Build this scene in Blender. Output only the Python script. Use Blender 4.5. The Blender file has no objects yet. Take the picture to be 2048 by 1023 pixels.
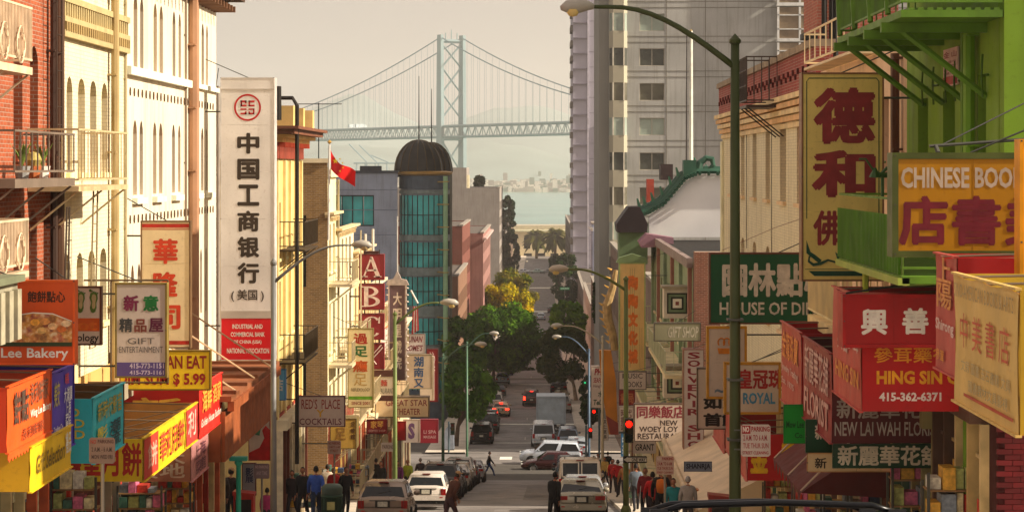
import bpy, bmesh, math, random
import numpy as np
from mathutils import Vector, Matrix, noise as mnoise
R = random.Random(7)
C = bpy.context.scene.collection
F, PU, PV, CH = 4200.0, 1085.0, 335.0, 38.0          # focal length in px of the 2048 frame, principal point, eye height over the bay
# ---------------------------------------------------------------- camera, world, sun, exposure
sc = bpy.context.scene
cd = bpy.data.cameras.new('camera'); cam = bpy.data.objects.new('camera', cd); C.objects.link(cam); sc.camera = cam
cam.location = (0, 0, CH); cam.rotation_euler = (math.radians(90), 0, 0)
cd.sensor_width = 36; cd.lens = F/2048*36
cd.shift_x = -(PU-1024)/2048; cd.shift_y = (PV-511.5)/2048
cd.clip_start = .5; cd.clip_end = 20000
SUN_EL, SUN_AZ = math.radians(32), math.radians(-7)     # azimuth measured from +X (right) towards +Y (ahead)
W = bpy.data.worlds.new('World'); sc.world = W; W.use_nodes = True
wn, wl = W.node_tree.nodes, W.node_tree.links
bg = wn['Background']
sky = wn.new('ShaderNodeTexSky'); sky.sky_type = 'NISHITA'; sky.sun_disc = False
sky.sun_elevation = SUN_EL; sky.sun_rotation = math.pi/2-SUN_AZ; sky.dust_density = 6; sky.air_density = 1.2
mixn = wn.new('ShaderNodeMix'); mixn.data_type = 'RGBA'; mixn.inputs[0].default_value = .84
mixn.inputs[7].default_value = (6.3, 5.25, 4.7, 1)
wl.new(sky.outputs[0], mixn.inputs[6]); wl.new(mixn.outputs[2], bg.inputs[0]); bg.inputs[1].default_value = .05
sd = bpy.data.lights.new('sun', 'SUN'); sd.energy = 4.0; sd.angle = math.radians(.6); sd.color = (1, .87, .70)
sun = bpy.data.objects.new('sun', sd); C.objects.link(sun)
sdir = Vector((math.cos(SUN_EL)*math.cos(SUN_AZ), math.cos(SUN_EL)*math.sin(SUN_AZ), math.sin(SUN_EL)))
sun.rotation_euler = sdir.to_track_quat('Z', 'Y').to_euler()
sc.view_settings.view_transform = 'Standard'; sc.view_settings.look = 'None'
sc.view_settings.exposure = 1.08; sc.view_settings.gamma = 1
sc.cycles.use_denoising = True
sc.cycles.max_bounces = 8; sc.cycles.diffuse_bounces = 4; sc.cycles.volume_bounces = 1
sc.cycles.transparent_max_bounces = 8

# ---------------------------------------------------------------- helpers
def Xo(u, D): return (u-PU)*D/F
def Zo(v, D): return CH-(v-PV)*D/F
def Du(u, x): return F*x/(u-PU)                       # depth where pixel column u meets the plane X = x
PROF = [(-400, 40), (-30, 40.4), (0, 36.3), (14, 34.1), (68, 26.4), (86, 24.1), (146, 16.4), (166, 15.4), (200, 13.7), (225, 12.5),
        (275, 10.4), (430, 7.0), (490, 6.4), (660, 5), (770, 4.8), (830, 4.6)]
def zg(D):
    for (a, za), (b, zb) in zip(PROF, PROF[1:]):
        if D <= b: return za+(zb-za)*(D-a)/(b-a)
    return PROF[-1][1]
def lin(h):
    h = h.lstrip('#'); c = [int(h[i:i+2], 16)/255 for i in (0, 2, 4)]
    return tuple((x/12.92 if x <= .04045 else ((x+.055)/1.055)**2.4) for x in c)
_m = {}; ALB = 1.28
def mat(h, rough=.7, metal=0, var=.25, scale=1.5, bump=0, kind='plain', spec=.3, emit=0, trans=0):
    key = (h, rough, metal, var, scale, bump, kind, spec, emit, trans)
    if key in _m: return _m[key]
    m = bpy.data.materials.new('m_%s_%s' % (kind, h.strip('#'))); m.use_nodes = True
    n, l = m.node_tree.nodes, m.node_tree.links
    b = n['Principled BSDF']; c = lin(h)
    if not trans and not emit and max(c) > .03: c = tuple(min(x_*ALB, .83) for x_ in c)
    b.inputs['Roughness'].default_value = rough; b.inputs['Metallic'].default_value = metal
    b.inputs['Specular IOR Level'].default_value = spec
    tc = n.new('ShaderNodeTexCoord'); geo = n.new('ShaderNodeNewGeometry')
    def math_(op, a, b_=None):
        k = n.new('ShaderNodeMath'); k.operation = op
        for i, v in enumerate((a, b_)):
            if v is None: continue
            if isinstance(v, (int, float)): k.inputs[i].default_value = v
            else: l.new(v, k.inputs[i])
        return k.outputs[0]
    def tex(sc_, det=4, sx=1, sz=1):
        mp = n.new('ShaderNodeMapping'); mp.inputs['Scale'].default_value = (sx, sx, sz); l.new(geo.outputs['Position'], mp.inputs[0])
        t = n.new('ShaderNodeTexNoise'); t.inputs['Scale'].default_value = sc_; t.inputs['Detail'].default_value = det
        l.new(mp.outputs[0], t.inputs['Vector']); return t.outputs['Fac']
    def cmix(a, b_, f, bl='MIX'):
        k = n.new('ShaderNodeMix'); k.data_type = 'RGBA'; k.blend_type = bl
        for s, v in ((0, f), (6, a), (7, b_)):
            if isinstance(v, (int, float)): k.inputs[s].default_value = v
            elif isinstance(v, tuple): k.inputs[s].default_value = v
            else: l.new(v, k.inputs[s])
        return k.outputs[2]
    def rr(v, a, b_, lo=0., hi=1.):
        k = n.new('ShaderNodeMapRange'); k.inputs[1].default_value = a; k.inputs[2].default_value = b_
        k.inputs[3].default_value = lo; k.inputs[4].default_value = hi; l.new(v, k.inputs[0]); return k.outputs[0]
    base = (*c, 1); dark = (*[x*(1-var*.9) for x in c], 1); light = (*[min(x*(1+var*.5), 1) for x in c], 1)
    col = cmix(dark, light, rr(tex(scale), .3, .7))
    height = None
    if kind == 'brick' or kind == 'paintbrick':
        sp = n.new('ShaderNodeSeparateXYZ'); l.new(geo.outputs['Position'], sp.inputs[0])
        cb = n.new('ShaderNodeCombineXYZ'); l.new(math_('ADD', sp.outputs[0], sp.outputs[1]), cb.inputs[0]); l.new(sp.outputs[2], cb.inputs[1])
        br = n.new('ShaderNodeTexBrick'); l.new(cb.outputs[0], br.inputs[0])
        br.inputs['Scale'].default_value = 1; br.inputs['Brick Width'].default_value = .22; br.inputs['Row Height'].default_value = .075
        br.inputs['Mortar Size'].default_value = .008 if kind == 'brick' else .006
        br.inputs['Color1'].default_value = dark; br.inputs['Color2'].default_value = light
        br.inputs['Mortar'].default_value = (.42, .33, .25, 1) if kind == 'brick' else (*[x*.6 for x in c], 1)
        col = cmix(br.outputs[0], col, .35); height = math_('SUBTRACT', 1, br.outputs['Fac'])
    if kind in ('wall', 'paintbrick', 'brick', 'sign'):              # rain streaks and grime
        st = rr(tex(1.2, 5, 3, .22), .5, .78)
        amt = .5 if kind != 'sign' else .3
        gk = (.5, .48, .45) if kind == 'sign' else (.42, .38, .32)
        col = cmix(col, (c[0]*gk[0]+.02, c[1]*gk[1]+.015, c[2]*gk[2]+.012, 1), math_('MULTIPLY', st, amt))
        sm = rr(tex(14, 3), .58, .72)
        col = cmix(col, (c[0]*.6, c[1]*.55, c[2]*.5, 1), math_('MULTIPLY', sm, .3))
    if kind == 'road':
        col = cmix(col, (*[x*.45 for x in c], 1), rr(tex(.35, 6, 1.6, 1), .5, .62, 0, .7))
        col = cmix(col, (*[min(1, x*2.0) for x in c], 1), rr(tex(30, 2), .56, .75, 0, .6))
    if kind == 'corr':
        wv = n.new('ShaderNodeTexWave'); wv.inputs['Scale'].default_value = scale; wv.bands_direction = 'DIAGONAL'
        l.new(geo.outputs['Position'], wv.inputs[0]); height = wv.outputs['Fac']
    if kind == 'photo':                                              # a printed picture of food: blotches of three colours
        t = n.new('ShaderNodeTexVoronoi'); t.inputs['Scale'].default_value = scale; l.new(geo.outputs['Position'], t.inputs[0])
        rp = n.new('ShaderNodeValToRGB'); l.new(tex(scale*1.3, 3), rp.inputs[0])
        e = rp.color_ramp.elements; e[0].color = (.25, .07, .02, 1); e[1].color = (*c, 1); e[0].position = .35; e[1].position = .55
        x = e.new(.7); x.color = (.75, .6, .36, 1); col = cmix(rp.outputs[0], t.outputs['Color'], .06)
    l.new(col, b.inputs['Base Color'])
    l.new(math_('MULTIPLY', rr(tex(scale*2.3), .3, .7, .85, 1.15), rough), b.inputs['Roughness'])
    if bump or height is not None:
        bp = n.new('ShaderNodeBump'); bp.inputs['Strength'].default_value = bump or .5; bp.inputs['Distance'].default_value = .012
        l.new(height if height is not None else tex(scale*8, 5), bp.inputs['Height']); l.new(bp.outputs[0], b.inputs['Normal'])
    if emit:
        b.inputs['Emission Color'].default_value = base; b.inputs['Emission Strength'].default_value = emit
    if trans:
        tr = n.new('ShaderNodeBsdfTranslucent'); l.new(col, tr.inputs[0]); ms = n.new('ShaderNodeMixShader'); ms.inputs[0].default_value = trans
        o = n['Material Output']; l.new(b.outputs[0], ms.inputs[1]); l.new(tr.outputs[0], ms.inputs[2]); l.new(ms.outputs[0], o.inputs[0])
    _m[key] = m; return m
def glass(h='#0d1214', rough=.08): return mat(h, rough, 0, .3, .8, spec=.45)
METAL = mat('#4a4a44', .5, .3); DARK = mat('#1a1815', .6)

class Fr:                                                # a local frame: x to the right as seen from outside, z up, -y outwards
    def __init__(s, o, rz=0): s.o = Vector(o); s.rz = rz
    def w(s, x, y, z): return s.o+Matrix.Rotation(s.rz, 3, 'Z') @ Vector((x, y, z))
    def at(s, x, y, z): return Fr(s.w(x, y, z), s.rz)
H = math.pi/2
def FC(D, x=0, z=0): return Fr((x, D, z), 0)             # faces the camera
def FL(x, D0, z=0): return Fr((x, D0, z), H)             # faces +X (left row of houses), local x runs away from us
def FRt(x, D1, z=0): return Fr((x, D1, z), -H)           # faces -X (right row), local x runs towards us

class MB:
    def __init__(s): s.v = []; s.f = []; s.mi = []
    def box(s, x0, x1, y0, y1, z0, z1, mi=0):
        if x1 < x0: x0, x1 = x1, x0
        if y1 < y0: y0, y1 = y1, y0
        if z1 < z0: z0, z1 = z1, z0
        i = len(s.v)
        s.v += [(x0, y0, z0), (x1, y0, z0), (x1, y1, z0), (x0, y1, z0), (x0, y0, z1), (x1, y0, z1), (x1, y1, z1), (x0, y1, z1)]
        s.f += [tuple(i+k for k in q) for q in ((0, 3, 2, 1), (4, 5, 6, 7), (0, 1, 5, 4), (1, 2, 6, 5), (2, 3, 7, 6), (3, 0, 4, 7))]
        s.mi += [mi]*6; return s
    def poly(s, pts, mi=0):
        i = len(s.v); s.v += [tuple(p) for p in pts]; s.f.append(tuple(range(i, i+len(pts)))); s.mi.append(mi); return s
    def prism(s, pts, y0, y1, mi=0):                       # pts (x, z) counter-clockwise seen from -y
        i = len(s.v); n = len(pts)
        s.v += [(x, y0, z) for x, z in pts]+[(x, y1, z) for x, z in pts]
        s.f += [tuple(range(i, i+n)), tuple(range(i+2*n-1, i+n-1, -1))]
        s.f += [(i+(k+1) % n, i+k, i+n+k, i+n+(k+1) % n) for k in range(n)]; s.mi += [mi]*(n+2); return s
    def tube(s, pts, r, n=8, mi=0, cap=True):
        pts = [Vector(p) for p in pts]; rs = r if isinstance(r, (list, tuple)) else [r]*len(pts); i0 = len(s.v); side = None
        for k, p in enumerate(pts):
            d = ((pts[min(k+1, len(pts)-1)]-pts[max(k-1, 0)])).normalized()
            if side is None: side = d.cross(Vector((0, 0, 1)) if abs(d.z) < .9 else Vector((1, 0, 0))).normalized()
            side = (side-d*side.dot(d)).normalized(); up = d.cross(side)
            for j in range(n):
                a = 2*math.pi*j/n; s.v.append(tuple(p+(side*math.cos(a)+up*math.sin(a))*rs[k]))
        for k in range(len(pts)-1):
            for j in range(n):
                a, b = i0+k*n+j, i0+k*n+(j+1) % n; s.f.append((a, a+n, b+n, b)); s.mi.append(mi)
        if cap:
            s.f += [tuple(range(i0, i0+n)), tuple(range(i0+len(pts)*n-1, i0+len(pts)*n-n-1, -1))]; s.mi += [mi]*2
        return s
    def lathe(s, prof, c=(0, 0, 0), n=16, mi=0, a0=0, a1=2*math.pi):
        i0 = len(s.v); full = abs(a1-a0-2*math.pi) < 1e-6; m = n if full else n+1
        for r, z in prof:
            for j in range(m):
                a = a0+(a1-a0)*j/n; s.v.append((c[0]+r*math.cos(a), c[1]+r*math.sin(a), c[2]+z))
        for k in range(len(prof)-1):
            for j in range(n):
                a, b = i0+k*m+j, i0+k*m+(j+1) % m; s.f.append((a, b, b+m, a+m)); s.mi.append(mi)
        return s
    def mesh(s, name, mats, smooth=False):
        me = bpy.data.meshes.new(name); me.from_pydata(s.v, [], s.f)
        for m in (mats if isinstance(mats, (list, tuple)) else [mats]): me.materials.append(m)
        if any(s.mi): me.polygons.foreach_set('material_index', s.mi)
        if smooth: me.polygons.foreach_set('use_smooth', [True]*len(s.f))
        me.update(); return me
    def build(s, name, mats, root=None, fr=None, smooth=False):
        return link(name, s.mesh(name, mats, smooth), root, fr)
def wloc(o):
    p = Vector(o.location); q = o.parent
    while q: p = p+q.location; q = q.parent
    return p
def link(name, me, root=None, fr=None):                   # parents made here never carry a rotation unless they are placed last
    o = bpy.data.objects.new(name, me); C.objects.link(o)
    if root is not None:
        o.parent = root
        if root.type == 'MESH' and root.rotation_euler.z:     # sub-part of a rotated part: same frame
            if fr: 
                d = fr.o-wloc(root); o.location = Matrix.Rotation(-root.rotation_euler.z, 3, 'Z') @ d; o.rotation_euler.z = fr.rz-root.rotation_euler.z
            return o
    if fr:
        o.location = fr.o-(wloc(root) if root else Vector((0, 0, 0))); o.rotation_euler.z = fr.rz
    elif root is not None and root.type == 'EMPTY' and not root.get('_local'):
        o.location = -wloc(root)                              # mesh given in world coordinates
    return o
USED = set()
def tag(o, label, cat, group=None, kind=None):
    if label: o['label'] = label; o['category'] = cat
    if group: o['group'] = group
    if kind: o['kind'] = kind
    return o
def thing(name, label, cat, loc, group=None, local=False):
    e = bpy.data.objects.new(name, None); C.objects.link(e); e.location = loc; e.empty_display_size = .2
    if local: e['_local'] = 1
    return tag(e, label, cat, group)
def struct(name, mb, m, smooth=False):
    o = mb.build(name, m, None, None, smooth); o['kind'] = 'structure'; return o
_tc = {}
def text_mesh(s, bold=0, sx=1, res=2, shear=0):
    k = (s, bold, res, shear)
    if k in _tc: return _tc[k]
    c = bpy.data.curves.new('t', 'FONT'); c.body = s; c.offset = bold; c.resolution_u = res; c.shear = shear; c.extrude = .0
    c.space_line = .9; c.align_x = 'CENTER'
    o = bpy.data.objects.new('t', c); me = bpy.data.meshes.new_from_object(o); bpy.data.objects.remove(o)
    n = len(me.vertices); a = np.empty(n*3); me.vertices.foreach_get('co', a); a = a.reshape(-1, 3)
    f = [tuple(p.vertices) for p in me.polygons]; bpy.data.meshes.remove(me)
    _tc[k] = (a, f); return _tc[k]
def text(root, fr, s, x0, x1, z0, z1, m, bold=.02, y=-.004, name='lettering', keep=False, serif=0, ext=.004, shear=0):
    cjk = any(ord(ch) > 0x2e80 for ch in s); a, f = text_mesh(s, 0 if cjk else bold, shear=shear)
    if not len(a): return None
    mn, mx = a.min(0), a.max(0); w, h = mx[0]-mn[0], mx[1]-mn[1]
    sx = (x1-x0)/w; sz = (z1-z0)/h
    if keep:
        sx = sz = min(sx, sz)
    cx, cz = (x0+x1)/2, (z0+z1)/2
    v = np.stack([(a[:, 0]-mn[0]-w/2)*sx+cx, np.full(len(a), y), (a[:, 1]-mn[1]-h/2)*sz+cz], 1)
    vs = [tuple(p) for p in v]
    if cjk and bold > .005:                                # brush weight: the glyph struck seven times round a small circle
        n0 = len(a); fs0 = f; vs = []; f = []
        k_ = (1-2*bold*1.1) if len(s) == 1 else 1
        for j in range(7):
            ox, oz = (0, 0) if j == 6 else (math.cos(j*math.pi/3), math.sin(j*math.pi/3))
            vs += [((p[0]-cx)*k_+cx+ox*bold*sx*.95, y-.00035*j, (p[2]-cz)*k_+cz+oz*bold*sz*.95) for p in v.tolist()]; f += [tuple(i+n0*j for i in q) for q in fs0]
    me = bpy.data.meshes.new(name); me.from_pydata(vs, [], f); me.materials.append(m); me.update()
    return link(name, me, root, fr)
def tcol(h): return mat(h, .6, 0, .3, 5, kind='sign')
def texts(root, fr, W_, H_, lst, y):
    for t in lst:
        s, a, b, c, d, col = t[:6]; o = dict(t[6]) if len(t) > 6 else {}
        m = tcol(col)
        if o.pop('vert', 0):
            n = len(s); 
            for k, ch in enumerate(s):
                h = (d-b)/n; mg = (c-a)*.38 if ch in 'I1' else 0; text(root, fr, ch, (a+mg)*W_, (c-mg)*W_, H_*(1-b-h*(k+.9)), H_*(1-b-h*(k+.08)), m, y=y, name='character', **{'bold': .02, **o})
        else: text(root, fr, s, a*W_, c*W_, H_*(1-d), H_*(1-b), m, y=y, **{'bold': .02, **o})

def signboard(name, label, fr, W_, H_, frame='#3b3326', face='#c8bfb4', th=.16, fw=.04, tx=(), group=None, back=None, wall_x=None, cat='sign', rough=.45, braces=2, kind='sign', root=None, mount=True):
    """A framed cabinet sign, lower left corner of its front at fr, with a frame, a face panel, lettering and brackets back to the wall."""
    r = root or thing(name, label, cat, fr.w(W_/2, th/2, 0), group)
    MB().box(0, W_, .012, th, 0, H_).build('cabinet', mat(frame, .5, .1, .3, 3), r, fr)
    f = MB(); f.box(0, W_, -.012, .011, 0, fw).box(0, W_, -.012, .011, H_-fw, H_).box(0, fw, -.012, .011, fw, H_-fw).box(W_-fw, W_, -.012, .011, fw, H_-fw)
    f.build('frame', mat(frame, .45, .15, .3, 3), r, fr)
    MB().box(fw+.001, W_-fw-.001, 0, .0115, fw+.001, H_-fw-.001).build('face_panel', mat(face, rough, 0, .14, 1.1, kind=kind), r, fr)
    for k in range(1, int(max(W_, H_)/1.3)+1):                # joints between the face sheets, screws round the frame
        n_ = int(max(W_, H_)/1.3)+1; q_ = k/n_
        (MB().box(W_*q_-.004, W_*q_+.004, -.003, -.0005, fw, H_-fw) if W_ > H_ else MB().box(fw, W_-fw, -.003, -.0005, H_*q_-.004, H_*q_+.004)).build('panel_joint', mat(face, .7, 0, .5, 6), r, fr)
    if fr.o.y < 62:
        for px_ in (fw*.5, W_-fw*.5):
            for pz_ in (fw*.5, H_*.5, H_-fw*.5): link('screw', SCREW, r, fr.at(px_, -.012, pz_))
    texts(r, fr, W_, H_, tx, -.005)
    if wall_x is not None and fr.rz == 0:
        e = W_ if wall_x > fr.o.x+W_/2 else 0
        for k in range(braces):
            z = H_*(.12+.76*k/max(1, braces-1)); b = MB()
            b.tube([(e, th/2, z), (wall_x-fr.o.x, th/2, z)], .022, 6)
            if k == braces-1: b.tube([(W_*.5, th/2, H_), (wall_x-fr.o.x, th/2, H_+.5)], .012, 5)
            b.build('bracket', METAL, r, fr)
    return r
SCREW = MB().box(-.009, .009, -.008, 0, -.009, .009).mesh('screw', METAL)
def psign(name, label, u0, v0, u1, v1, D, **k):
    wl_ = k.pop('wall', None)
    if wl_ is None: wl_ = 6.3 if u0 > PU else -9
    fr = FC(D, Xo(u0, D), Zo(v1, D))
    return signboard(name, label, fr, (u1-u0)*D/F, (v1-v0)*D/F, wall_x=(None if wl_ == 0 else wl_), **k)

def wall_holes(mb, W_, z0, z1, holes, d, mi=0):
    xs = sorted({0, W_, *[h[0] for h in holes], *[h[1] for h in holes]}); zs = sorted({z0, z1, *[h[2] for h in holes], *[h[3] for h in holes]})
    for a, b in zip(xs, xs[1:]):
        run = None
        for c, e in zip(zs, zs[1:]):
            mx, mz = (a+b)/2, (c+e)/2
            if any(h[0] < mx < h[1] and h[2] < mz < h[3] for h in holes):
                if run is not None: mb.poly([(a, 0, run), (b, 0, run), (b, 0, c), (a, 0, c)], mi)
                run = None
            elif run is None: run = c
        if run is not None: mb.poly([(a, 0, run), (b, 0, run), (b, 0, z1), (a, 0, z1)], mi)
    for h in holes:
        a, b, c, e = h[:4]; ar = h[4] if len(h) > 4 else 0
        if ar:
            n = 6; w = (b-a)/2; mid = (a+b)/2
            arc = [(mid-w*math.cos(math.pi*k/n), e-ar+ar*(math.sin(math.pi*k/n)**(1.3 if ar > w else .9))) for k in range(n+1)]
            for k in range(n):
                p, q = arc[k], arc[k+1]
                mb.poly([(p[0], 0, p[1]), (q[0], 0, q[1]), (q[0], 0, e), (p[0], 0, e)], mi)
                mb.poly([(p[0], 0, p[1]), (p[0], d, p[1]), (q[0], d, q[1]), (q[0], 0, q[1])], mi)
        else: mb.poly([(a, 0, e), (a, d, e), (b, d, e), (b, 0, e)], mi)
        mb.poly([(a, 0, c), (a, 0, e-ar), (a, d, e-ar), (a, d, c)], mi); mb.poly([(b, 0, e-ar), (b, 0, c), (b, d, c), (b, d, e-ar)], mi)
        mb.poly([(a, 0, c), (a, d, c), (b, d, c), (b, 0, c)], mi)
    return mb
_wc = {}
def window(root, fr, h, d, fm, pm, rail=True, mull=0, sill=None, name='window'):
    a, b, c, e = h[:4]; w, ht = round(b-a, 3), round(e-c, 3); key = (w, ht, fm.name, pm.name, rail, mull)
    if key not in _wc:
        t = min(.055, w*.14); f = MB()
        f.box(0, t, 0, .05, 0, ht).box(w-t, w, 0, .05, 0, ht).box(t, w-t, 0, .05, 0, t).box(t, w-t, 0, .05, ht-t, ht)
        if rail: f.box(t, w-t, -.012, .04, ht*.5-t/2, ht*.5+t/2)
        for k in range(mull): x = w*(k+1)/(mull+1); f.box(x-t/2, x+t/2, -.006, .045, t, ht-t)
        _wc[key] = (f.mesh('window', fm), MB().box(t*.5, w-t*.5, .03, .036, t*.5, ht-t*.5).mesh('pane', pm))
    fm_, pm_ = _wc[key]
    f2 = fr.at(a, d-.05, c); o = link(name, fm_, root, f2); p = link('pane', pm_, o); 
    if sill: MB().box(-.06, w+.06, -.09, d-.06, -.1, -.002).build('sill', sill, o).location = (0, -(d-.05), 0) if False else (0, -(d-.05), 0)
    return o
def facade(root, fr, W_, z0, z1, holes, m, fm, pm, d=.2, rail=True, mull=0, sill=None, name='street_wall', body=9, flip=False, roof=None, far_side=True):
    wall_holes(MB(), W_, z0, z1, holes, d).build(name, m, root, fr)
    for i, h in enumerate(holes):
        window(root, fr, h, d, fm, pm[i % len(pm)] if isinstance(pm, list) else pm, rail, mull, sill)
    b = MB()
    if body:
        b.poly([(0, 0, z0), (0, 0, z1), (0, body, z1), (0, body, z0)]); b.poly([(W_, 0, z1), (W_, 0, z0), (W_, body, z0), (W_, body, z1)])
        b.poly([(0, body, z0), (0, body, z1), (W_, body, z1), (W_, body, z0)]); b.build('side_wall', roof and m or m, root, fr)
        MB().box(.02, W_-.02, .02, body-.02, z1-.25, z1-.12).build('roof', mat('#57504a', .9), root, fr)
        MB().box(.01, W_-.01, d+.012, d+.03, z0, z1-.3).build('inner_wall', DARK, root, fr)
def coping(root, fr, W_, z, m, out=.12, h=.18, back=.4, name='coping', x0=-.05):
    MB().box(x0, W_+.05, -out, back, z, z+h).build(name, m, root, fr)
def cornice(root, fr, W_, z, m, steps=((.1, .15), (.22, .15), (.36, .2)), name='cornice', dent=0, dm=None):
    b = MB(); zz = z
    for o, h in steps: b.box(-o, W_+o, -o, .1, zz, zz+h); zz += h
    c = b.build(name, m, root, fr)
    if dent:
        me = MB().box(0, .09, -steps[-1][0]*.7, -.002, -.16, -.002).mesh('bracket', dm or m)
        n = int(W_/dent)
        for k in range(n): link('bracket', me, root, fr.at(dent*(k+.3), 0, z))
    return c
def balcony(root, fr, x0, x1, z, dep, hgt, m, solid=None, sp=.13, slab=.06, braces=True, ends=True, name='fire_escape', slabm=None, barr=.011):
    """Railed balcony: x along the wall, depth outwards."""
    p = MB().box(x0, x1, -dep, -.01, z-slab, z).build(name, slabm or m, root, fr)
    rl = MB(); 
    for zz in (z+hgt, z+.12):
        rl.box(x0, x1, -dep, -dep+.03, zz-.02, zz+.015)
        if ends: rl.box(x0, x0+.03, -dep+.03, -.01, zz-.02, zz+.015).box(x1-.03, x1, -dep+.03, -.01, zz-.02, zz+.015)
    rl.build('rail', m, p, fr)
    if solid: MB().box(x0+.002, x1-.002, -dep+.008, -dep+.02, z+.01, z+hgt*solid).build('sheet_panel', m, p, fr)
    else:
        bm_ = MB().box(-barr, barr, -barr, barr, 0, hgt-.12).mesh('baluster', m)
        n = int((x1-x0)/sp)
        for k in range(n+1): link('baluster', bm_, p, fr.at(x0+.02+(x1-x0-.04)*k/n, -dep+.015, z+.12))
        if ends:
            n = max(1, int(dep/sp))
            for xx in (x0+.015, x1-.015):
                for k in range(1, n): link('baluster', bm_, p, fr.at(xx, -dep+dep*k/n, z+.12))
    if braces:
        for xx in (x0+.1, (x0+x1)/2, x1-.1): MB().tube([(xx, -dep+.05, z-slab), (xx, -.02, z-slab-dep*.75)], .02, 5).build('strut', m, p, fr)
    return p
def pipe(root, fr, x, z0, z1, r, m, out=.12, name='drain_pipe', step=1.6):
    b = MB().tube([(x, -out, z0), (x, -out, z1)], r, 8); z = z0+.5
    while z < z1: b.box(x-r*1.5, x+r*1.5, -out-r*.6, 0, z, z+.04); z += step
    return b.build(name, m, root, fr)
def ladder(root, fr, x0, x1, y, z0, z1, m, tilt=0):
    b = MB().tube([(x0, y, z0), (x0+tilt, y, z1)], .018, 5).tube([(x1, y, z0), (x1+tilt*.6, y, z1)], .018, 5)
    n = int((z1-z0)/.32)
    for k in range(n+1):
        t = k/n; b.tube([(x0+tilt*t, y, z0+(z1-z0)*t), (x1+tilt*.6*t, y, z0+(z1-z0)*t)], .01, 4)
    return b.build('ladder', m, root, fr)
# ================================================================ ground, road, water
Ds = sorted({-400, -200, -100, *range(-40, 300, 5), *range(300, 840, 15), 835})
def strip(x0, x1, dz, Da, Db, xs=None):
    b = MB(); ds = [Da]+[d for d in Ds if Da < d < Db]+[Db]
    for p, q in zip(ds, ds[1:]): b.poly([(x0, p, zg(p)+dz), (x1, p, zg(p)+dz), (x1, q, zg(q)+dz), (x0, q, zg(q)+dz)])
    return b
g = MB(); xs = [-5000, -1500, -400, -100, -30, -9, 6.3, 30, 100, 400, 1500, 5000]; gd = [-400, -200, *range(-40, 840, 20), 840]
for p, q in zip(gd, gd[1:]):
    for a, b_ in zip(xs, xs[1:]): g.poly([(a, p, zg(p)-.06), (b_, p, zg(p)-.06), (b_, q, zg(q)-.06), (a, q, zg(q)-.06)])
for a, b_ in zip(xs, xs[1:]): g.poly([(a, 840, 4.5), (b_, 840, 4.5), (b_, 842, -.8), (a, 842, -.8)])
struct('ground', g, mat('#4f4b45', .9, 0, .3, .1))
ROAD = mat('#706b67', .78, 0, .18, .5, .25, 'road', .35)
CL, CR = -6.1, 3.0
struct('road', strip(CL, CR, 0, -60, 800), ROAD)
struct('cross_street', strip(-200, CL, -.004, 59.5, 70.5).poly([(CR, 59.5, zg(59.5)-.004), (200, 59.5, zg(59.5)-.004), (200, 70.5, zg(70.5)-.004), (CR, 70.5, zg(70.5)-.004)]), ROAD)
x = MB()
for s0, s1 in ((-200, CL), (CR, 200)): x.poly([(s0, 147, zg(147)-.004), (s1, 147, zg(147)-.004), (s1, 166, zg(166)-.004), (s0, 166, zg(166)-.004)])
o = struct('cross_street', x, ROAD)
PAV = mat('#b6ab9b', .85, 0, .2, .8, .15); KERB = mat('#b0a698', .8, 0, .2, 2)
for s0, s1, nm in ((-9.3, CL-.16, 0), (CR+.16, 6.6, 1)):
    for Da, Db in ((-60, 59.5), (70.5, 147), (166, 800)):
        struct('pavement', strip(s0, s1, .13, Da, Db), PAV)
        k = MB(); kx0, kx1 = (CL-.16, CL) if nm == 0 else (CR, CR+.16); ds = [Da]+[d for d in Ds if Da < d < Db]+[Db]
        for p, q in zip(ds, ds[1:]):
            i = len(k.v)
            for dd in (p, q):
                for xx, zz in ((kx0, -.05), (kx1, -.05), (kx1, .134), (kx0, .134)): k.v.append((xx, dd, zg(dd)+zz))
            for j in range(4): k.f.append((i+j, i+(j+1) % 4, i+4+(j+1) % 4, i+4+j)); k.mi.append(0)
        struct('kerb', k, KERB)
PAINT = mat('#d8d2c4', .7, 0, .25, 3)
def decal(name, quads, m=PAINT, dz=.008):
    b = MB()
    for x0, x1, d0, d1 in quads: b.poly([(x0, d0, zg(d0)+dz), (x1, d0, zg(d0)+dz), (x1, d1, zg(d1)+dz), (x0, d1, zg(d1)+dz)])
    return struct(name, b, m)
decal('crosswalk_marking', [(x_, x_+.75, 146.3, 148.4) for x_ in (-5.6, -3.9, -2.2, -.45, 1.3)], mat('#8f8268', .8, 0, .3, 3))
decal('crosswalk_marking', [(-3.3, -2.35, 161, 163.4)])
decal('stop_or_sun_line', [(-1.5, 3, 143, 143.4), (CL, CR, 169.5, 169.9), (CL, CR, 176.5, 177)])
decal('stop_or_sun_line', [(CL, CR, 198, 199.2), (CL, CR, 262, 262.8), (CL, CR, 385, 388), (CL, CR, 455, 459), (CL, CR, 560, 566)])  # white bars; the nearest also stands in for a strip of sunlight
decal('lane_line', [(-1.55, -1.45, a, a+3) for a in range(180, 300, 24)], mat('#9a948a', .8, 0, .3, 3))
decal('tar_patch', [(-3.6, -1.9, 81, 84), (-.9, .4, 96, 104), (-.9, .9, 100, 128)], mat('#65605c', .85, 0, .3, 2), .005)
decal('side_line', [(1.0, 1.14, 76+8*k, 80+8*k) for k in range(8)], mat('#7d776c', .8, 0, .3, 3), .006)
mh = MB(); 
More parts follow.
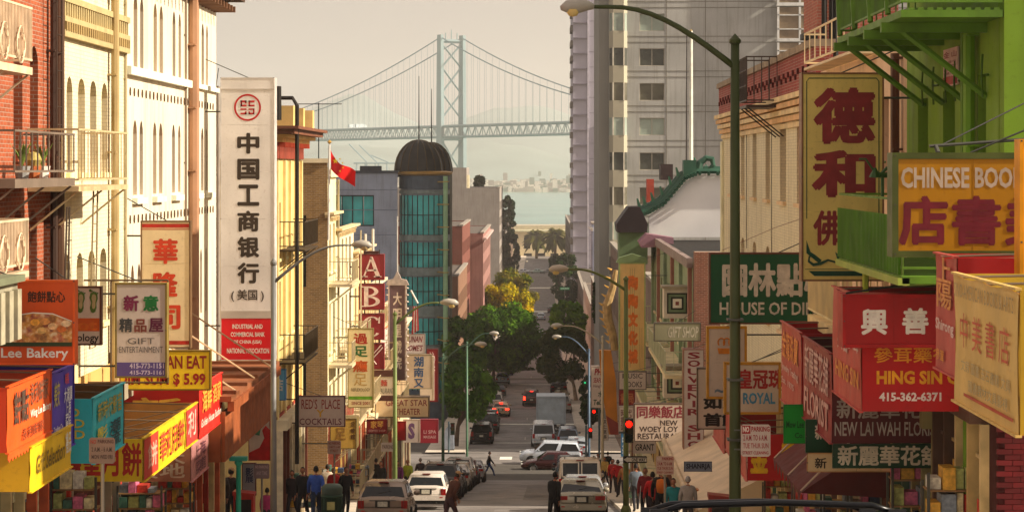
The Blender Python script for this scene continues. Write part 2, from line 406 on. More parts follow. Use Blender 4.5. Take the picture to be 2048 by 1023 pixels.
for px, pd in ((-1.9, 92), (-.6, 121), (-2.6, 108), (-1.2, 186)):
    i = len(mh.v); mh.v += [(px+.36*math.cos(a*math.pi/8), pd+.36*math.sin(a*math.pi/8), zg(pd+.36*math.sin(a*math.pi/8))+.012) for a in range(16)]; mh.f.append(tuple(range(i, i+16))); mh.mi.append(0)
struct('manhole_cover', mh, mat('#35322f', .5, .5, .2, 8))
wat = MB().poly([(-9000, 838, 0), (9000, 838, 0), (9000, 3300, 0), (-9000, 3300, 0)])
WM = mat('#3c7c78', .18, 0, .25, .004, spec=.5)
nt = WM.node_tree; wv = nt.nodes.new('ShaderNodeTexNoise'); wv.inputs['Scale'].default_value = .06; wv.inputs['Detail'].default_value = 8
gp = nt.nodes.new('ShaderNodeNewGeometry'); nt.links.new(gp.outputs[0], wv.inputs[0]); bp = nt.nodes.new('ShaderNodeBump'); bp.inputs['Distance'].default_value = 1.5; bp.inputs['Strength'].default_value = .8
nt.links.new(wv.outputs[0], bp.inputs['Height']); nt.links.new(bp.outputs[0], nt.nodes['Principled BSDF'].inputs['Normal'])
struct('water', wat, WM)
# far shore, hills, the town at their foot
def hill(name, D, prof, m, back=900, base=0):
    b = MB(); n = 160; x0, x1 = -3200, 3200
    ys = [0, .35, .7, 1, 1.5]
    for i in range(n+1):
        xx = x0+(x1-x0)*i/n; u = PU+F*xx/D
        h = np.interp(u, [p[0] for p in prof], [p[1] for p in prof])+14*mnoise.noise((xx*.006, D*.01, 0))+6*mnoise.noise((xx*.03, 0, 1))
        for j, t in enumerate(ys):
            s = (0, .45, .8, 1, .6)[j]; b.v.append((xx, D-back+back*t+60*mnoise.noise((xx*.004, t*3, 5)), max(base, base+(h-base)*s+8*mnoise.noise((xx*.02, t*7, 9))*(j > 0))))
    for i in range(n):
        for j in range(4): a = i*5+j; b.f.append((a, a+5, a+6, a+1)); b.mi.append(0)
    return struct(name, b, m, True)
fs = MB(); fs.poly([(-9000, 3190, .5), (9000, 3190, .5), (9000, 4300, 18), (-9000, 4300, 18)]); fs.poly([(-9000, 4300, 18), (9000, 4300, 18), (9000, 5900, 60), (-9000, 5900, 60)])
fs.poly([(-9000, 3189, -.8), (9000, 3189, -.8), (9000, 3190, .5), (-9000, 3190, .5)])
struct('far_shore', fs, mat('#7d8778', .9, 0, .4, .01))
hill('hills', 5200, [(-500, 80), (400, 110), (560, 150), (660, 205), (720, 225), (780, 180), (850, 135), (900, 140), (960, 175), (1010, 192), (1090, 190), (1150, 170), (1400, 150), (2600, 90)], mat('#75827f', .95, 0, .2, .004))  # both ranges greyed towards the sky, distance haze put into the colour
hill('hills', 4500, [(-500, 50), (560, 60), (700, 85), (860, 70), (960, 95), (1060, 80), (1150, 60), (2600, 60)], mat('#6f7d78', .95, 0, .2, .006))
ct = MB(); rr_ = random.Random(5)
for k in range(2600):
    D = 3200+900*rr_.random()**1.6; u = rr_.uniform(560, 1300); h = rr_.choice([3, 4, 5, 5, 6, 7, 9]) if rr_.random() < .97 else rr_.uniform(14, 22)
    xx = Xo(u, D); w = rr_.uniform(4, 12); z = .5+(D-3190)*.0158
    ct.box(xx, xx+w, D, D+10, z-1, z+h, rr_.choice([0, 0, 1, 2, 3]))
o = ct.build('distant_city', [mat('#cfc8bb', .8), mat('#9c8f80', .8), mat('#7b6a5c', .8), mat('#3f5238', .9)]); o['kind'] = 'stuff'
tag(o, 'pale waterfront town on the far shore below the hazy hills', 'city')

# ================================================================ suspension bridge
bt = thing('suspension_bridge', 'pale blue steel suspension bridge crossing the bay with a tall cross braced tower', 'bridge', (-82, 1890, 0))
BM = mat('#728487', .6, .1, .1, .02); BD = mat('#5a7480', .6, .1)
ax = Vector((260, -401, 0)).normalized(); pe = Vector((401, 260, 0)).normalized(); T0 = Vector((-82, 1890, 0))
def bp_(s, w, z): return T0+ax*s+pe*w+Vector((0, 0, z))
def obar(mb, p, q, r, up=1):
    mb.tube([p, q], r*1.2, 4)
for w_ in (-11.5, 11.5):
    leg = MB()
    for s_ in (-2.2, 2.2): leg.tube([bp_(s_, w_, 4), bp_(s_*.55, w_, 157)], [3.0, 2.3], 4)
    leg.tube([bp_(0, w_, 4), bp_(0, w_, 157)], [3.2, 2.2], 4)
    leg.build('tower_leg', BM, bt)
    MB().tube([bp_(0, w_, -1), bp_(0, w_, 5)], 8, 8).build('pier', mat('#9a958a', .9), bt)
for za, zb in ((8, 34), (34, 62), (82, 105), (105, 128), (128, 149)):
    for s in (1, -1): 
        MB().tube([bp_(0, -10*s, za), bp_(0, 10*s, zb)], .95, 4).build('cross_brace', BM, bt)
for z in (64, 151.5): MB().tube([bp_(0, -11, z), bp_(0, 11, z)], 1.8, 4).build('cross_beam', BM, bt)
tp = MB()
for w_ in (-6, 0, 6): tp.tube([bp_(0, w_, 153), bp_(0, w_, 159)], .5, 4)
tp.tube([bp_(0, 0, 157), bp_(0, 0, 162)], .4, 4).build('beacon', BM, bt)
def cz(s): L = 420 if s > 0 else 560; return 78+77*((L-abs(s))/L)**2
S0, S1 = -420, 330
for w_ in (-11, 11):
    MB().tube([bp_(s, w_, cz(s)) for s in range(S0, S1+1, 15)], .55, 5).build('main_cable', BD, bt)
    sp_ = MB()
    for s in range(S0, S1, 11):
        if abs(s) > 8: sp_.tube([bp_(s, w_, 75), bp_(s, w_, cz(s))], .12, 3, cap=False)
    o = sp_.build('suspender_cables', BD, bt); o['kind'] = 'stuff'
    tr_ = MB()
    for z in (65.5, 75): tr_.tube([bp_(S0, w_, z), bp_(S1, w_, z)], .85, 4)
    tr_.build('deck_chord', BM, bt)
    dg_ = MB(); k = 0
    for s in range(S0, S1, 6):
        a, b_ = (65.5, 75) if k % 2 else (75, 65.5); dg_.tube([bp_(s, w_, a), bp_(s+6, w_, b_)], .42, 4, cap=False)
        if k % 2 == 0: dg_.tube([bp_(s, w_, 65.5), bp_(s, w_, 75)], .3, 4, cap=False)
        k += 1
    o = dg_.build('truss_webbing', BM, bt); o['kind'] = 'stuff'
for z, n_ in ((76, 'upper_deck'), (66, 'lower_deck')):
    b = MB(); p = [bp_(S0, -10, z), bp_(S1, -10, z), bp_(S1, 10, z), bp_(S0, 10, z)]; q = [v-Vector((0, 0, 1)) for v in p]
    b.poly(p); b.poly(q[::-1]); b.poly([p[0], q[0], q[1], p[1]]); b.poly([p[2], q[2], q[3], p[3]]); b.build(n_, BD, bt)
for k, (s, w_) in enumerate(((-196, 4), (-182, 4))):
    p = bp_(s, w_, 76.6); e = MB(); e.box(-1.3, 1.3, -5, 5, .5, 3.8).box(-1.1, 1.1, 5.1, 7, .4, 2.6)
    o = e.build('truck', mat('#b9c2c4', .5), None, Fr(p, math.radians(-147+90))); tag(o, ['pale box truck driving on the bridge deck, the one farther from the tower', 'pale box truck driving on the bridge deck, the one nearer the tower'][k], 'truck')
for k, (u, v, D) in enumerate(((722, 288, 2800), (742, 290, 2820), (765, 310, 2850))):   # container cranes
    x_, zt = Xo(u, D), Zo(v, D); b = MB(); c_ = thing('container_crane', ['faint harbour crane on the far quay, leftmost with its boom raised', 'faint harbour crane with raised boom, middle of the three', 'faint low harbour crane nearest the domes'][k], 'crane', (x_, D, 0), 'harbour cranes across the bay')
    for dx in (-9, 9): b.tube([(x_+dx, D, 0), (x_+dx*.6, D, 45)], .9, 4)
    b.build('crane_leg', BD, c_); MB().tube([(x_+8, D, 45), (x_-16, D, zt)], .8, 4).build('boom', BD, c_); MB().tube([(x_-10, D, 44), (x_+22, D, 44)], 1, 4).build('gantry', BD, c_)

# ================================================================ haze
hz = MB().box(-6500, 6500, -900, 6300, -1.2-.6, 330); o = hz.mesh('haze', [])
hm = bpy.data.materials.new('haze'); hm.use_nodes = True; n = hm.node_tree.nodes; n.remove(n['Principled BSDF'])
pv = n.new('ShaderNodeVolumePrincipled'); pv.inputs['Color'].default_value = (.95, .91, .86, 1); pv.inputs['Density'].default_value = .0002; pv.inputs['Anisotropy'].default_value = .3
hm.node_tree.links.new(pv.outputs[0], n['Material Output'].inputs['Volume']); o.materials.append(hm)
ho = bpy.data.objects.new('haze', o); C.objects.link(ho); ho['kind'] = 'stuff'
HAZE = ho

# ================================================================ left row of houses (street wall at X = -9)
GLZ = glass(); GOLD = mat('#8a7440', .6, 0, .3, 2); BLIND = mat('#7d6a4e', .5, 0, .35, 2)
def LH(fr0, us, v0, v1, uz, arch=.25):
    """window openings given by pixel columns; z from rows read at column uz"""
    D = Du(uz, -9); z1, z0 = Zo(v0, D), Zo(v1, D)
    return [(Du(a, -9)-fr0.o.y, Du(b_, -9)-fr0.o.y, z0, z1, arch) for a, b_ in us]
# red brick house
D0, D1 = 30.0, 39.05; fr = FL(-9, D0); BR = mat('#934a2c', .85, 0, .35, 2.5, .8, 'brick')
r = thing('brick_house', 'red brick house with arched windows and ornate cream railings behind the bakery sign', 'house', (-9, D0, zg(D0)))
hs = LH(fr, [(27, 45), (60, 76), (99, 107)], 90, 312, 62, .3)+LH(fr, [(27, 45), (58, 74), (87, 101)], 418, 640, 62, .3)+[(1.2, 2.2, 38.5, 40.2, .3), (3, 4, 38.5, 40.2, .3), (1.2, 2.2, 35.6, 37.3, .3), (3, 4, 35.6, 37.3, .3)]
facade(r, fr, D1-D0, zg(D0)-1, 43.4, hs, BR, mat('#5a3020', .6), [GLZ, mat('#2b2420', .3)], .22, sill=mat('#8b4a30', .8))
LR = mat('#c7b394', .6, 0, .3, 3)
b1 = balcony(r, fr, 0.5, Du(65, -8.2)-D0, Zo(135, 33.7), .8, .95, LR, sp=.09, name='railed_balcony', slab=.12)
b3 = balcony(r, fr, 0.5, Du(58, -8.2)-D0, Zo(540, 33.6), .8, .82, LR, sp=.09, name='railed_balcony', slab=.1)
for pnl, zc in ((b1, Zo(95, 33.7)), (b3, Zo(500, 33.6))):
    for xc in (.9, 1.9, 2.9):
        c_ = MB()
        for k in range(4):
            a = k*math.pi/2; c_.tube([(xc+.17*math.cos(t)+.09*math.cos(a), -.83, zc+.2*math.sin(t)+.09*math.sin(a)) for t in np.linspace(a-1.6, a+1.6, 8)], .014, 4)
        c_.build('scrollwork', LR, pnl, fr)
pb = balcony(r, fr, Du(30, -8.1)-D0, Du(150, -8.1)-D0, Zo(356, 35.3), .9, .75, mat('#6b5d50', .6), sp=.35, name='platform', slab=.14)
pipe(r, fr, Du(95, -9)-D0, 30, 43.3, .07, mat('#3a2a22', .5)); pipe(r, fr, D1-D0-.12, 30, 43.3, .09, mat('#4b3526', .5), .05)
ladder(r, fr, Du(95, -9)-D0-.35, Du(95, -9)-D0+.05, -.25, 37.8, 43, mat('#37291f', .6))
ladder(r, fr, 6.6, 7.0, -.6, 33.4, 37.3, mat('#41352a', .6), .5)
cornice(r, fr, D1-D0, 43.4, BR)
# wrought-iron lamp bracket of the bakery front
wp = thing('canopy', 'weathered white carved canopy edge above the orange bakery awning', 'canopy', (-8.1, 28.5, 36.1))
f2 = FL(-7.42, 27.4); MB().box(0, 2.2, -.02, 1.05, 35.98, 36.4).build('fascia', mat('#8b8570', .8, 0, .4, 3), wp, f2)
for k in range(5): MB().box(.1+k*.45, .32+k*.45, -.1, -.022, 35.6, 36.3).build('corbel', mat('#979078', .8, 0, .4, 3), wp, f2)
MB().box(0, 2.25, -.12, 1.05, 36.402, 36.5).build('ledge', mat('#6d7158', .8), wp, f2)
pots = [((50, 320), 'cactus'), ((66, 316), 'round cactus'), ((82, 318), 'leafy')]
for k, (u, kind) in enumerate(((44, 'leafy plant in a grey pot on the grey platform, nearest the brick window'), (66, 'round golden cactus in a clay pot on the grey platform'), (84, 'spiky plant in a white pot at the outer end of the grey platform'))):
    D = Du(u, -8.35); z = Zo(356, 35.3); t = thing('potted_plant', kind, 'plant', (-8.35, D, z), 'pots on the platform')
    MB().lathe([(.0, 0), (.1, 0), (.14, .2), (.12, .2), (0, .19)], (-8.35, D, z), 10).build('pot', mat(['#8b8a86', '#a35a30', '#cfcac0'][k], .7), t)
    b = MB(); q = random.Random(k)
    if k == 1: b.lathe([(0, .18), (.1, .2), (.15, .3), (.1, .41), (0, .44)], (-8.35, D, z), 12)
    else:
        for j in range(40):
            a = q.uniform(0, 6.28); l_ = q.uniform(.15, .42); e_ = Vector((-8.35+.18*math.cos(a)*l_*3, D+.18*math.sin(a)*l_*3, z+.2+l_)); s_ = Vector((-math.sin(a), math.cos(a), 0))*.02
            c0 = Vector((-8.35, D, z+.18)); mm = (c0+e_)/2+Vector((0, 0, .05)); b.poly([c0, mm-s_, e_, mm+s_])
    b.build('foliage', mat('#5d6f2a' if k != 1 else '#9a8a4a', .6, 0, .4, 9), t)
# cream painted-brick house
D0, D1 = 39.07, 45.25; fr = FL(-9, D0); CB = mat('#cdc3a6', .8, 0, .12, 1.5, .45, 'paintbrick')
r = thing('brick_house', 'cream painted brick house with five pointed windows per floor and gold drain pipe', 'house', (-9, D0, zg(D0)))
cols = [(133, 145), (156, 170), (180, 193), (203, 215), (226, 237)]
hs = LH(fr, cols, 160, 345, 180, .3)+LH(fr, [(126, 141), (153, 166), (176, 190), (200, 213), (222, 234)], 500, 650, 180, .3)
facade(r, fr, D1-D0, zg(D0)-1, 44.2, hs, CB, mat('#8c7844', .6), [GOLD, mat('#8a7a4c', .6), mat('#6e5e38', .5)], .25, sill=mat('#d9c99a', .8))
yb = mat('#a9986c', .7, 0, .2, 3)
for zz, h in ((Zo(25, 42), .12), (Zo(62, 42), .1), (Zo(90, 42), .12)): MB().box(0, D1-D0, -.12, -.005, zz, zz+h).build('string_course', yb, r, fr)
me = MB().box(-.035, .035, -.1, -.004, 0, .42).mesh('corbel', yb); me2 = MB().box(-.05, .05, -.14, -.004, 0, .16).mesh('corbel', mat('#977f50', .7))
for k in range(31): link('corbel', me, r, fr.at(.12+k*.197, 0, Zo(58, 42))); link('corbel', me2, r, fr.at(.12+k*.197, 0, Zo(79, 42)))
pipe(r, fr, Du(217, -9)-D0, 33, 44, .085, mat('#9c875c', .5), .14); pipe(r, fr, D1-D0-.1, 33, 44, .03, mat('#9c9070', .6), .04)
FEM = mat('#b5a27a', .6, .1, .3, 3)
balcony(r, fr, Du(170, -8.1)-D0-.5, Du(275, -8.1)-D0-1.0, Zo(370, 39.5), .9, 1.0, FEM, sp=.26, slab=.09, barr=.008)
ladder(r, fr, Du(126, -9)-D0, Du(126, -9)-D0+.5, -.5, 34.6, 37.6, mat('#7d6e50', .6), .35)
# white house
D0, D1 = 45.27, 57.9; fr = FL(-9, D0); WH = mat('#cbc1ac', .8, 0, .07, .7, .15, 'wall')
r = thing('house', 'tall white plastered house with paired narrow arched windows and brown pilaster pipe', 'house', (-9, D0, zg(D0)))
BL = mat('#86694a', .5, 0, .3, 2)
top = [(267, 275), (280, 287), (307, 314), (319, 326), (345, 351), (357, 362), (388, 392), (403, 408), (412, 416)]
hs = LH(fr, top, 8, 150, 314, .3)+LH(fr, [(a-1, b_-1) for a, b_ in top], 243, 388, 300, .3)+LH(fr, [(262, 268), (275, 281), (300, 307), (385, 390), (400, 404), (410, 414)], 500, 632, 387, .3)
facade(r, fr, D1-D0, zg(D0)-1, 43.2, hs, WH, mat('#6d5238', .6), [BL, mat('#5f4a38', .4), mat('#9a7b52', .5)], .2)
LEDGE = mat('#eadbbf', .8, 0, .15, 2)
MB().box(.0, Du(374, -9)-D0, -.14, -.004, Zo(150, 46.6)-.04, Zo(150, 46.6)+.14).build('ledge', LEDGE, r, fr)
MB().box(Du(380, -9)-D0, D1-D0, -.1, -.004, Zo(172, 54)-.04, Zo(172, 54)+.08).build('ledge', LEDGE, r, fr)
for a, b_ in top[::2]: MB().box(Du(a, -9)-D0-.15, Du(b_, -9)-D0+.6, -.12, -.004, 37.2, 37.33).build('ledge', LEDGE, r, fr)
me = MB().box(-.035, .035, -.03, -.002, -.035, .035).box(-.012, .012, -.031, -.003, -.09, .09).mesh('vent', mat('#5b452f', .8))
for zz in (Zo(196, 50), Zo(430, 50)):
    for k in range(26): link('vent', me, r, fr.at(.5+k*.46, 0, zz))
pipe(r, fr, Du(378, -9)-D0, 31, 43.1, .14, mat('#9c7558', .6), .12); pipe(r, fr, Du(368, -9)-D0, 36, 43.1, .03, mat('#7a6a58', .6), .05)
cornice(r, fr, D1-D0, 42.4, mat('#4f3b2c', .7), ((.3, .2), (.7, .14), (.85, .1)), 'eave', .5, mat('#6a4a34', .7))
e1 = MB().tube([(-8.0, 47.2, 37.0), (-8.9, 46.6, 34.4)], .02, 5)
# yellow house beyond the cross street
D0, D1 = 70.6, 78.2; fr = FL(-9, D0); YW = mat('#cbb173', .8, 0, .15, 1, .15, 'wall')
r = thing('house', 'yellow corner house with red and cream bracketed cornice beside the bank sign', 'house', (-9, D0, zg(D0)))
def rows(W_, xs, zs, w, h, ar=0): return [(x_, x_+w, z, z+h, ar) for z in zs for x_ in xs if x_+w < W_]
facade(r, fr, D1-D0, zg(D1)-1, 38.3, rows(7.6, (.8, 2.4, 4, 5.7), (29.5, 32.2, 34.9), .8, 1.9), YW, mat('#8d6a2e', .6), [GOLD, GLZ], .18, sill=mat('#e2c98e', .8), body=8)
for (a, b_), (c_, d_) in (((-9.7, -.25), (.2, 7.9)),): pass
cornice(r, fr, D1-D0, 38.302, mat('#7a3322', .7), ((.1, .55),), 'red_band')
cornice(r, fr, D1-D0, 38.86, mat('#c9a05c', .7), ((.3, .14), (.5, .12)), 'cornice', .4, mat('#a8422a', .7))
cornice(r, fr, D1-D0, 39.13, mat('#6e4430', .7), ((.75, .16), (.9, .1)), 'cornice_cap')
for k, xx in enumerate((.6, 3.6, 6.6)): MB().box(xx, xx+.5, -.55, 0, 39.4, 40.1).build('parapet_block', mat('#cfae6c', .7), r, fr)
for xx in (.2, 2.2, 3.8, 5.5, 7.2): MB().box(xx, xx+.22, -.1, -.003, 27.5, 38.25).build('pilaster', mat('#d6c08a', .7, 0, .2, 2), r, fr)
bk = mat('#26211c', .5, .2)
b = MB().tube([(-8.9, 70.9, 39.6), (-8.9, 70.9, 40.7), (-9.5, 70.9, 40.7)], .1, 6); b.tube([(-8.3, 71, 28), (-8.3, 71, 40.1), (-8.45, 71, 40.35), (-9.1, 71, 40.35), (-9.2, 71, 40.1), (-9.2, 71, 39.5)], .07, 8)
b.build('flue_pipe', bk, r)
for zz in (Zo(494, 74), Zo(712, 74)): balcony(r, fr, 1.0, 5.2, zz, .9, .95, mat('#3d3225', .6, .2), sp=.16)
MB().box(.2, 7.4, -.06, -.003, 29.0, 29.6).build('fascia', mat('#8f3424', .7), r, fr)
# brown brick and cream house beyond the alley
D0, D1 = 88, 91.6; fr = FL(-9, D0); BB = mat('#8a6b3f', .85, 0, .35, 2, .8, 'brick'); CR_ = mat('#dcc9a0', .8, 0, .15, 1, .2, 'wall')
r = thing('brick_house', 'brown brick corner house with cream balconied street front past the alley', 'house', (-9, D0, zg(D0)))
facade(r, fr, D1-D0, zg(D1)-1, 37.6, [h for h in rows(3.6, [.5, 2.2], (26.8, 30.2, 33.6), .85, 2.0)], CR_, mat('#7f6c48', .6), [GLZ, BLIND, mat('#c2b79c', .6)], .2, sill=mat('#e0d0ac', .8), body=0, name='street_wall')
b = FC(D0-.01, -13); wall_holes(MB(), 4, zg(D0)-1, 38.2, [(2.8, 3.1, 28, 31), (2.8, 3.1, 33, 36)], .1).build('brick_wall', BB, r, b)
for zz in (28, 33): MB().box(2.8, 3.1, .08, .12, zz, zz+3).build('shutter', DARK, r, b)
MB().box(-9, -8.98, D0+.0, D1, 37.6, 38.2); MB().box(-.05, 4.06, -.1, .3, 38.2, 38.38).build('coping', mat('#cdbd9c', .8), r, b)
MB().box(0, 3.6, 0.02, 9, 37.3, 37.45).build('roof', mat('#57504a', .9), r, fr); MB().box(0, 3.6, -.15, .3, 37.6, 38.0).build('parapet', CR_, r, fr)
MB().poly([(3.6, 0, 20), (3.6, 9, 20), (3.6, 9, 37.5), (3.6, 0, 37.5)]).build('side_wall', CR_, r, fr)
cornice(r, fr, 3.6, 35.9, mat('#cbb58a', .8), ((.15, .12), (.3, .1)), 'cornice', .7)
BL2 = mat('#a89b7c', .6, .1)
for k, (xx, zz) in enumerate([(x_, z_) for z_ in (26.3, 29.7, 33.1) for x_ in (.3,)]):
    balcony(r, fr, xx, xx+3.0, zz, 1.0, .95, BL2, sp=.2, slab=.12, slabm=mat('#b7a787', .8))
pipe(r, fr, 3.4, 24, 37.5, .05, mat('#8f8468', .6))
for k, (D0, D1, zt, hx, lb) in enumerate(((91.62, 100, Zo(462, 95), '#d8c9a8', 'cream stepped house with two tiers of pale balconies behind the flag'), (100.02, 109.9, Zo(505, 104), '#cdb486', 'buff stepped house with pale balconies behind the letter boxes sign'))):
    fr = FL(-9, D0); W_ = D1-D0; r2 = thing('house', lb, 'house', (-9, D0, zg(D0)))
    facade(r2, fr, W_, zg(D1)-1, zt, rows(W_, [.7+1.8*j for j in range(int(W_/1.8))], [z_ for z_ in (24.0, 27.2, 30.4, 33.0) if z_+1.9 < zt], .85, 1.8), mat(hx, .8, 0, .15, 1, .2, 'wall'), mat('#7f6c48', .6), [GLZ, BLIND, mat('#c2b79c', .6)], .2, sill=mat('#e0d0ac', .8))
    cornice(r2, fr, W_, zt+.001, mat('#cbb58a', .8), ((.15, .12), (.3, .1)), 'cornice', .7)
    for zz in (23.6, 26.8, 30.0):
        for x_ in (.5, 4.9): balcony(r2, fr, x_, x_+3.6, zz, 1.0, .95, BL2, sp=.2, slab=.12, slabm=mat('#b7a787', .8))
    ladder(r2, fr, 4.2, 4.6, -.7, 23.6, zt, BL2)
MB().box(-12.6, -11, 89, 91.5, 38.2, 39.6).build('roof_shed', mat('#77736c', .8), r)
MB().tube([(-11.9, 88.4, 38.3), (-11.9, 88.4, 39.9), (-10.6, 88.4, 39.9), (-10.6, 88.4, 38.3)], .05, 6).build('roof_rail', mat('#8d8575', .6), r)
an = thing('antenna', 'thin rooftop television antenna above the brown brick house', 'antenna', (-9.7, 91, 38.2))
MB().tube([(-9.7, 91, 37.4), (-9.7, 91, 40.8)], .025, 5).build('mast', DARK, an)
MB().tube([(-10.7, 91, 40.75), (-8.7, 91, 40.75)], .018, 4).tube([(-9.9, 90.7, 40.75), (-9.9, 91.3, 40.75)], .012, 4).tube([(-9.2, 90.8, 40.75), (-9.2, 91.2, 40.75)], .012, 4).build('crossbar', DARK, an)
# restaurant / theatre block D 110-146
specs = [(110.02, 117, 31.6, '#c9a977', 'tan house with ornate upper balcony behind the restaurant signs'), (117.02, 127, 29.9, '#b7ada0', 'grey plastered theatre house with tiled roof ornament behind the theatre sign'), (127.02, 139, 27.8, '#a38a68', 'low tan corner shop house with flat roof beyond the theatre')]
for k, (D0, D1, zt, hx, lb) in enumerate(specs):
    fr = FL(-9, D0); m_ = mat(hx, .8, 0, .2, 1, .2, 'wall'); r = thing('house', lb, 'house', (-9, D0, zg(D0)))
    W_ = D1-D0; n_ = int(W_/2)
    facade(r, fr, W_, zg(D1)-1, zt, rows(W_, [.7+2*j for j in range(n_)], [zz for zz in (21.5, 24.7, 27.9, 31.1) if zz+2.2 < zt], .9, 1.9), m_, mat('#6e5b40', .6), [GLZ, BLIND], .2, sill=m_)
    cornice(r, fr, W_, zt+.001, mat('#d2c3a2', .8), ((.15, .15), (.35, .15)), 'cornice', .6)
    if k < 2: balcony(r, fr, .8, W_-1, 27.4, 1, .95, mat('#9b8c6c', .6), sp=.25); balcony(r, fr, .8, W_-1, 24.2, 1, .95, mat('#9b8c6c', .6), sp=.25)
    if k == 1:
        for j in range(7):
            p = MB().tube([(1+j*.42, -.2, zt-.9), (1+j*.42, .6, zt+1.0)], .13, 6); p.build('roof_tile', mat('#b06a3c', .7), r, fr)
        MB().box(.7, 4.0, .5, .8, zt+.3, zt+1.2).build('roof_ridge', mat('#d8c8a0', .7), r, fr)
        MB().tube([(3, .4, zt+.3), (3, .4, zt+2.8)], [.3, .25], 8).build('chimney', mat('#8b4a30', .8), r, fr)
# ---- bank of the far left: dark storefront bits are added further down
# teal glass corner building with round domed turret
T = 205; tr = thing('office_building', 'grey block building with teal glass and a round turret under a dark ribbed dome', 'building', (-14, T, zg(T)))
GRB = mat('#8d96a6', .8, 0, .2, .6, .3, 'wall'); TEAL = mat('#3aa3a3', .2, .1, .5, .45, spec=.6); FRM = mat('#1c2a30', .4, .3)
fr = FC(T, -21); Wt = 21+Xo(795, T); zt = Zo(346, T)
def tz(v): return Zo(v, T)
wl0 = Xo(662, T)+21; wr0 = Xo(748, T)+21
hs = [(wl0, wr0, tz(452), tz(390)), (wl0, wr0, tz(560), tz(485)), (wl0, wr0, tz(660), tz(590)), (wl0, wr0, tz(760), tz(690)), (1, wl0-.8, tz(452), tz(390)), (1, wl0-.8, tz(560), tz(485))]
wall_holes(MB(), Wt, zg(T)-1, zt, hs, .25).build('block_wall', GRB, tr, fr)
for h in hs:
    f_ = MB(); w = h[1]-h[0]; n_ = 4
    f_.box(h[0], h[1], .1, .2, h[2], h[2]+.12).box(h[0], h[1], .1, .2, h[3]-.12, h[3])
    for j in range(n_+1): f_.box(h[0]+(w-.1)*j/n_, h[0]+(w-.1)*j/n_+.1, .1, .2, h[2]+.12, h[3]-.12)
    o = f_.build('window', FRM, tr, fr)
    for j in range(n_): MB().box(h[0]+w*j/n_+.05, h[0]+w*(j+1)/n_-.05, .16, .18, h[2], h[3]).build('pane', TEAL, o, fr)
coping(tr, fr, Wt, zt+.001, mat('#3f444d', .7), .15, .25)
MB().box(0, Wt, 0.02, 14, zt-.4, zt-.2).build('roof', mat('#55565a', .9), tr, fr)
for k, (a, b_) in enumerate(((3, 5), (7.4, 8.1))): MB().box(a, b_, 2, 4, zt-.2, zt+.7+.3*k).build('roof_unit', mat('#3a3d42', .7), tr, fr)
for j, v in enumerate((380, 420, 470, 580, 640, 720)): MB().box(0, Wt-.01, -.03, -.003, tz(v), tz(v)+.06).build('string_course', mat('#6c7686', .8), tr, fr)
cxT = Xo(846, T); rad = (895-795)/2*T/F; cy = T+rad+.1
tur = MB()
panes = [(352, 378, 0), (380, 388, 1), (390, 470, 2), (470, 482, 1), (484, 535, 2), (535, 552, 1), (553, 612, 2), (612, 634, 1), (636, 690, 2), (690, 712, 1), (714, 780, 2), (780, 1010, 0)]
core = MB().lathe([(rad-.12, zg(T)-1), (rad-.12, zt)], (cxT, cy, 0), 32); core.build('turret_wall', GRB, tr, smooth=True)
for va, vb, kd in panes:
    z1_, z0_ = tz(va), tz(vb)
    if kd == 2:
        for j in range(14):
            a0 = math.pi+math.pi*j/14+.012; a1 = math.pi+math.pi*(j+1)/14-.012
            b = MB().lathe([(rad-.03, z0_+.04), (rad-.03, z1_-.04)], (cxT, cy, 0), 3, 0, a0, a1); b.build('pane', TEAL, tr)
        f_ = MB()
        for j in range(15):
            a = math.pi+math.pi*j/14; f_.tube([(cxT+rad*math.cos(a), cy+rad*math.sin(a), z0_), (cxT+rad*math.cos(a), cy+rad*math.sin(a), z1_)], .045, 4)
        f_.lathe([(rad+.03, (z0_+z1_)/2-.04), (rad+.05, (z0_+z1_)/2), (rad+.03, (z0_+z1_)/2+.04)], (cxT, cy, 0), 24)
        f_.build('window_frame', FRM, tr)
    else:
        MB().lathe([(rad-.1, z0_), (rad+.06, z0_+.02), (rad+.06, z1_-.02), (rad-.1, z1_)], (cxT, cy, 0), 28).build('spandrel', mat('#6f7b7a', .6) if kd else mat('#47525e', .7), tr, smooth=False)
MB().lathe([(rad-.2, zt-.3), (rad+.3, zt-.1), (rad+.36, zt+.1), (rad+.2, zt+.16), (rad-.3, zt+.2)], (cxT, cy, 0), 32).build('dome_ring', mat('#b08a4a', .4, .5), tr)
def dome(cx_, cy_, r_, z, h, mst):
    d = MB().lathe([(r_*math.cos(t)**1.0 if t < 1.5 else .02, z+h*math.sin(t)) for t in np.linspace(0, math.pi/2, 9)], (cx_, cy_, 0), 16).build('dome', mat('#2c2a28', .45, .4, .3, .7), tr)
    for j in range(16):
        a = 2*math.pi*j/16; MB().tube([(cx_+(r_*max(math.cos(t), 0)+.02)*math.cos(a), cy_+(r_*max(math.cos(t), 0)+.02)*math.sin(a), z+h*math.sin(t)) for t in np.linspace(0, 1.5, 8)], .05, 4).build('rib', mat('#4c3d24', .4, .5), d)
    MB().tube([(cx_, cy_, z+h), (cx_, cy_, mst)], [.07, .03], 5).build('mast', DARK, d)
dome(Xo(836, T+1), cy, rad*.98, zt+.18, 3.1, Zo(150, T))
dome(Xo(862, T+7), cy+5.5, rad*.86, zt+.1, 3.0, Zo(177, T+7))
MB().lathe([(rad*.86, 18), (rad*.86, zt+.1)], (Xo(862, T+7), cy+5.5, 0), 20).build('turret_wall', mat('#6c6a5e', .8), tr)
gp = MB().tube([(Xo(891, T-1.2), T-1.2, 17), (Xo(891, T-1.2), T-1.2, zt-.3)], .24, 10)
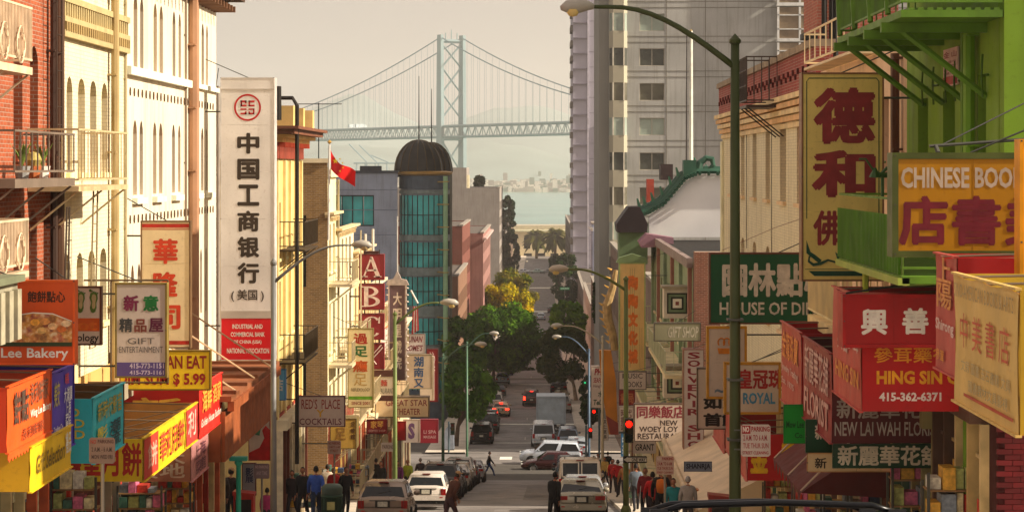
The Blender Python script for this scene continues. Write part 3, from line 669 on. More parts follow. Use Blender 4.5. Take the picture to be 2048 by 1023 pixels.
gpo = gp.build('corner_post', mat('#86a882', .5, .2), tr)
me = MB().lathe([(.23, 0), (.36, 0), (.36, .08), (.23, .08)], (0, 0, 0), 10).mesh('collar', mat('#a88a4a', .5, .3))
for k in range(9): o = link('collar', me, gpo); o.location = (Xo(891, T-1.2), T-1.2, 19+k*2.2)
for k in range(9):
    z = 19+k*2.2; MB().tube([(Xo(891, T-1.2), T-1.2, z), (Xo(870, T), T+1, z)], .07, 5).build('bracket', mat('#a88a4a', .5, .3), tr)
# houses farther along on the left
def plainhouse(name, lb, D0, D1, zt, hx, wins=True, xface=-9, kind='wall', back=14, winw=1.0, gl=None, cat='house', tops=None):
    r = thing(name, lb, cat, (xface, D0, zg(D0)))
    fr = FL(xface, D0) if xface < 0 else FRt(xface, D1); m_ = mat(hx, .85, 0, .15, .5, .2, kind); W_ = D1-D0; z0 = zg(D1)-1
    hs = []
    if wins:
        z = zg(D0)+3.6
        while z+2 < zt-.4:
            hs += [(x_, x_+winw, z, z+1.7) for x_ in np.arange(1, W_-winw-.5, winw+1.1)]; z += 3.1
    facade(r, fr, W_, z0, zt, hs, m_, mat('#4a443a', .6), gl or [GLZ, BLIND], .18, body=back)
    coping(r, fr, W_, zt+.001, mat('#8d857a', .8), .12, .2)
    return r, fr
r, f_ = plainhouse('house', 'red brown flat fronted house just past the turret', 262, 290, Zo(452, 262), '#6f4238', xface=-10.0)
r, f_ = plainhouse('house', 'dusty pink tall house with pale cornice past the turret', 290.1, 330, Zo(462, 300), '#8a665f', xface=-8.2)
cornice(r, f_, 39.8, Zo(462, 300)-1.2, mat('#b39a92', .8), ((.15, .3), (.5, .3)))
r, f_ = plainhouse('building', 'blank grey wall building with lit white street corner below the bridge tower', 420, 452, Zo(376, 420), '#8c857e', xface=-8.6, back=22, winw=2)
MB().box(Xo(897, 420), Xo(933, 420), 420.0, 436, Zo(376, 420)+.01, Zo(335, 420)).build('stair_tower', mat('#8c857e', .85, 0, .15, .5, .2, 'wall'), r)
MB().tube([(Xo(933, 421), 422, Zo(376, 420)), (Xo(933, 421), 422, Zo(350, 420))], .6, 8).build('roof_vent', mat('#a59c80', .8), r)
plainhouse('house', 'low brown brick house under the pink one', 232, 261.8, Zo(545, 240), '#7c5c48', xface=-9.4)
plainhouse('house', 'dark brick house beside the conifer at the street end', 500, 640, Zo(470, 520), '#6b5a4c', xface=-9)
# pier building at the end of the street
r = thing('pier_building', 'long cream harbour pier building with arched windows behind the palms', 'building', (0, 790, 4)); fr = FC(790, Xo(960, 790)); W_ = 60
z1 = Zo(463, 790); hs = [(x_, x_+2.4, 7.5, 12.2, .6) for x_ in np.arange(1.5, 55, 5.0)]+[(x_, x_+3, 2.8, 5.8) for x_ in np.arange(1.5, 55, 5.0)]
wall_holes(MB(), W_, 1.5, z1, hs, .5).build('street_wall', mat('#cdbd98', .8, 0, .15, .2), r, fr)
for h in hs: window(r, fr, h, .5, mat('#5c5a4c', .6), GLZ)
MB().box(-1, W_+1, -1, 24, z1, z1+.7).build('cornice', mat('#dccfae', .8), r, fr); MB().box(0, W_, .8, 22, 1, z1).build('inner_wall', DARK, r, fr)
MB().prism([(0, z1+.7), (W_, z1+.7), (W_-3, z1+2.2), (3, z1+2.2)], 3, 22).build('roof', mat('#a39a86', .8), r, fr)
MB().box(-8, 60, 780, 781, 4.6, 6.2)

# ================================================================ right row (street wall at X = 6.3)
def RH(D1, us, v0, v1, uz, arch=.25):
    D = Du(uz, 6.3); z1, z0 = Zo(v0, D), Zo(v1, D)
    return [(D1-Du(a, 6.3), D1-Du(b_, 6.3), z0, z1, arch) for a, b_ in us]
# green house
D0, D1 = 29.0, 36.3; fr = FRt(6.3, D1); GN = mat('#709022', .75, 0, .14, .8, .15, 'wall'); GN2 = mat('#587c1e', .6, 0, .3, 2, kind='wall')
r = thing('house', 'lime green house with green iron fire escapes above the red awnings', 'house', (6.3, D0, zg(D0)))
hs = [(D1-Du(a, 6.3), D1-Du(b_, 6.3), Zo(500, 33), Zo(v, 33), 0) for a, b_, v in ((1836, 1856, 190), (1886, 1910, 183), (1956, 1972, 165))]+[(D1-Du(a, 6.3), D1-Du(b_, 6.3), 41.5, 43.5, 0) for a, b_ in ((1836, 1856), (1886, 1910), (1956, 1972))]
facade(r, fr, D1-D0, zg(D0)-1, 45, hs, GN, mat('#3f5a12', .6), mat('#24330c', .4, 0, .3), .3, body=9)
MB().box(6.31, 6.9, D0-.3, D0-.005, 33, 45).build('corner_pier', GN, r)
zf = Zo(75, 34.8)
p = balcony(r, fr, D1-34.9, D1-28.7, zf, 1.4, 1.5, GN2, sp=.1, slab=.1, ends=True, braces=False)
for dd in (34.6, 33.0, 31.4, 29.8):
    MB().tube([(D1-dd, -1.35, zf-.1), (D1-dd, 0, zf-1.15)], .05, 5).build('strut', GN2, p, fr)
    MB().box(D1-dd-.06, D1-dd+.06, -1.5, 0, zf-.24, zf-.102).build('beam', GN2, p, fr)
    MB().tube([(D1-dd, -1.4, zf+.02), (D1-dd-.5, -1.4, zf+1.5)], .045, 5).build('post', GN2, p, fr)
for k in range(10): MB().box(D1-34.9, D1-28.7, -1.3+k*.13, -1.22+k*.13, zf+.002, zf+.03).build('slat', GN2, p, fr)
MB().box(D1-34.8, D1-28.75, -1.36, -1.345, zf+.2, zf+1.45).build('sheet_panel', mat('#5c8a1c', .6, 0, .2, 6, kind='corr'), p, fr)
z2 = Zo(515, 34.6)
p = balcony(r, fr, D1-34.7, D1-28.6, z2, 1.4, 1.05, GN2, solid=.78, sp=.09, slab=.1, braces=False)
MB().box(D1-34.7, D1-28.6, -1.46, -1.3, z2-.12, z2-.02).build('edge_beam', mat('#94a444', .6), p, fr)
cor = MB().box(-.02, .02, -.02, .02, 0, .8).mesh('rib', mat('#4d7a14', .6))
for k in range(46): link('rib', cor, p, fr.at(D1-34.65+k*.13, -1.41, z2+.02))
MB().tube([(D1-32.5, -1.3, z2), (D1-32.5, -1.3, z2-2.2)], .05, 6).build('post', mat('#a8b83c', .6), p, fr)
pipe(r, fr, D1-Du(1945, 6.3), 33, zf, .06, mat('#557a16', .5)); pipe(r, fr, D1-Du(1955, 6.3), 33, zf, .09, mat('#668f1c', .5))
rod = MB().tube([(-.12, -.06, 0), (-.05, -.09, .3), (-.12, -.06, .6)], .016, 4).tube([(-.12, -.06, .3), (.12, -.03, .3)], .02, 4).mesh('tie_rod', mat('#3f5e14', .5))
for u in (1858, 1880, 1905, 1924, 1980): link('tie_rod', rod, r, fr.at(D1-Du(u, 6.3), -.02, 39.0))
psn = thing('paper_sign', 'faded white and red notice hanging on the green wall under the fire escape', 'sign', (6.2, 33.4, 39)); fp = fr.at(D1-Du(1884, 6.2), -.08, Zo(173, 32.3))
wd = Du(1884, 6.2)-Du(1912, 6.2); hh = Zo(98, 32)-Zo(173, 32)
MB().box(0, wd, 0, .03, 0, hh).build('panel', mat('#c9a79c', .7, 0, .3, 3), psn, fp); text(psn, fp, '金 山', .05, wd-.05, .75*hh, .92*hh, tcol('#8a3430')); MB().box(.02, wd-.02, -.01, -.001, .02, .14).build('band', tcol('#9c2f28'), psn, fp)
for k in range(5): text(psn, fp, ['平安大廈', '四樓 二樓', '出入平安', '美國加州', '三藩市'][k], .08, wd-.08, hh*(.2+.1*k), hh*(.27+.1*k), tcol('#8a5650'))
# near corner: red painted brick pier, bricks built one by one
rp = thing('brick_pier', 'dark red painted brick pier below the cream bookstore awning', 'pier', (6.75, 28.6, zg(28.6)))
bx0, bx1, by = Xo(1993, 28.4), 7.6, 28.4; mo = MB().box(bx0+.02, bx1, by+.015, 28.95, zg(28)-1, 35.6).build('mortar', mat('#3a0e0e', .9), rp)
bks = [MB().box(.004, .216, 0, .05, .004, .071).mesh('brick', mat(h, .6, 0, .3, 4)) for h in ('#5c1114', '#541013', '#66171a')]
for k in range(46):
    for j in range(6):
        xx = bx0+j*.22-(k % 2)*.11+.11; 
        if xx+.21 < bx1+.1: link('brick', R.choice(bks), rp, Fr((xx, by+R.uniform(-.004, .004), 32.1+k*.075), 0))
# cream house behind the big vertical sign
D0, D1 = 36.32, 47.6; fr = FRt(6.3, D1); PK = mat('#d8b593', .8, 0, .12, .8, .15, 'wall')
r = thing('house', 'pinkish cream plastered house between the green house and the arched brick one', 'house', (6.3, D0, zg(D0)))
facade(r, fr, D1-D0, zg(D0)-1, Zo(96, 38), rows(D1-D0, (1.2, 3.6, 6, 8.6), (34.9, 37.6), .8, 1.7), PK, mat('#7d6a50', .6), [GLZ, BLIND], .22, sill=PK)
pipe(r, fr, D1-D0-.5, 33, 40, .08, mat('#5b3b2a', .5)); pipe(r, fr, D1-D0-1.1, 33, 40, .03, mat('#b2a080', .5), .05)
for xx in (6.6, 8.0, 9.2): link('tie_rod', rod, r, fr.at(xx, -.02, 37.8))
p = balcony(r, fr, 1.0, 8.0, 40.2, .5, .75, mat('#c9b48f', .6), sp=.8, slab=.05, braces=False, name='roof_rail')
p = balcony(r, fr, D1-41.2, D1-37.2, Zo(622, 42), 1.1, .95, mat('#d8c493', .6), sp=.12, slab=.2, slabm=mat('#d9c08c', .7))
bt_ = thing('brick_tower', 'red brick stair tower with dark pipes rising behind the cream houses', 'tower', (7.6, 50, 35))
MB().box(Xo(1634, 49.5), Xo(1712, 49.5)+1, 49.5, 52, 38, 46).build('brick_wall', mat('#9a5545', .85, 0, .3, 2, .7, 'brick'), bt_)
for u in (1649, 1664, 1672): MB().tube([(Xo(u, 49.3), 49.35, 40.5), (Xo(u, 49.3), 49.35, 46)], .07, 6).build('drain_pipe', DARK, bt_)
MB().box(Xo(1600, 49.3), Xo(1628, 49.3), 48.6, 49.3, Zo(80, 49), Zo(68, 49)).build('roof_vent', DARK, bt_)
# cream arched brick house at the corner
D0, D1 = 47.7, 73.5; fr = FRt(6.3, D1); CM = mat('#e3c6a4', .8, 0, .1, 1, .4, 'paintbrick')
r = thing('brick_house', 'cream painted brick corner house with narrow arched windows and red parapet', 'house', (6.3, D0, zg(D0)))
ws = [(1460, 1467), (1482, 1489), (1505, 1513), (1531, 1540), (1560, 1572), (1594, 1606)]
hs = RH(D1, ws, 235, 402, 1566, .35)+RH(D1, ws, 492, 640, 1536, .35)
facade(r, fr, D1-D0, zg(D1)-1, 39.8, hs, CM, mat('#9c7a5a', .6), [mat('#5f4836', .5, 0, .3, 2), mat('#6f573e', .5)], .22, sill=mat('#d9b48a', .8))
for k in range(5): MB().box(-.06*k, D1-D0, -.06-.055*k, -.004, 39.0+k*.17, 39.13+k*.17).build('corbel_course', mat(['#dcb98c', '#cfa574'][k % 2], .8), r, fr)
RD = mat('#8f3a34', .8, 0, .3, 2, .6, 'brick')
MB().box(-.1, D1-D0, -.12, .3, 39.86, 40.75).build('parapet', RD, r, fr); MB().box(-.14, D1-D0, -.2, .36, 40.751, 40.92).build('coping', mat('#8b7a66', .85, 0, .3, 3), r, fr)
me = MB().box(-.05, .05, -.05, -.002, -.07, .07).mesh('vent', mat('#4f1d1a', .8))
for k in range(50): link('vent', me, r, fr.at(.35+k*.5, -.12, 40.2+.12*(k % 2)))
for xx in (0.05,): MB().box(xx-.04, xx+.5, -.08, -.004, 26, 38.9).build('quoin', mat('#e8cda9', .8), r, fr)
cg = balcony(r, fr, D1-56.6, D1-54.6, Zo(208, 54), 1.0, 1.25, mat('#3a2f28', .5, .3), sp=.2, slab=.07)
for zz in (.5, .9, 1.25): MB().tube([(D1-56.6, -1, Zo(208, 54)+zz), (D1-54.6, -1, Zo(208, 54)+zz)], .02, 4).build('rail', mat('#3a2f28', .5), cg, fr)
wr = MB(); q = random.Random(3)
for k in range(2):
    xx = 9+k*7; wr.tube([(xx+.05*math.sin(t*3+k), -.03, 39-t*.5) for t in np.linspace(0, 6+q.random()*4, 14)], .012, 3)
wr.build('cable_run', DARK, r, fr)
# ---- pagoda-roofed corner building
D0, D1 = 88, 119; fr = FRt(6.3, D1); PG = mat('#7c8a6a', .75, 0, .2, 1, .2, 'wall')
r = thing('pagoda_building', 'pale green building with pink trim balconies and upswept green tile roof', 'building', (6.3, D0, zg(D0)))
facade(r, fr, D1-D0, zg(D1)-1, 34.2, rows(31, [1.2+k*3 for k in range(10)], (22.8, 26.4, 30), 1.3, 2.2), PG, mat('#3f5a3a', .6), [GLZ, mat('#a63b2c', .6), BLIND], .25, sill=mat('#c9b690', .8), body=0)
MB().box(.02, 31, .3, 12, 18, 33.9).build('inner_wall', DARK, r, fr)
for xx in (0.2, 6, 12, 18, 24, 30): MB().box(xx, xx+.45, -.16, -.004, 20, 34.2).build('column', mat(['#8a5a4c', '#78866a'][int(xx) % 12 == 0], .7), r, fr)
MB().box(0, 31, -.25, -.005, 33.8, 34.2).build('fascia', mat('#7a6a64', .7), r, fr)
for zz in (22, 25.6, 29.2):
    for a, b_ in ((.6, 14), (16, 30)): balcony(r, fr, a, b_, zz, 1.1, 1.0, mat('#a9a98a', .6), sp=.3, slab=.14, slabm=mat('#c4b38c', .8), braces=False)
gw = Xo(1300, 119); prof = [(1290, 470), (1900, 470), (1900, 352), (1392, 352), (1372, 362), (1350, 388), (1322, 412), (1300, 425), (1290, 432)]
gy = 116.5
MB().prism([(Xo(u, gy), Zo(v, gy)) for u, v in [(1298, 474), (1620, 474), (1620, 352), (1395, 352), (1374, 362), (1352, 388), (1326, 414), (1298, 432)]], gy, gy+.4).build('gable_wall', mat('#d9dcda', .8, 0, .1, .5), r)
GT = mat('#2c5040', .4, 0, .3, 1.5)
rid = [(1284, 424), (1300, 418), (1326, 404), (1350, 376), (1370, 352), (1395, 342), (1470, 342), (1620, 342)]
for k, off in enumerate((0, .35, .7, 1.05)):
    MB().tube([(Xo(u, gy)-.08*k, gy-.25+off*1.4, Zo(v, gy)+.13*math.sin(k)) for u, v in rid], .17, 6).build('roof_ridge', GT, r)
for k in range(26):
    t = k/25*(len(rid)-2); i = int(t); u = rid[i][0]+(rid[i+1][0]-rid[i][0])*(t-i); v = rid[i][1]+(rid[i+1][1]-rid[i][1])*(t-i)
    MB().tube([(Xo(u, gy), gy-.55, Zo(v, gy)-.15), (Xo(u, gy), gy+1.6, Zo(v, gy)+.28)], .1, 6).build('roof_tile', GT, r)
    if k % 3 == 0: MB().tube([(Xo(u, gy)-.1, gy+.3, Zo(v, gy)+.2), (Xo(u, gy)-.25, gy+.3, Zo(v, gy)+.75)], [.12, .05], 5).build('ridge_finial', mat('#3a6a50', .4), r)
b = MB().tube([(Xo(u, gy), gy-.1, Zo(v, gy)) for u, v in ((1396, 345), (1400, 325), (1412, 316), (1424, 318), (1426, 330), (1416, 338))], [.28, .2, .17, .17, .13, .06], 8).build('dragon_finial', GT, r)
MB().box(Xo(1366, gy), Xo(1392, gy), gy-.4, gy+.7, Zo(352, gy), Zo(320, gy)).build('ridge_block', GT, r)
MB().box(Xo(1322, 124), Xo(1346, 124), 124, 126, Zo(360, 124), Zo(328, 124)).build('roof_tank', mat('#3b3030', .7), r)
MB().box(Xo(1294, 121), Xo(1308, 121), 121, 122, Zo(405, 121), Zo(358, 121)).build('roof_chimney', mat('#9c4334', .8), r)
pr = [(1230, 446), (1254, 412), (1276, 412), (1292, 446), (1290, 462), (1232, 462)]
MB().prism([(Xo(u, 118), Zo(v, 118)) for u, v in pr], 115.8, 119).build('turret_roof', mat('#2a2024', .6), r)
MB().box(Xo(1236, 118), Xo(1292, 118), 116.2, 118.8, Zo(525, 118), Zo(462, 118)).build('turret_wall', mat('#566a4a', .7), r)
MB().prism([(Xo(u, 114), Zo(v, 114)) for u, v in [(1276, 482), (1292, 466), (1345, 474), (1345, 490), (1282, 494)]], 113, 115).build('pink_canopy', mat('#7d5c68', .8), r)
for k, v in enumerate((604, 762)):                                   # square spiral window boxes
    D = 84+0; z = Zo(v, 92); x0_ = Xo(1326, 92); b2 = Fr((x0_, 91.3, z-.65), 0)
    c_ = MB().box(0, 1.15, 0, 1.1, 0, 1.3).build('bay_box', mat('#b9ad9b', .7), r, b2)
    for a, h in ((.13, '#2a2a20'), (.2, '#5f7050'), (.3, '#24251c'), (.38, '#cfc6b4'), (.5, '#7a3c2c')): MB().box(a, 1.15-a, -.01-a*.08, -.001, a+.07, 1.3-a-.07).build('spiral_panel', mat(h, .6), c_, b2)
    MB().box(-.1, 1.25, -.15, 1.1, 1.301, 1.4).build('bay_cap', mat('#8d806a', .7), r, b2)
bw = MB().box(6.32, 8.5, 87.0, 87.9, 20, Zo(503, 87.5)).build('brick_wall', mat('#7a4a38', .85, 0, .3, 2, .8, 'brick'), r)
fp_ = []
for k, (u, v0, v1, D, rr0, hx, lb) in enumerate(((1373, 65, 340, 121, .06, '#3b3634', 'thin dark rooftop mast beside the white flagpole'), (1382, 62, 320, 120, .14, '#d9d4c6', 'white rooftop flagpole above the green tile roof'))):
    t = thing('flagpole', lb, 'pole', (Xo(u, D), D, Zo(v1, D))); MB().tube([(Xo(u, D), D, Zo(v1, D)), (Xo(u, D)+.02, D, Zo(v0, D))], [rr0, rr0*.6], 6).build('pole', mat(hx, .5), t)
    MB().lathe([(0, -.1), (.1, 0), (0, .1)], (Xo(u, D), D, Zo(v0, D)), 8).build('finial', mat('#a8905a', .4, .4), t)
# low houses beyond
r, f_ = plainhouse('house', 'narrow dark house beyond the pagoda roof with ledges', 119.1, 128, Zo(560, 122), '#6a5a50', xface=6.3)
r, f_ = plainhouse('house', 'narrow brown corner house beyond the far crossing below the apartment block', 167, 194.5, 31, '#7a6658', xface=6.3)
r, f_ = plainhouse('house', 'tan and pink corner house at the far crossing on the sunless side', 128.1, 145, 27, '#a58a74', xface=6.3)
r, f_ = plainhouse('house', 'low unseen stucco house added behind the right street trees to shade the street', 226, 250, 24.0, '#8a7f74', xface=6.4)  # added out of sight; its height sets where sun reaches the trees
r, f_ = plainhouse('house', 'low unseen brown house beside the slate blue one, added to shade the trees', 250.1, 276.8, 23.6, '#75665a', xface=6.4)  # second unseen house, added to carry that shade on
r, f_ = plainhouse('house', 'slate blue flat roofed house below the apartment towers', 277, 284, Zo(448, 277), '#8d93a8', xface=6.6)
cornice(r, f_, 7, Zo(448, 277)-.9, mat('#c6c2bc', .8), ((.2, .25), (.4, .2)))
r, f_ = plainhouse('house', 'white gabled house behind the street trees', 284.2, 340, 19.3, '#c4b4a4', xface=6.6)
r, f_ = plainhouse('house', 'dark brick house in front of the far tower', 345, 440, Zo(590, 345), '#5b4c44', xface=7)
r, f_ = plainhouse('house', 'long dark brick warehouse, mostly hidden, added to shade the far street toward the palms', 445, 755, 21, '#4c443e', xface=8.2)  # added to keep sun off the far end of the road
# big grey apartment block
T = 195; xl = Xo(1218, T); fr = FC(T, xl); zt = 92; W_ = 62; AG = mat('#a0a09b', .85, 0, .2, .25, .2, 'wall')
r = thing('apartment_block', 'huge grey concrete apartment block with paired windows and faceted corner bays', 'building', (xl, T, zg(T)))
fl = 3.22; hs = []; zb = Zo(340, T)
for k in range(-6, 19):
    z = zb+fl*k; hs.append(((1279-1218)*T/F, (1329-1218)*T/F, z, z+1.62))
    if z+2 < zt:
        for j in range(9): hs.append((21+j*4.5, 23.3+j*4.5, z, z+1.62))
wall_holes(MB(), W_, zg(T)-1, zt, hs, .22).build('front_wall', AG, r, fr)
PW = [mat('#4d4f48', .3, 0, .5, .4), mat('#8f9a8e', .25, 0, .4, .4), mat('#5d5a4c', .3, 0, .5, .4)]
for i, h in enumerate(hs): window(r, fr, h, .22, mat('#b5ae9f', .6), PW[i % 3], rail=False, mull=1)
MB().poly([(0, 0, 10), (0, 0, zt), (0, 30, zt), (0, 30, 10)]).poly([(W_, 0, 10), (W_, 0, zt), (W_, 30, zt), (W_, 30, 10)]).poly([(0, 0, zt), (W_, 0, zt), (W_, 30, zt), (0, 30, zt)]).build('side_wall', AG, r, fr)
for k in range(-6, 19):
    z = zb+fl*k
    for a in (-.55, .0): MB().box(0, W_, -.03, -.002, z+fl-.5+a, z+fl-.44+a).build('string_course', mat('#77746a', .85), r, fr)
for u in (1250, 1332, 1410): MB().box((u-1218)*T/F, (u-1218)*T/F+.07, -.02, -.002, 12, zt).build('joint_strip', mat('#77746a', .85), r, fr)
MB().box(-.9, 0.6, .5, 20, 10, zt).build('corner_core', mat('#84827a', .85, 0, .12, .25), r, fr)
for k in range(-3, 18):                                               # faceted bays at the corner
    z = zb+fl*k; b = MB(); b2_ = MB()
    pts = [(-.0, -.001), (.35, -.75), (1.35, -.75), (1.7, -.001)]
    for (x0_, y0_), (x1_, y1_) in zip(pts, pts[1:]):
        b.poly([(x0_, y0_, z-1.1), (x1_, y1_, z-1.1), (x1_, y1_, z), (x0_, y0_, z)]); b2_.poly([(x0_, y0_, z+1.65), (x1_, y1_, z+1.65), (x1_, y1_, z+2.12), (x0_, y0_, z+2.12)])
    b.poly([(x_, y_, z) for x_, y_ in pts]); b2_.poly([(x_, y_, z+1.65) for x_, y_ in pts]); b2_.build('bay_head', mat('#a09a86', .8, 0, .12, .3), r, fr); b.poly([(x_, y_, z-1.1) for x_, y_ in pts])
    o = b.build('bay', mat('#a09a86', .8, 0, .12, .3), r, fr)
    p2 = MB()
    for (x0_, y0_), (x1_, y1_) in zip(pts, pts[1:]): p2.poly([(x0_+.03, y0_+.03, z), (x1_-.03, y1_+.03, z), (x1_-.03, y1_+.03, z+1.65), (x0_+.03, y0_+.03, z+1.65)])
    p2.build('pane', PW[(k+6) % 3], o, fr)
    [MB().box(xm, xm+.12, -.8, -.72, z, z+1.65).build('mullion', mat('#cfc8b6', .6), o, fr) for xm in (.3, 1.3)]
# white framed bay column
wb0 = (1552-1218)*T/F
for k in range(8, 14):
    z = Zo(78, T)+3.3*(k-8)-6.6; b = MB().box(wb0, wb0+4.2, -1, -.001, z-.3, z).box(wb0, wb0+.2, -1, -.8, z, z+2.9).box(wb0+2, wb0+2.2, -1, -.8, z, z+2.9).box(wb0+4, wb0+4.2, -1, -.8, z, z+2.9).box(wb0, wb0+4.2, -1, -.85, z+.8, z+.9).box(wb0, wb0+4.2, -1, -.85, z+2.1, z+2.2)
    o = b.build('white_bay', mat('#cfd0cc', .6), r, fr); MB().box(wb0+.1, wb0+4.1, -.88, -.86, z, z+2.9).build('pane', mat('#7b6b56', .25, 0, .6, .5), o, fr)
# slim far tower
T = 440; xl = Xo(1146, T); fr = FC(T, xl); zt = 95
r = thing('apartment_tower', 'slim pale lilac apartment tower with stacked side balconies at the water end', 'building', (xl, T, zg(T)))
MB().box(0, 14, 0, 40, 4, zt).build('wall', mat('#9e9aa4', .85, 0, .1, .15), r, fr)
me = MB().box(-.55, -.002, .3, 12, -.9, .25).mesh('balcony', mat('#6d675f', .8)); me2 = MB().box(0, 3.0, -.5, -.002, 0, .22).mesh('ledge', mat('#7b7680', .8))
for k in range(28): link('balcony', me, r, fr.at(0, 0, 10+k*3.2)); link('ledge', me2, r, fr.at(0, 0, 10.6+k*3.2))
for k in range(28): MB().box(3.4, 7.2, -.03, -.002, 11+k*3.2, 11.15+k*3.2).build('joint_strip', mat('#88848f', .8), r, fr)
MB().box(3.0, 3.3, -.3, -.002, 5, zt).build('fin', mat('#b5b1ba', .8), r, fr)
MB().box(7.1, 14, -.6, -.002, 4, Zo(236, T)).build('red_recess', mat('#6d3a34', .8), r, fr)
# ================================================================ shop fronts at street level
def shopfront(side, D0, D1, hgt, label, seed, cols=('#b08a52', '#7d3b2c', '#d0b88a'), xw=None, n=None, name='shop_front'):
    q = random.Random(seed); x_ = xw if xw is not None else (6.3 if side > 0 else -9)
    zb = min(zg(D0), zg(D1))+.05; fr = FRt(x_, D1, 0) if side > 0 else FL(x_, D0, 0); W_ = D1-D0; zt = max(zg(D0), zg(D1))+hgt
    r = thing(name, label, 'shop front', (x_, (D0+D1)/2, zb)); n = n or max(3, int(W_/.85)); w = W_/n
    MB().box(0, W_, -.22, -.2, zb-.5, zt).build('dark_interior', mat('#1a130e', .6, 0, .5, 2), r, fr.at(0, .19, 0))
    MB().box(0, W_, -.4, 0, zt, zt+.35).build('fascia', mat(q.choice(cols), .6), r, fr)
    for k in range(n+1):
        MB().box(k*w-.05, k*w+.05, -.26, 0, zb-.4, zt-.002).build('pilaster', mat(q.choice(cols), .6, 0, .3, 3), r, fr)
    for k in range(n):
        a, b_ = k*w+.1, (k+1)*w-.1; kind = q.random()
        MB().box(a, b_, -.16, -.13, zt-.55, zt-.5).box((a+b_)/2-.02, (a+b_)/2+.02, -.16, -.13, zb+.5, zt-.55).build('transom', mat(q.choice(cols), .5), r, fr)
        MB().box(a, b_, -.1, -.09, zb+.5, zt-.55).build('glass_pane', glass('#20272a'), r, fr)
        if kind < .45: MB().box(a, b_, -.2, -.11, zb-.4, zb+.55).build('stall_riser', mat(q.choice(('#6d2f26', '#b49a6a', '#4f5a40', '#8c8274')), .7), r, fr)
        for j in range(q.randint(6, 11)):                             # goods and bills in the window
            ww, hh_ = q.uniform(.08, min(.4, w*.4)), q.uniform(.1, .5); px = q.uniform(a, b_-ww); pz = q.uniform(zb+.5, zt-.6-hh_)
            MB().box(px, px+ww, -.135-j*.003, -.125-j*.003, pz, pz+hh_).build('window_bill', mat(q.choice(('#b5382a', '#d6c79a', '#3f6a5a', '#c99a3a', '#7f8c98', '#d8cfc0', '#2f3f57', '#a8b06a')), .6, 0, .5, 12), r, fr)
    return r
LS = [(30, 33.6, 2.6, 'bakery shop front under the orange awning'), (33.7, 38.9, 2.7, 'dark video shop front under the turquoise awning'), (39.1, 45.2, 2.7, 'produce shop front beneath the yellow bakery awning'),
      (45.3, 51, 2.8, 'shop front beneath the red awning with pale pier'), (51.1, 57.8, 3.1, 'corner shop front behind the turquoise pole'), (70.7, 78.1, 3.1, 'red trimmed shop front in the yellow corner house'),
      (88.1, 95.8, 3, 'bright shop front behind the green litter bin crowd'), (96, 103.5, 3, 'red pillared shop front below the cocktail sign'), (103.7, 110, 3, 'narrow glass shop front below the balconies'), (110.2, 117, 3, 'restaurant shop front in the tan house'),
      (117.2, 127, 3, 'theatre shop front below the tiled ornament'), (127.2, 139, 3, 'corner shop front by the far left crossing')]
for i, (a, b_, h, lb) in enumerate(LS): shopfront(-1, a, b_, h, lb, 10+i, [('#c8a766', '#7d3b2c', '#8a8070'), ('#b03424', '#d9c08c', '#c65f3a'), ('#d2c4a4', '#8f8672', '#6a3a2c')][i % 3])
RS = [(29.0, 32.5, 2.5, 'florist shop front nearest the red brick pier'), (32.6, 36.2, 2.5, 'dark herbal shop front with cream columns under the green board'), (36.4, 42, 2.6, 'timber framed shop front under the maroon sloping awning'), (42.1, 47.5, 2.7, 'pale curtained shop front behind the big lamp post'),
      (47.8, 56, 2.8, 'shop front beneath the red box awning with gold characters'), (56.2, 64.5, 2.9, 'shop front beneath the long white awning'), (64.7, 73.4, 2.9, 'corner shop front behind the orange backpack'), (88.2, 98, 3, 'shop front beneath the cocktail crowd opposite, in the pagoda building'),
      (98.2, 108, 3, 'middle shop front in the pagoda building'), (108.2, 118.8, 3, 'last shop front in the pagoda building'), (119.2, 128, 3, 'shop front in the narrow dark house'), (128.2, 145, 3, 'shop front in the tan and pink corner house')]
RS[7] = (88.2, 98, 3, 'first shop front in the pagoda building, by the brick corner')
for i, (a, b_, h, lb) in enumerate(RS): shopfront(1, a, b_, h, lb, 50+i, [('#b99c64', '#5a4030', '#cbb27c'), ('#8f8454', '#c4ad78', '#3f5a44'), ('#a4885a', '#7d4a34', '#cdbc94')][i % 3])

def rack(label, x_, D, seed, w=.9, h=1.5, ang=0):
    q = random.Random(seed); z = zg(D)+.13; t = thing('display_stand', label, 'stand', (x_, D, z), 'goods stands along the pavements'); fr = Fr((x_, D, z), ang)
    for px_ in (0, w): MB().box(px_-.02, px_+.02, -.02, .02, 0, h).box(px_-.02, px_+.02, .45, .49, 0, h*.9).build('post', METAL, t, fr)
    for k in range(4):
        zz = .3+k*h*.22; MB().box(0, w, 0, .45, zz, zz+.025).build('shelf', mat('#8a6a44', .7), t, fr); x0_ = .03
        while x0_ < w-.15:
            ww = q.uniform(.08, .22); MB().box(x0_, x0_+ww, q.uniform(.0, .1), .4, zz+.027, zz+.027+q.uniform(.08, h*.2)).build('goods', mat(q.choice(('#b5382a', '#d6c79a', '#3f6a5a', '#c99a3a', '#7f8c98', '#d8cfc0', '#2f3f57', '#a8b06a', '#c86a8a')), .6, 0, .5, 12), t, fr); x0_ += ww+.02
    return t
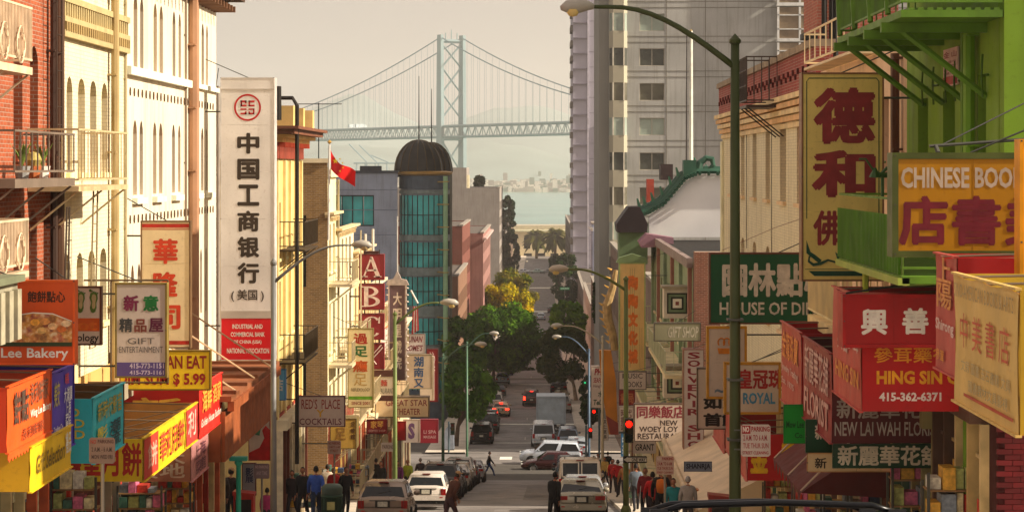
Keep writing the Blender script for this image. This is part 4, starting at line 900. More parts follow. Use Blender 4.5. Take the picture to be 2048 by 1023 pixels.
for i, (x_, D, lb, w, h) in enumerate(((5.55, 30.2, 'goods stand with small boxes under the florist awning near the red brick pier', .7, 1.7), (5.6, 33.6, 'tall stand with bright packets below the long green board', .65, 1.9), (5.5, 37.4, 'stand of coloured packets under the maroon sloping awning', .8, 1.7), (5.5, 41, 'wooden stand of wares behind the near lamp post', .8, 1.5),
    (5.4, 45, 'stand of folded wares left of the big lamp post', .9, 1.6), (5.4, 51, 'goods stand beneath the gold character box awning', .9, 1.5), (5.3, 60, 'goods stand in the shade of the long white awning', .9, 1.4), (-8.8, 37.6, 'stand of boxes beneath the yellow gift panel', .8, 1.6), (-8.7, 43, 'stand of boxed fruit beneath the long yellow awning', .9, 1.4), (-8.7, 46.5, 'stand of wares under the red restaurant awning', .9, 1.5), (-8.8, 73, 'goods stand near the blue jacket on the left pavement', .9, 1.4), (-8.8, 84, 'goods stand in the alley mouth past the yellow house', .9, 1.5), (-8.8, 95, 'goods stand below the cocktail bar sign', .9, 1.5))): rack(lb, x_, D, i, w, h)
# ================================================================ awnings: boxes of cloth panels hung out from the wall
def awning(label, side, xo, Dn, Df, zt, zb, street, end, ts=(), te=(), wall=None, zt_f=None, skirt=0, group=None, inner=None, far=True, cat='awning', kind='sign'):
    xw = wall if wall is not None else (6.3 if side > 0 else -9)
    r = thing('awning', label, cat, ((xo+xw)/2, (Dn+Df)/2, zb), group); W_ = Df-Dn; Hh = zt-zb; we = abs(xw-xo)
    fs_ = FRt(xo, Df, zb) if side > 0 else FL(xo, Dn, zb)
    ms, me_ = mat(street, .55, 0, .16, 1.2, kind=kind), mat(end, .55, 0, .16, 1.2, kind=kind)  # street and end colours differ to imitate how light falls on each
    cp = MB(); nx, nz = max(6, int(W_/.18)), 7; sd_ = Dn*3.1                 # cloth drawn between the rods: it sags and ripples a little
    for side_ in (0, 1):
        for i in range(nx+1):
            for j in range(nz+1):
                u_, w_ = i/nx, j/nz; dp = .018+.016*mnoise.noise((u_*W_*2.2+sd_, w_*3, 2))+.02*math.sin(w_*3.1416)*mnoise.noise((u_*W_*1.1, sd_, w_))
                cp.v.append((u_*W_, max(.002, dp)+.012*side_, w_*Hh-.03*abs(math.sin(u_*W_*2.6))*(w_ == 1)))
    n0 = (nx+1)*(nz+1)
    for s_ in (0, n0):
        for i in range(nx):
            for j in range(nz): a = s_+i*(nz+1)+j; cp.f.append((a, a+nz+1, a+nz+2, a+1)); cp.mi.append(0)
    cp.build('street_panel', ms, r, fs_, True)
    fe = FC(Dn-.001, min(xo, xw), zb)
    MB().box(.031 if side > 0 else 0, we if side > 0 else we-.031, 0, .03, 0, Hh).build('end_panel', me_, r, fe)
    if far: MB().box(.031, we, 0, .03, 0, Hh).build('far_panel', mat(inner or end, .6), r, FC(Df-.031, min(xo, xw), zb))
    m_ = mat('#6a5a48', .5, .2)
    for dd in np.linspace(.15, W_-.15, max(2, int(W_/1.2)+1)):
        for pa, pb_, rr0 in (((dd, .03, Hh-.03), (dd, we, Hh+.02), .014), ((dd, .04, .03), (dd, we, .05), .014), ((dd, .05, Hh-.05), (dd, we, .3), .01)): MB().tube([pa, pb_], rr0, 5).build('support_rod', m_, r, fs_)
    for za in (Hh, -.02): MB().box(-.012, W_+.012, -.014, .044, za, za+.021).build('edge_trim', mat(street, .5, 0, .3, 5), r, fs_)
    if skirt:
        n_ = int(W_/.16); b = MB()
        for k in range(n_): a = W_*k/n_; c_ = W_*(k+1)/n_; b.prism([(a, -.02), (a, -.02-skirt*.55), ((a+c_)/2, -.02-skirt), (c_, -.02-skirt*.55), (c_, -.02)], .005, .015)
        b.build('scalloped_edge', ms, r, fs_)
    texts(r, fs_, W_, Hh, ts, -.005); texts(r, fe, we, Hh, te, -.005)
    return r
def bands(r, fr, lst, y=-.004):
    for x0_, x1_, z0_, z1_, hx in lst: MB().box(x0_, x1_, y, -.001, z0_, z1_).build('colour_band', mat(hx, .55, 0, .15, 1.2, kind='sign'), r, fr)
# left row, near to far
xo = -7.2
def DL(u): return Du(u, -7.2)
zt, zb = Zo(775, DL(17)), Zo(905, DL(17))
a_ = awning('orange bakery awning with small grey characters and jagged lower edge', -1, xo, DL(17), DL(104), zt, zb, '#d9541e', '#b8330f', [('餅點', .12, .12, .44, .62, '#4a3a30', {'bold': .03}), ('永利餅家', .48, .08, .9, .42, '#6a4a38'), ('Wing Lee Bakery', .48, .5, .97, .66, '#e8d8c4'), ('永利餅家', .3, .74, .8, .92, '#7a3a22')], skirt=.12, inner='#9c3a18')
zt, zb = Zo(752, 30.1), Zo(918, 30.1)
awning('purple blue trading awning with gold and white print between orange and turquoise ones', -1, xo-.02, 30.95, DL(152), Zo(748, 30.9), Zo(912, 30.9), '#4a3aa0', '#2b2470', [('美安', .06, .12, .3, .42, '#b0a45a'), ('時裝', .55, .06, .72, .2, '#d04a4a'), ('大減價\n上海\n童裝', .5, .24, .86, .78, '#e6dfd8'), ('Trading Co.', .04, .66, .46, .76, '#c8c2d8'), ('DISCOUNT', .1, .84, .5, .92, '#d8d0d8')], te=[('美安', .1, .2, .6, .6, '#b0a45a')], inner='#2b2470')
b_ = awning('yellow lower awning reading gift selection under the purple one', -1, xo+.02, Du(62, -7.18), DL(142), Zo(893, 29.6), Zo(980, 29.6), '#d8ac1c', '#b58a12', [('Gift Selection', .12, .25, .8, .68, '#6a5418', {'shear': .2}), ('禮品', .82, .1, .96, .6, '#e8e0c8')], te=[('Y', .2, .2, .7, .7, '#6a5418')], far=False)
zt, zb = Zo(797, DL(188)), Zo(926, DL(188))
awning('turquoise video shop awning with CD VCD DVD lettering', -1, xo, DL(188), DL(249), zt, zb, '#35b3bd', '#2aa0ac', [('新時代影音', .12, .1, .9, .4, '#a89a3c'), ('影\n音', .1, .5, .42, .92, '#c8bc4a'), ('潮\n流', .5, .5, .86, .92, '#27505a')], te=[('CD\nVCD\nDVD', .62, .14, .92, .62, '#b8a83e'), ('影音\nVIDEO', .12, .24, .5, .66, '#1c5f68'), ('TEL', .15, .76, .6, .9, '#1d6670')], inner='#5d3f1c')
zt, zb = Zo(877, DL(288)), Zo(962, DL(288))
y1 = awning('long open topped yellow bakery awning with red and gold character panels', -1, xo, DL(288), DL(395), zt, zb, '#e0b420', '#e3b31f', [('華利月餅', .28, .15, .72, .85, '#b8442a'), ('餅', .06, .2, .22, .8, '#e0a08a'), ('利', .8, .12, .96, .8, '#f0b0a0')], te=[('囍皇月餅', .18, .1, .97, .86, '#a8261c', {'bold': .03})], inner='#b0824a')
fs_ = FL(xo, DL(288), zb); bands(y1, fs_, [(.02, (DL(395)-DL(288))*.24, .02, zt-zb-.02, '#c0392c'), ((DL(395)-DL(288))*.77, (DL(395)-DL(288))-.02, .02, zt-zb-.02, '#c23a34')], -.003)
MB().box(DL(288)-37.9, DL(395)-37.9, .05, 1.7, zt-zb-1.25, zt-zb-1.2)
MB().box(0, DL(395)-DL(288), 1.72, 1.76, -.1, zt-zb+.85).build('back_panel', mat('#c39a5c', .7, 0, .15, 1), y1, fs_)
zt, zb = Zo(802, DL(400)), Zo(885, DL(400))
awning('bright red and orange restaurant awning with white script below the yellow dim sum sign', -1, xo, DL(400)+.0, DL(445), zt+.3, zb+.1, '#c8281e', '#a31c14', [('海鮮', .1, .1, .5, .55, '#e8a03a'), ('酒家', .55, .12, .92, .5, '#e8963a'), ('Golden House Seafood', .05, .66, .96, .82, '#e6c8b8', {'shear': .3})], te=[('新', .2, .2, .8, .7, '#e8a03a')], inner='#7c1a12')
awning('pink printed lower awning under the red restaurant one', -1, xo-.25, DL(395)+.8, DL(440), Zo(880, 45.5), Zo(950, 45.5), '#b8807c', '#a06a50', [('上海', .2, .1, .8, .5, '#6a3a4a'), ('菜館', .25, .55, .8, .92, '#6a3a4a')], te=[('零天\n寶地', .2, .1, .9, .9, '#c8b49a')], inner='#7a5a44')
# brown wooden canopy in front of the corner, by the bank sign
cn = thing('canopy', 'rusty brown timber canopy with sloping lid beside the bank sign', 'canopy', (-8, 51, 31)); f2 = FL(-7.0, 46.9)
TB = mat('#8a4a26', .75, 0, .35, 3, .2); ln = DL(548)-46.9 if DL(548) > 47 else 8.5
z_ = Zo(797, 47.5)
MB().prism([(0, 0), (8.6, 0), (8.6, .12), (0, .12)], -.05, 2.0).build('lid', mat('#7d4a2c', .8, 0, .4, 2, .2), cn, f2.at(0, 0, z_))
MB().box(.1, 8.5, -.1, .05, z_-.22, z_-.003).build('edge_board', TB, cn, f2)
MB().box(.05, 8.5, .1, .18, z_-1.35, z_-.23).build('front_panel', TB, cn, f2); MB().box(.02, .1, .19, 2.0, z_-1.35, z_-.23).build('end_panel', TB, cn, f2)
for k in range(5): MB().box(.5+k*1.8, .62+k*1.8, -.08, 2.0, z_+.122, z_+.2).build('batten', mat('#6a3c22', .8), cn, f2)
for k in range(3): MB().tube([(1+k*3, -.02, z_+.13), (.2+k*3, 1.95, z_+1.6)], .022, 5).build('stay_rod', mat('#b59a78', .5), cn, f2)
# right row
xo = 4.5  # street cloth coloured pinker to imitate light thrown back from the left walls
def DR(u): return Du(u, 4.5)
zt, zb = Zo(667, DR(1600)), Zo(834, DR(1600))
awning('red awning with street cloth tinted pale for bounced light, farthest along the near right row with orange script', 1, xo, DR(1600), DR(1561), zt, zb, '#a8443a', '#8f1416', [('金龍珠寶', .1, .08, .9, .42, '#d8843a'), ('Jewelry Trading', .08, .5, .9, .62, '#c8a8a0'), ('Est. 1975', .08, .68, .7, .76, '#c8a8a0')], inner='#8f1416')
zt, zb = Zo(708, DR(1660)), Zo(885, DR(1660))
awning('maroon florist awning reading NEW LAI WAH FLORIST', 1, xo, DR(1660), DR(1605), zt, zb, '#8a2f30', '#4d0f14', [('新麗華花舖', .1, .06, .94, .5, '#c8a49a', {'bold': .01}), ('FLORIST', .08, .58, .95, .9, '#c49a90')], te=[('新麗華花舖', .06, .5, .98, .72, '#9a8c80'), ('NEW LAI WAH FLORIST', .04, .76, .96, .92, '#a89c90', {'bold': .015})], inner='#4d0f14')
zt, zb = Zo(697, DR(1720)), Zo(822, DR(1720))
h1 = awning('red herb shop awning with gold characters and a telephone number', 1, xo, DR(1720), DR(1664), zt+.72, zb, '#b5463c', '#a30d10', [('興善', .22, .3, .6, .55, '#c9a89c'), ('人参茸', .4, .34, .95, .5, '#c9a89c'), ('HING SIN', .15, .66, .95, .82, '#d08a38')], te=[('參茸藥行', .11, .43, .72, .57, '#d08c22', {'bold': .015}), ('HING SIN CO.', .13, .64, .9, .76, '#e2921c', {'bold': .04}), ('415-362-6371', .15, .83, .64, .91, '#dcc4bc', {'bold': .035})], inner='#8f1416')
zt, zb = Zo(515, 23), Zo(752, 23)
awning('red trading awning tinted pink for bounced light, overlapped by the cream bookstore one', 1, xo, Du(1910, xo), Du(1868, xo), zt, zb, '#b04a42', '#a3181a', [('上\n陽', .15, .02, .85, .45, '#cf8a4a'), ('Shirong', .1, .55, .95, .68, '#d8b8ac'), ('參茸', .12, .82, .5, .92, '#d08a38')], inner='#a3181a')
Dn, Df = 18.6, Du(1905, 4.2); zt, zb = Zo(600, Dn), Zo(870, Dn)
zt_n = Zo(580, Dn)
c1 = awning('cream bookstore awning with red and grey print at the near end', 1, 4.2, Dn, Df, zt_n, zb, '#cdaa62', '#a8851c', [('SINO-AMERICAN BOOKS & ARTS', .04, .06, .96, .17, '#a08a60', {'bold': 0}), ('中 美 書 店', .14, .28, .9, .55, '#b8553a', {'bold': .0}), ('文房 圖書 玉石書籍 文具', .16, .64, .92, .73, '#a0926c', {'bold': 0}), ('圖書教材文具影視', .28, .78, .88, .87, '#a0926c', {'bold': 0})], inner='#a8902c')
bands(c1, FRt(4.2, Df, zb), [(.2*(Df-Dn), .95*(Df-Dn), .1, .13, '#a8442e')])
# upper red box sign of the herb shop
psign('box_sign', 'deep red box sign with two large white characters above the herb shop awning', 1685, 588, 1890, 695, 29.4, frame='#9a1214', face='#8f0c0f', th=.5, fw=.05, tx=[('興', .18, .27, .44, .76, '#d8c8bc', {'bold': .035}), ('善', .58, .25, .84, .75, '#d8c8bc', {'bold': .035})], wall=0)
# boards under the florist awning
psign('board_sign', 'dark green board with five white characters under the maroon awning', 1665, 887, 1893, 935, 33.2, frame='#0f3a22', face='#0c3a22', th=.05, fw=.015, tx=[('新麗華花舖', .05, .08, .95, .88, '#c9bfa6', {'bold': .03})], wall=0)
psign('board_sign', 'dark green board with one white character left of the long green one', 1611, 838, 1664, 905, 34.5, frame='#12402a', face='#0d3d25', th=.05, fw=.015, tx=[('新', .35, .12, .8, .6, '#c9bfa6', {'bold': .03})], wall=0)
psign('cloth_valance', 'cream cloth valance with black characters above the dark florist opening', 1614, 905, 1812, 943, 34.0, frame='#b07f46', face='#c9ae80', th=.03, fw=.012, tx=[('新  麗  華  花  舖', .08, .25, .98, .8, '#2c241c')], wall=0)
psign('board_sign', 'bright green hanging board between the royal sign and dark boards', 1567, 808, 1612, 886, 36.4, frame='#0f6a20', face='#0f8a26', th=.05, fw=.01, tx=[('Mow Lee', .12, .42, .9, .6, '#0d4a1a'), ('Co.', .5, .72, .9, .86, '#0d4a1a')], wall=0)
# sloping maroon awning
sa = thing('awning', 'dark maroon sloping cloth awning behind the lamp post with white stay rods', 'awning', (5, 39, 33)); MA = mat('#54201c', .8, 0, .25, 2, .1)
zq0, zq1 = Zo(865, 39), Zo(962, 39)
xa = Xo(1562, 39.2)
sb = MB()
for k in range(8):
    d0_, d1_ = 37+.55*k, 37+.55*(k+1)
    sb.poly([(4.55, d0_, zq1+.1), (4.55, d1_, zq1+.1), (6.28, d1_, zq0+.35), (6.28, d0_, zq0+.35)]).poly([(4.55, d0_, zq1+.1), (4.55, d0_+.27, zq1-.12), (4.55, d1_, zq1+.1)])
sb.poly([(4.55, 37, zq1+.1), (6.28, 37, zq0+.35), (6.28, 37, zq1)]); sb.build('cloth', MA, sa)
for dd in (37.1, 39, 41.3): MB().tube([(4.56, dd, zq1+.12), (6.25, dd, zq0+.9)], .02, 5).build('stay_rod', mat('#c0a890', .5), sa)
# long white awning farther on
wa = thing('awning', 'long dirty white canvas awning sloping over the right pavement with rolled edge', 'awning', (5, 66, 28)); xw1 = 3.9
def wz(v, D): return Zo(v, D)
WC = mat('#c7b195', .8, 0, .2, 1.5, .15)
dn, df = 57, 72; zo_, zw_ = Zo(905, 70), Zo(848, 60)
b = MB()
for k in range(10):
    a, c_ = dn+(df-dn)*k/10, dn+(df-dn)*(k+1)/10; b.poly([(4.2, a, 28.7), (4.2, c_, 28.7), (6.28, c_, 29.75), (6.28, a, 29.75)])
b.build('canvas', WC, wa); MB().tube([(4.15, dn, 28.68), (4.15, df, 28.68)], .09, 8).build('rolled_edge', mat('#b9a283', .7), wa)
MB().box(4.13, 4.16, dn, df, 28.15, 28.62).build('valance', mat('#b7a68a', .8, 0, .25, 1.5), wa)
MB().poly([(4.2, dn, 28.7), (6.28, dn, 29.75), (6.28, dn, 28.2), (4.2, dn, 28.2)]).build('end_panel', mat('#cdb893', .8, 0, .15, 1.2), wa)
for k in range(6): MB().tube([(4.3, dn+.5+2.7*k, 28.7), (6.25, dn+.5+2.7*k, 28.2)], .02, 5).build('arm', METAL, wa)
psign('board_sign', 'dark blue shop board lettered SHAN below the white awning', 1368, 922, 1424, 942, 57.5, frame='#3a4152', face='#6d7688', th=.05, fw=.01, tx=[('SHANRJA', .08, .2, .95, .85, '#20263a', {'bold': .03})], wall=0)
# red box with gold characters behind the lamp post
rb = awning('red box awning with yellow characters behind the big lamp post', 1, 4.75, 49.0, 54.6, Zo(868, 49), Zo(960, 49), '#b0584c', '#a81614', [('大', .2, .2, .8, .8, '#b87a30')], te=[('金', .05, .15, .34, .85, '#d8a818', {'bold': .05}), ('發', .5, .15, .85, .85, '#d8a818', {'bold': .05})], inner='#7c1412')
awning('pale red upper awning panel beyond the rounded jewelry sign', 1, 4.9, 56.8, 60.5, Zo(850, 56.8), Zo(905, 56.8), '#a8443c', '#8f2a1c', far=False)

# ================================================================ hanging signs, left row
P_ = psign
P_('sign', 'orange bakery sign with a picture of pastries and cream lettering', -70, 560, 150, 729, 30.5, frame='#c9551e', face='#bf4a16', th=.2, fw=.03, tx=[('飽餅點心', .57, .13, .91, .26, '#3a2416', {'bold': .02}), ('Wing Lee Bakery', -.02, .8, .94, .95, '#e8dccb', {'bold': .02})])
fr = FC(30.5-.012, Xo(-70, 30.5), Zo(729, 30.5)); w = 220*30.5/F; h = 169*30.5/F
o = [x for x in C.objects if x.get('label', '').startswith('orange bakery sign')][0]
MB().prism([(.04, .33), (w-.04, .33), (w-.04, .62), (w*.8, .73), (w*.62, .745), (w*.5, .72), (.04, .5)], -.004, .0).build('food_picture', mat('#b57a3a', .5, 0, .3, 9, kind='photo'), o, fr)
MB().box(.04, w-.04, -.006, -.0045, .27, .33).build('colour_band', mat('#2c3a22', .5), o, fr)
MB().prism([(w*.5, .72), (w*.62, .748), (w*.8, .733), (w-.04, .625), (w-.04, .64), (w*.8, .75), (w*.62, .765), (w*.5, .735)], -.007, -.0045).build('white_band', tcol('#d9cbb8'), o, fr)
for k, (cx_, cz_) in enumerate(((.64, .62), (.73, .63), (.8, .56), (.88, .52), (.7, .5), (.92, .6))):
    MB().prism([(w*cx_+.07*math.cos(t), cz_+.05*math.sin(t)) for t in np.linspace(0, 5.9, 10)], -.012, -.005).build('pastry_print', mat(['#d8963a', '#c98a4a', '#cfa878', '#b5622c', '#c8a060', '#d0b48c'][k], .5, 0, .4, 20), o, fr)
fo = P_('sign', 'white foot massage sign with two green footprints', 100, 572, 203, 690, 37.2, frame='#5b3a28', face='#c9bba6', th=.12, fw=.03, tx=[('Foot', .1, .56, .92, .75, '#d86a1e', {'bold': .03}), ('Reflexology', -.35+.4, .8, .95, .97, '#3a2c24', {'bold': .02})])
w = 103*37.2/F; h = 118*37.2/F; fr = FC(37.2, Xo(100, 37.2), Zo(690, 37.2))
MB().box(.035, w-.035, -.003, -.001, h*.24, h*.46).build('colour_band', mat('#c4571a', .5), fo, fr)
for cx_ in (.6, .85):
    pts = [(-.055, -.2), (-.075, -.12), (-.05, -.02), (-.085, .08), (-.06, .17), (.0, .2), (.07, .16), (.08, .06), (.05, -.03), (.055, -.12), (.03, -.2), (-.015, -.225)]
    ft = MB().prism([(w*cx_+px*.9, h*.74+pz*.9) for px, pz in pts][::-1], -.012, -.003)
    ft.build('footprint', tcol('#4a6a26'), fo, fr)
    MB().prism([(w*cx_+px*.5+.005, h*.75+pz*.62) for px, pz in pts][::-1], -.015, -.0125).build('sole_print', tcol('#a89a6a'), fo, fr)
    for j in range(5): MB().lathe([(0, 0), (.014+.012*(j == 0), .0)], (0, 0, 0), 8).build('toe_print', tcol('#4a6a26'), fo, fr.at(w*cx_-.06+j*.033, -.0135, h*.93-.012*j)).rotation_euler.x = H
P_('sign', 'tall white gift shop sign with green and maroon characters in a brown frame', 230, 565, 334, 755, 40.5, frame='#7d6a34', face='#b5a8a0', th=.2, fw=.035, tx=[('新', .16, .13, .46, .3, '#6a2040', {'bold': .04}), ('意', .54, .13, .84, .3, '#1f6a34', {'bold': .04}), ('精', .08, .37, .34, .52, '#3a3a3c', {'bold': .03}), ('品', .37, .38, .61, .52, '#7a3a30', {'bold': .03}), ('屋', .65, .37, .93, .52, '#5a1f3a', {'bold': .03}), ('GIFT', .24, .58, .76, .645, '#5b5450', {'bold': 0}), ('ENTERTAINMENT', .08, .67, .92, .735, '#5b5450', {'bold': 0}), ('415-773-1151', .28, .845, .94, .9, '#b8acc0'), ('415-773-1161', .28, .92, .94, .965, '#b8acc0')])
gs = [x for x in C.objects if x.get('label', '').startswith('tall white gift')][0]; w = 104*40.5/F
MB().box(.036, w-.036, -.003, -.001, .036, .3).build('colour_band', mat('#5a4a82', .5), gs, FC(40.5, Xo(230, 40.5), Zo(755, 40.5)))
fb = thing('sign_stand', 'thin empty brown steel frame carrying the foot and gift signs', 'frame', (-8.4, 41.2, 34)); b = MB()
for u in (152, 222, 336): b.tube([(Xo(u, 41.2), 41.2, Zo(765, 41.2)), (Xo(u, 41.2), 41.2, Zo(560, 41.2))], .022, 6)
for v in (560, 764): b.tube([(Xo(110, 41.2), 41.2, Zo(v, 41.2)), (Xo(336, 41.2), 41.2, Zo(v, 41.2))], .022, 6)
b.build('bar', mat('#5d4a34', .5, .2), fb)
P_('sign', 'yellow dim sum sign reading ALL YOU CAN EAT with a price in maroon', 225, 700, 421, 780, 43.6, frame='#6a5414', face='#d8b01c', th=.18, fw=.03, tx=[('ALL YOU CAN EAT', -.04, .13, .96, .46, '#7a1c14', {'bold': .025}), ('DIM SUM $ 5.99', .06, .57, .95, .9, '#8a1a14', {'bold': .035})])
P_('sign', 'tall cream sign with three red brush characters and red bands by the white wall', 281, 441, 381, 696, 45.2, frame='#6d5236', face='#d0ba94', th=.22, fw=.03, tx=[('華', .25, .14, .75, .34, '#b8381c', {'bold': .035}), ('隆', .25, .4, .75, .6, '#b8381c', {'bold': .035}), ('司', .3, .66, .8, .85, '#b8381c', {'bold': .035})])
hs_ = [x for x in C.objects if x.get('label', '').startswith('tall cream sign with three')][0]; f_ = FC(45.2, Xo(281, 45.2), Zo(696, 45.2)); w = 100*45.2/F; h = 255*45.2/F
for za, zb_, hx in ((h*.945, h*.975, '#a8281c'), (h*.93, h*.936, '#a8281c'), (h*.03, h*.06, '#a8281c')): MB().box(.032, w-.032, -.003, -.001, za, zb_).build('colour_band', tcol(hx), hs_, f_)
D = 55.8; bk_ = P_('bank_sign', 'very tall white bank sign with black characters and a red panel at its foot', 441, 155, 549, 720, D, frame='#bdb8b2', face='#c6c2be', th=.5, fw=.02, tx=[('中国工商银行', .31, .188, .72, .738, '#33291f', {'vert': 1, 'bold': .04}), ('( 美国 )', .2, .75, .8, .792, '#3a2f26', {'bold': .02}), ('INDUSTRIAL AND', .22, .872, .78, .888, '#e2cfc4', {'bold': .02}), ('COMMERCIAL BANK', .19, .9, .82, .916, '#e2cfc4', {'bold': .02}), ('OF CHINA (USA)', .24, .928, .76, .944, '#e2cfc4', {'bold': .02}), ('NATIONAL ASSOCIATION', .12, .957, .9, .975, '#e2cfc4', {'bold': .02})])
w = 108*D/F; h = 565*D/F; f_ = FC(D, Xo(441, D), Zo(720, D))
MB().box(.021, w-.021, -.003, -.001, .02, h*.148).build('red_panel', mat('#b81018', .5, 0, .1, 1), bk_, f_); MB().box(.0, w, -.014, -.001, h*.15, h*.175).build('joint_strip', mat('#a59c92', .6), bk_, f_); MB().box(.0, w, -.014, -.001, h*.955, h*.96).build('joint_strip', mat('#a59c92', .6), bk_, f_)
cx_, cz_ = w*.5, h-(215-155)*D/F; rg = MB(); RE = tcol('#a81c1c')
for k in range(40):
    a, b2 = 2*math.pi*k/40, 2*math.pi*(k+1)/40; ro, ri = 27*D/F, 23.3*D/F
    rg.poly([(cx_+ro*math.cos(a), -.006, cz_+ro*math.sin(a)), (cx_+ro*math.cos(b2), -.006, cz_+ro*math.sin(b2)), (cx_+ri*math.cos(b2), -.006, cz_+ri*math.sin(b2)), (cx_+ri*math.cos(a), -.006, cz_+ri*math.sin(a))])
s_ = D/F
for sx in (-1, 1):                                                   # the square meander inside the ring
    for (x0_, x1_, y0_, y1_) in ((2, 14, 10, 14), (2, 14, 2, 5.5), (2, 5, 2, 8) if sx > 0 else (11, 14, 2, 14), (2, 14, -14, -10.5), (11, 14, -14, -2) if sx > 0 else (2, 14, -5, -2), (11, 14, 2, 8) if sx < 0 else (2, 14, -5, -2), (2, 5, -14, -8), (2, 5, 8, 14)):
        rg.box(cx_+sx*x0_*s_, cx_+sx*x1_*s_, -.008, -.002, cz_+y0_*s_, cz_+y1_*s_)
rg.build('round_logo', RE, bk_, f_)
P_('banner_sign', 'narrow white banner with red foot squeezed between white wall and bank sign', 424, 172, 437, 720, 58.2, frame='#8a8074', face='#cfc6be', th=.3, fw=.012, tx=[('CHINATOWN CENTRE', .3, .05, .7, .9, '#5a4a50', {'vert': 1})])
P_('sign', 'white cocktail bar sign with arched maroon lettering and a glass', 591, 791, 690, 853, 72, frame='#5a3438', face='#b9a59a', th=.2, fw=.03, tx=[("RED'S  PLACE", .12, .1, .9, .42, '#8a3a34', {'bold': .01}), ('COCKTAILS', .08, .72, .93, .93, '#6a3038', {'bold': .01}), ('Y', .42, .44, .58, .68, '#c99a2c', {'bold': .02})])
P_('box_sign', 'yellow foot massage box sign with a round print under the cocktail sign', 660, 836, 713, 897, 76, frame='#6a5a34', face='#c9a04a', th=1.0, fw=.03, tx=[('足', .2, .3, .6, .7, '#a87a3a'), ('足療館', .78, .1, .94, .7, '#5a3a20', {'vert': 1})])
P_('sign', 'tall cream reflexology sign with red, green and orange characters', 695, 656, 747, 815, 90, frame='#7c6a3c', face='#cbb88a', th=.25, fw=.04, tx=[('過', .22, .06, .78, .2, '#9c2c1c', {'bold': .03}), ('足', .22, .22, .78, .36, '#2c5a2c', {'bold': .03}), ('癮', .2, .4, .78, .55, '#b8501c', {'bold': .03}), ('足', .25, .57, .75, .72, '#b08a4a', {'bold': 0}), ('REFLEXOLOGY', .15, .75, .88, .79, '#6a5a3c'), ('SINCE 2001', .15, .92, .85, .96, '#8a3a2c')])
rx = [x for x in C.objects if x.get('label', '').startswith('tall cream reflex')][0]; MB().box(.05, 52*90/F-.05, -.003, -.001, .36, .5).build('colour_band', tcol('#5a8a1c'), rx, FC(90, Xo(695, 90), Zo(815, 90)))
# A B C sign: stacked boxes with serifed capitals
D = 98; ab = thing('letter_sign', 'stack of red boxes spelling ABC in white serif capitals', 'sign', (Xo(743, D), D, Zo(790, D)))
def serif_letter(L, root, fr, x0_, x1_, z0_, z1_, m):
    w, h = x1_-x0_, z1_-z0_; b = MB(); y0_, y1_ = -.03, -.002
    def q(pts): b.prism([(x0_+px*w, z0_+pz*h) for px, pz in pts], y0_, y1_)
    if L == 'A':
        q([(.07, 0), (.15, 0), (.52, .92), (.46, 1)]); q([(.42, 1), (.56, 1), (.95, 0), (.72, 0)]); q([(.2, .3), (.75, .3), (.72, .38), (.24, .38)]); q([(0, 0), (.3, 0), (.3, .05), (0, .05)]); q([(.62, 0), (1, 0), (1, .05), (.62, .05)])
    elif L == 'B':
        q([(.13, 0), (.34, 0), (.34, 1), (.13, 1)]); q([(0, 0), (.13, 0), (.13, .05), (0, .05)]); q([(0, .95), (.13, .95), (.13, 1), (0, 1)])
        for zc, rr0, rw in ((.26, .26, .58), (.75, .25, .5)):
            n = 10; wd = .24
            for k in range(n):
                a, c_ = -H+math.pi*k/n, -H+math.pi*(k+1)/n; i_ = lambda t: (.34+(rw-.2)*max(math.cos(t), 0), zc+(rr0-.07)*math.sin(t)); o_ = lambda t: (.34+rw*max(math.cos(t), 0), zc+rr0*math.sin(t))
                q([i_(a), o_(a), o_(c_), i_(c_)])
    else:
        n = 16
        for k in range(n):
            a, c_ = .75+(2*math.pi-1.5)*k/n, .75+(2*math.pi-1.5)*(k+1)/n
            t_ = lambda t: .2*abs(math.cos(t))+.05
            o_ = lambda t: (.52+.5*math.cos(t), .5+.5*math.sin(t)); i_ = lambda t: (.52+(.5-t_(t))*math.cos(t), .5+.44*math.sin(t))
            q([i_(a), o_(a), o_(c_), i_(c_)])
        q([(.84, .66), (.92, .66), (.92, 1), (.84, .9)])
    return b.build('letter', m, root, fr)
REDB = mat('#7d1f26', .5, 0, .15, 2, kind='sign'); LT = tcol('#c9b2a8')
for v0, L in ((508, 'A'), (567, 'B'), (627, 'C'), (686, 'X')):
    w = 50*D/F; f_ = FC(D, Xo(718, D), Zo(v0+52, D)); h = 52*D/F
    MB().box(0, w, 0, .5, 0, h).build('letter_box', REDB, ab, f_)
    t = .03; MB().box(0, w, -.02, -.001, 0, t).box(0, w, -.02, -.001, h-t, h).box(0, t, -.02, -.001, t, h-t).box(w-t, w, -.02, -.001, t, h-t).build('frame', mat('#4d1418', .5), ab, f_)
    if L != 'X': serif_letter(L, ab, f_, w*.1, w*.9, h*.12, h*.9, LT)
    else:
        b = MB()
        for a_x, a_z, c_x, c_z in ((.1, .1, .9, .95), (.2, .05, .95, .85), (.1, .9, .7, .2)): b.tube([(w*a_x, -.02, h*a_z), (w*c_x, -.02, h*c_z)], .025, 4)
        b.build('letter', LT, ab, f_)
    MB().tube([(w*.2, .25, h), (w*.2, .25, h+.2)], .03, 5).tube([(w*.8, .25, h), (w*.8, .25, h+.2)], .03, 5).tube([(0, .25, h*.5), (-9-Xo(718, D), .25, h*.5)], .04, 5).build('bracket', METAL, ab, f_)
for k, u in enumerate((730, 745)): MB().tube([(Xo(u, D), D+.3, Zo(508, D)), (Xo(u, D), D+.3, Zo(468-k*10, D))], .07, 6).build('vent_pipe', mat('#c9c2b4', .5), ab)
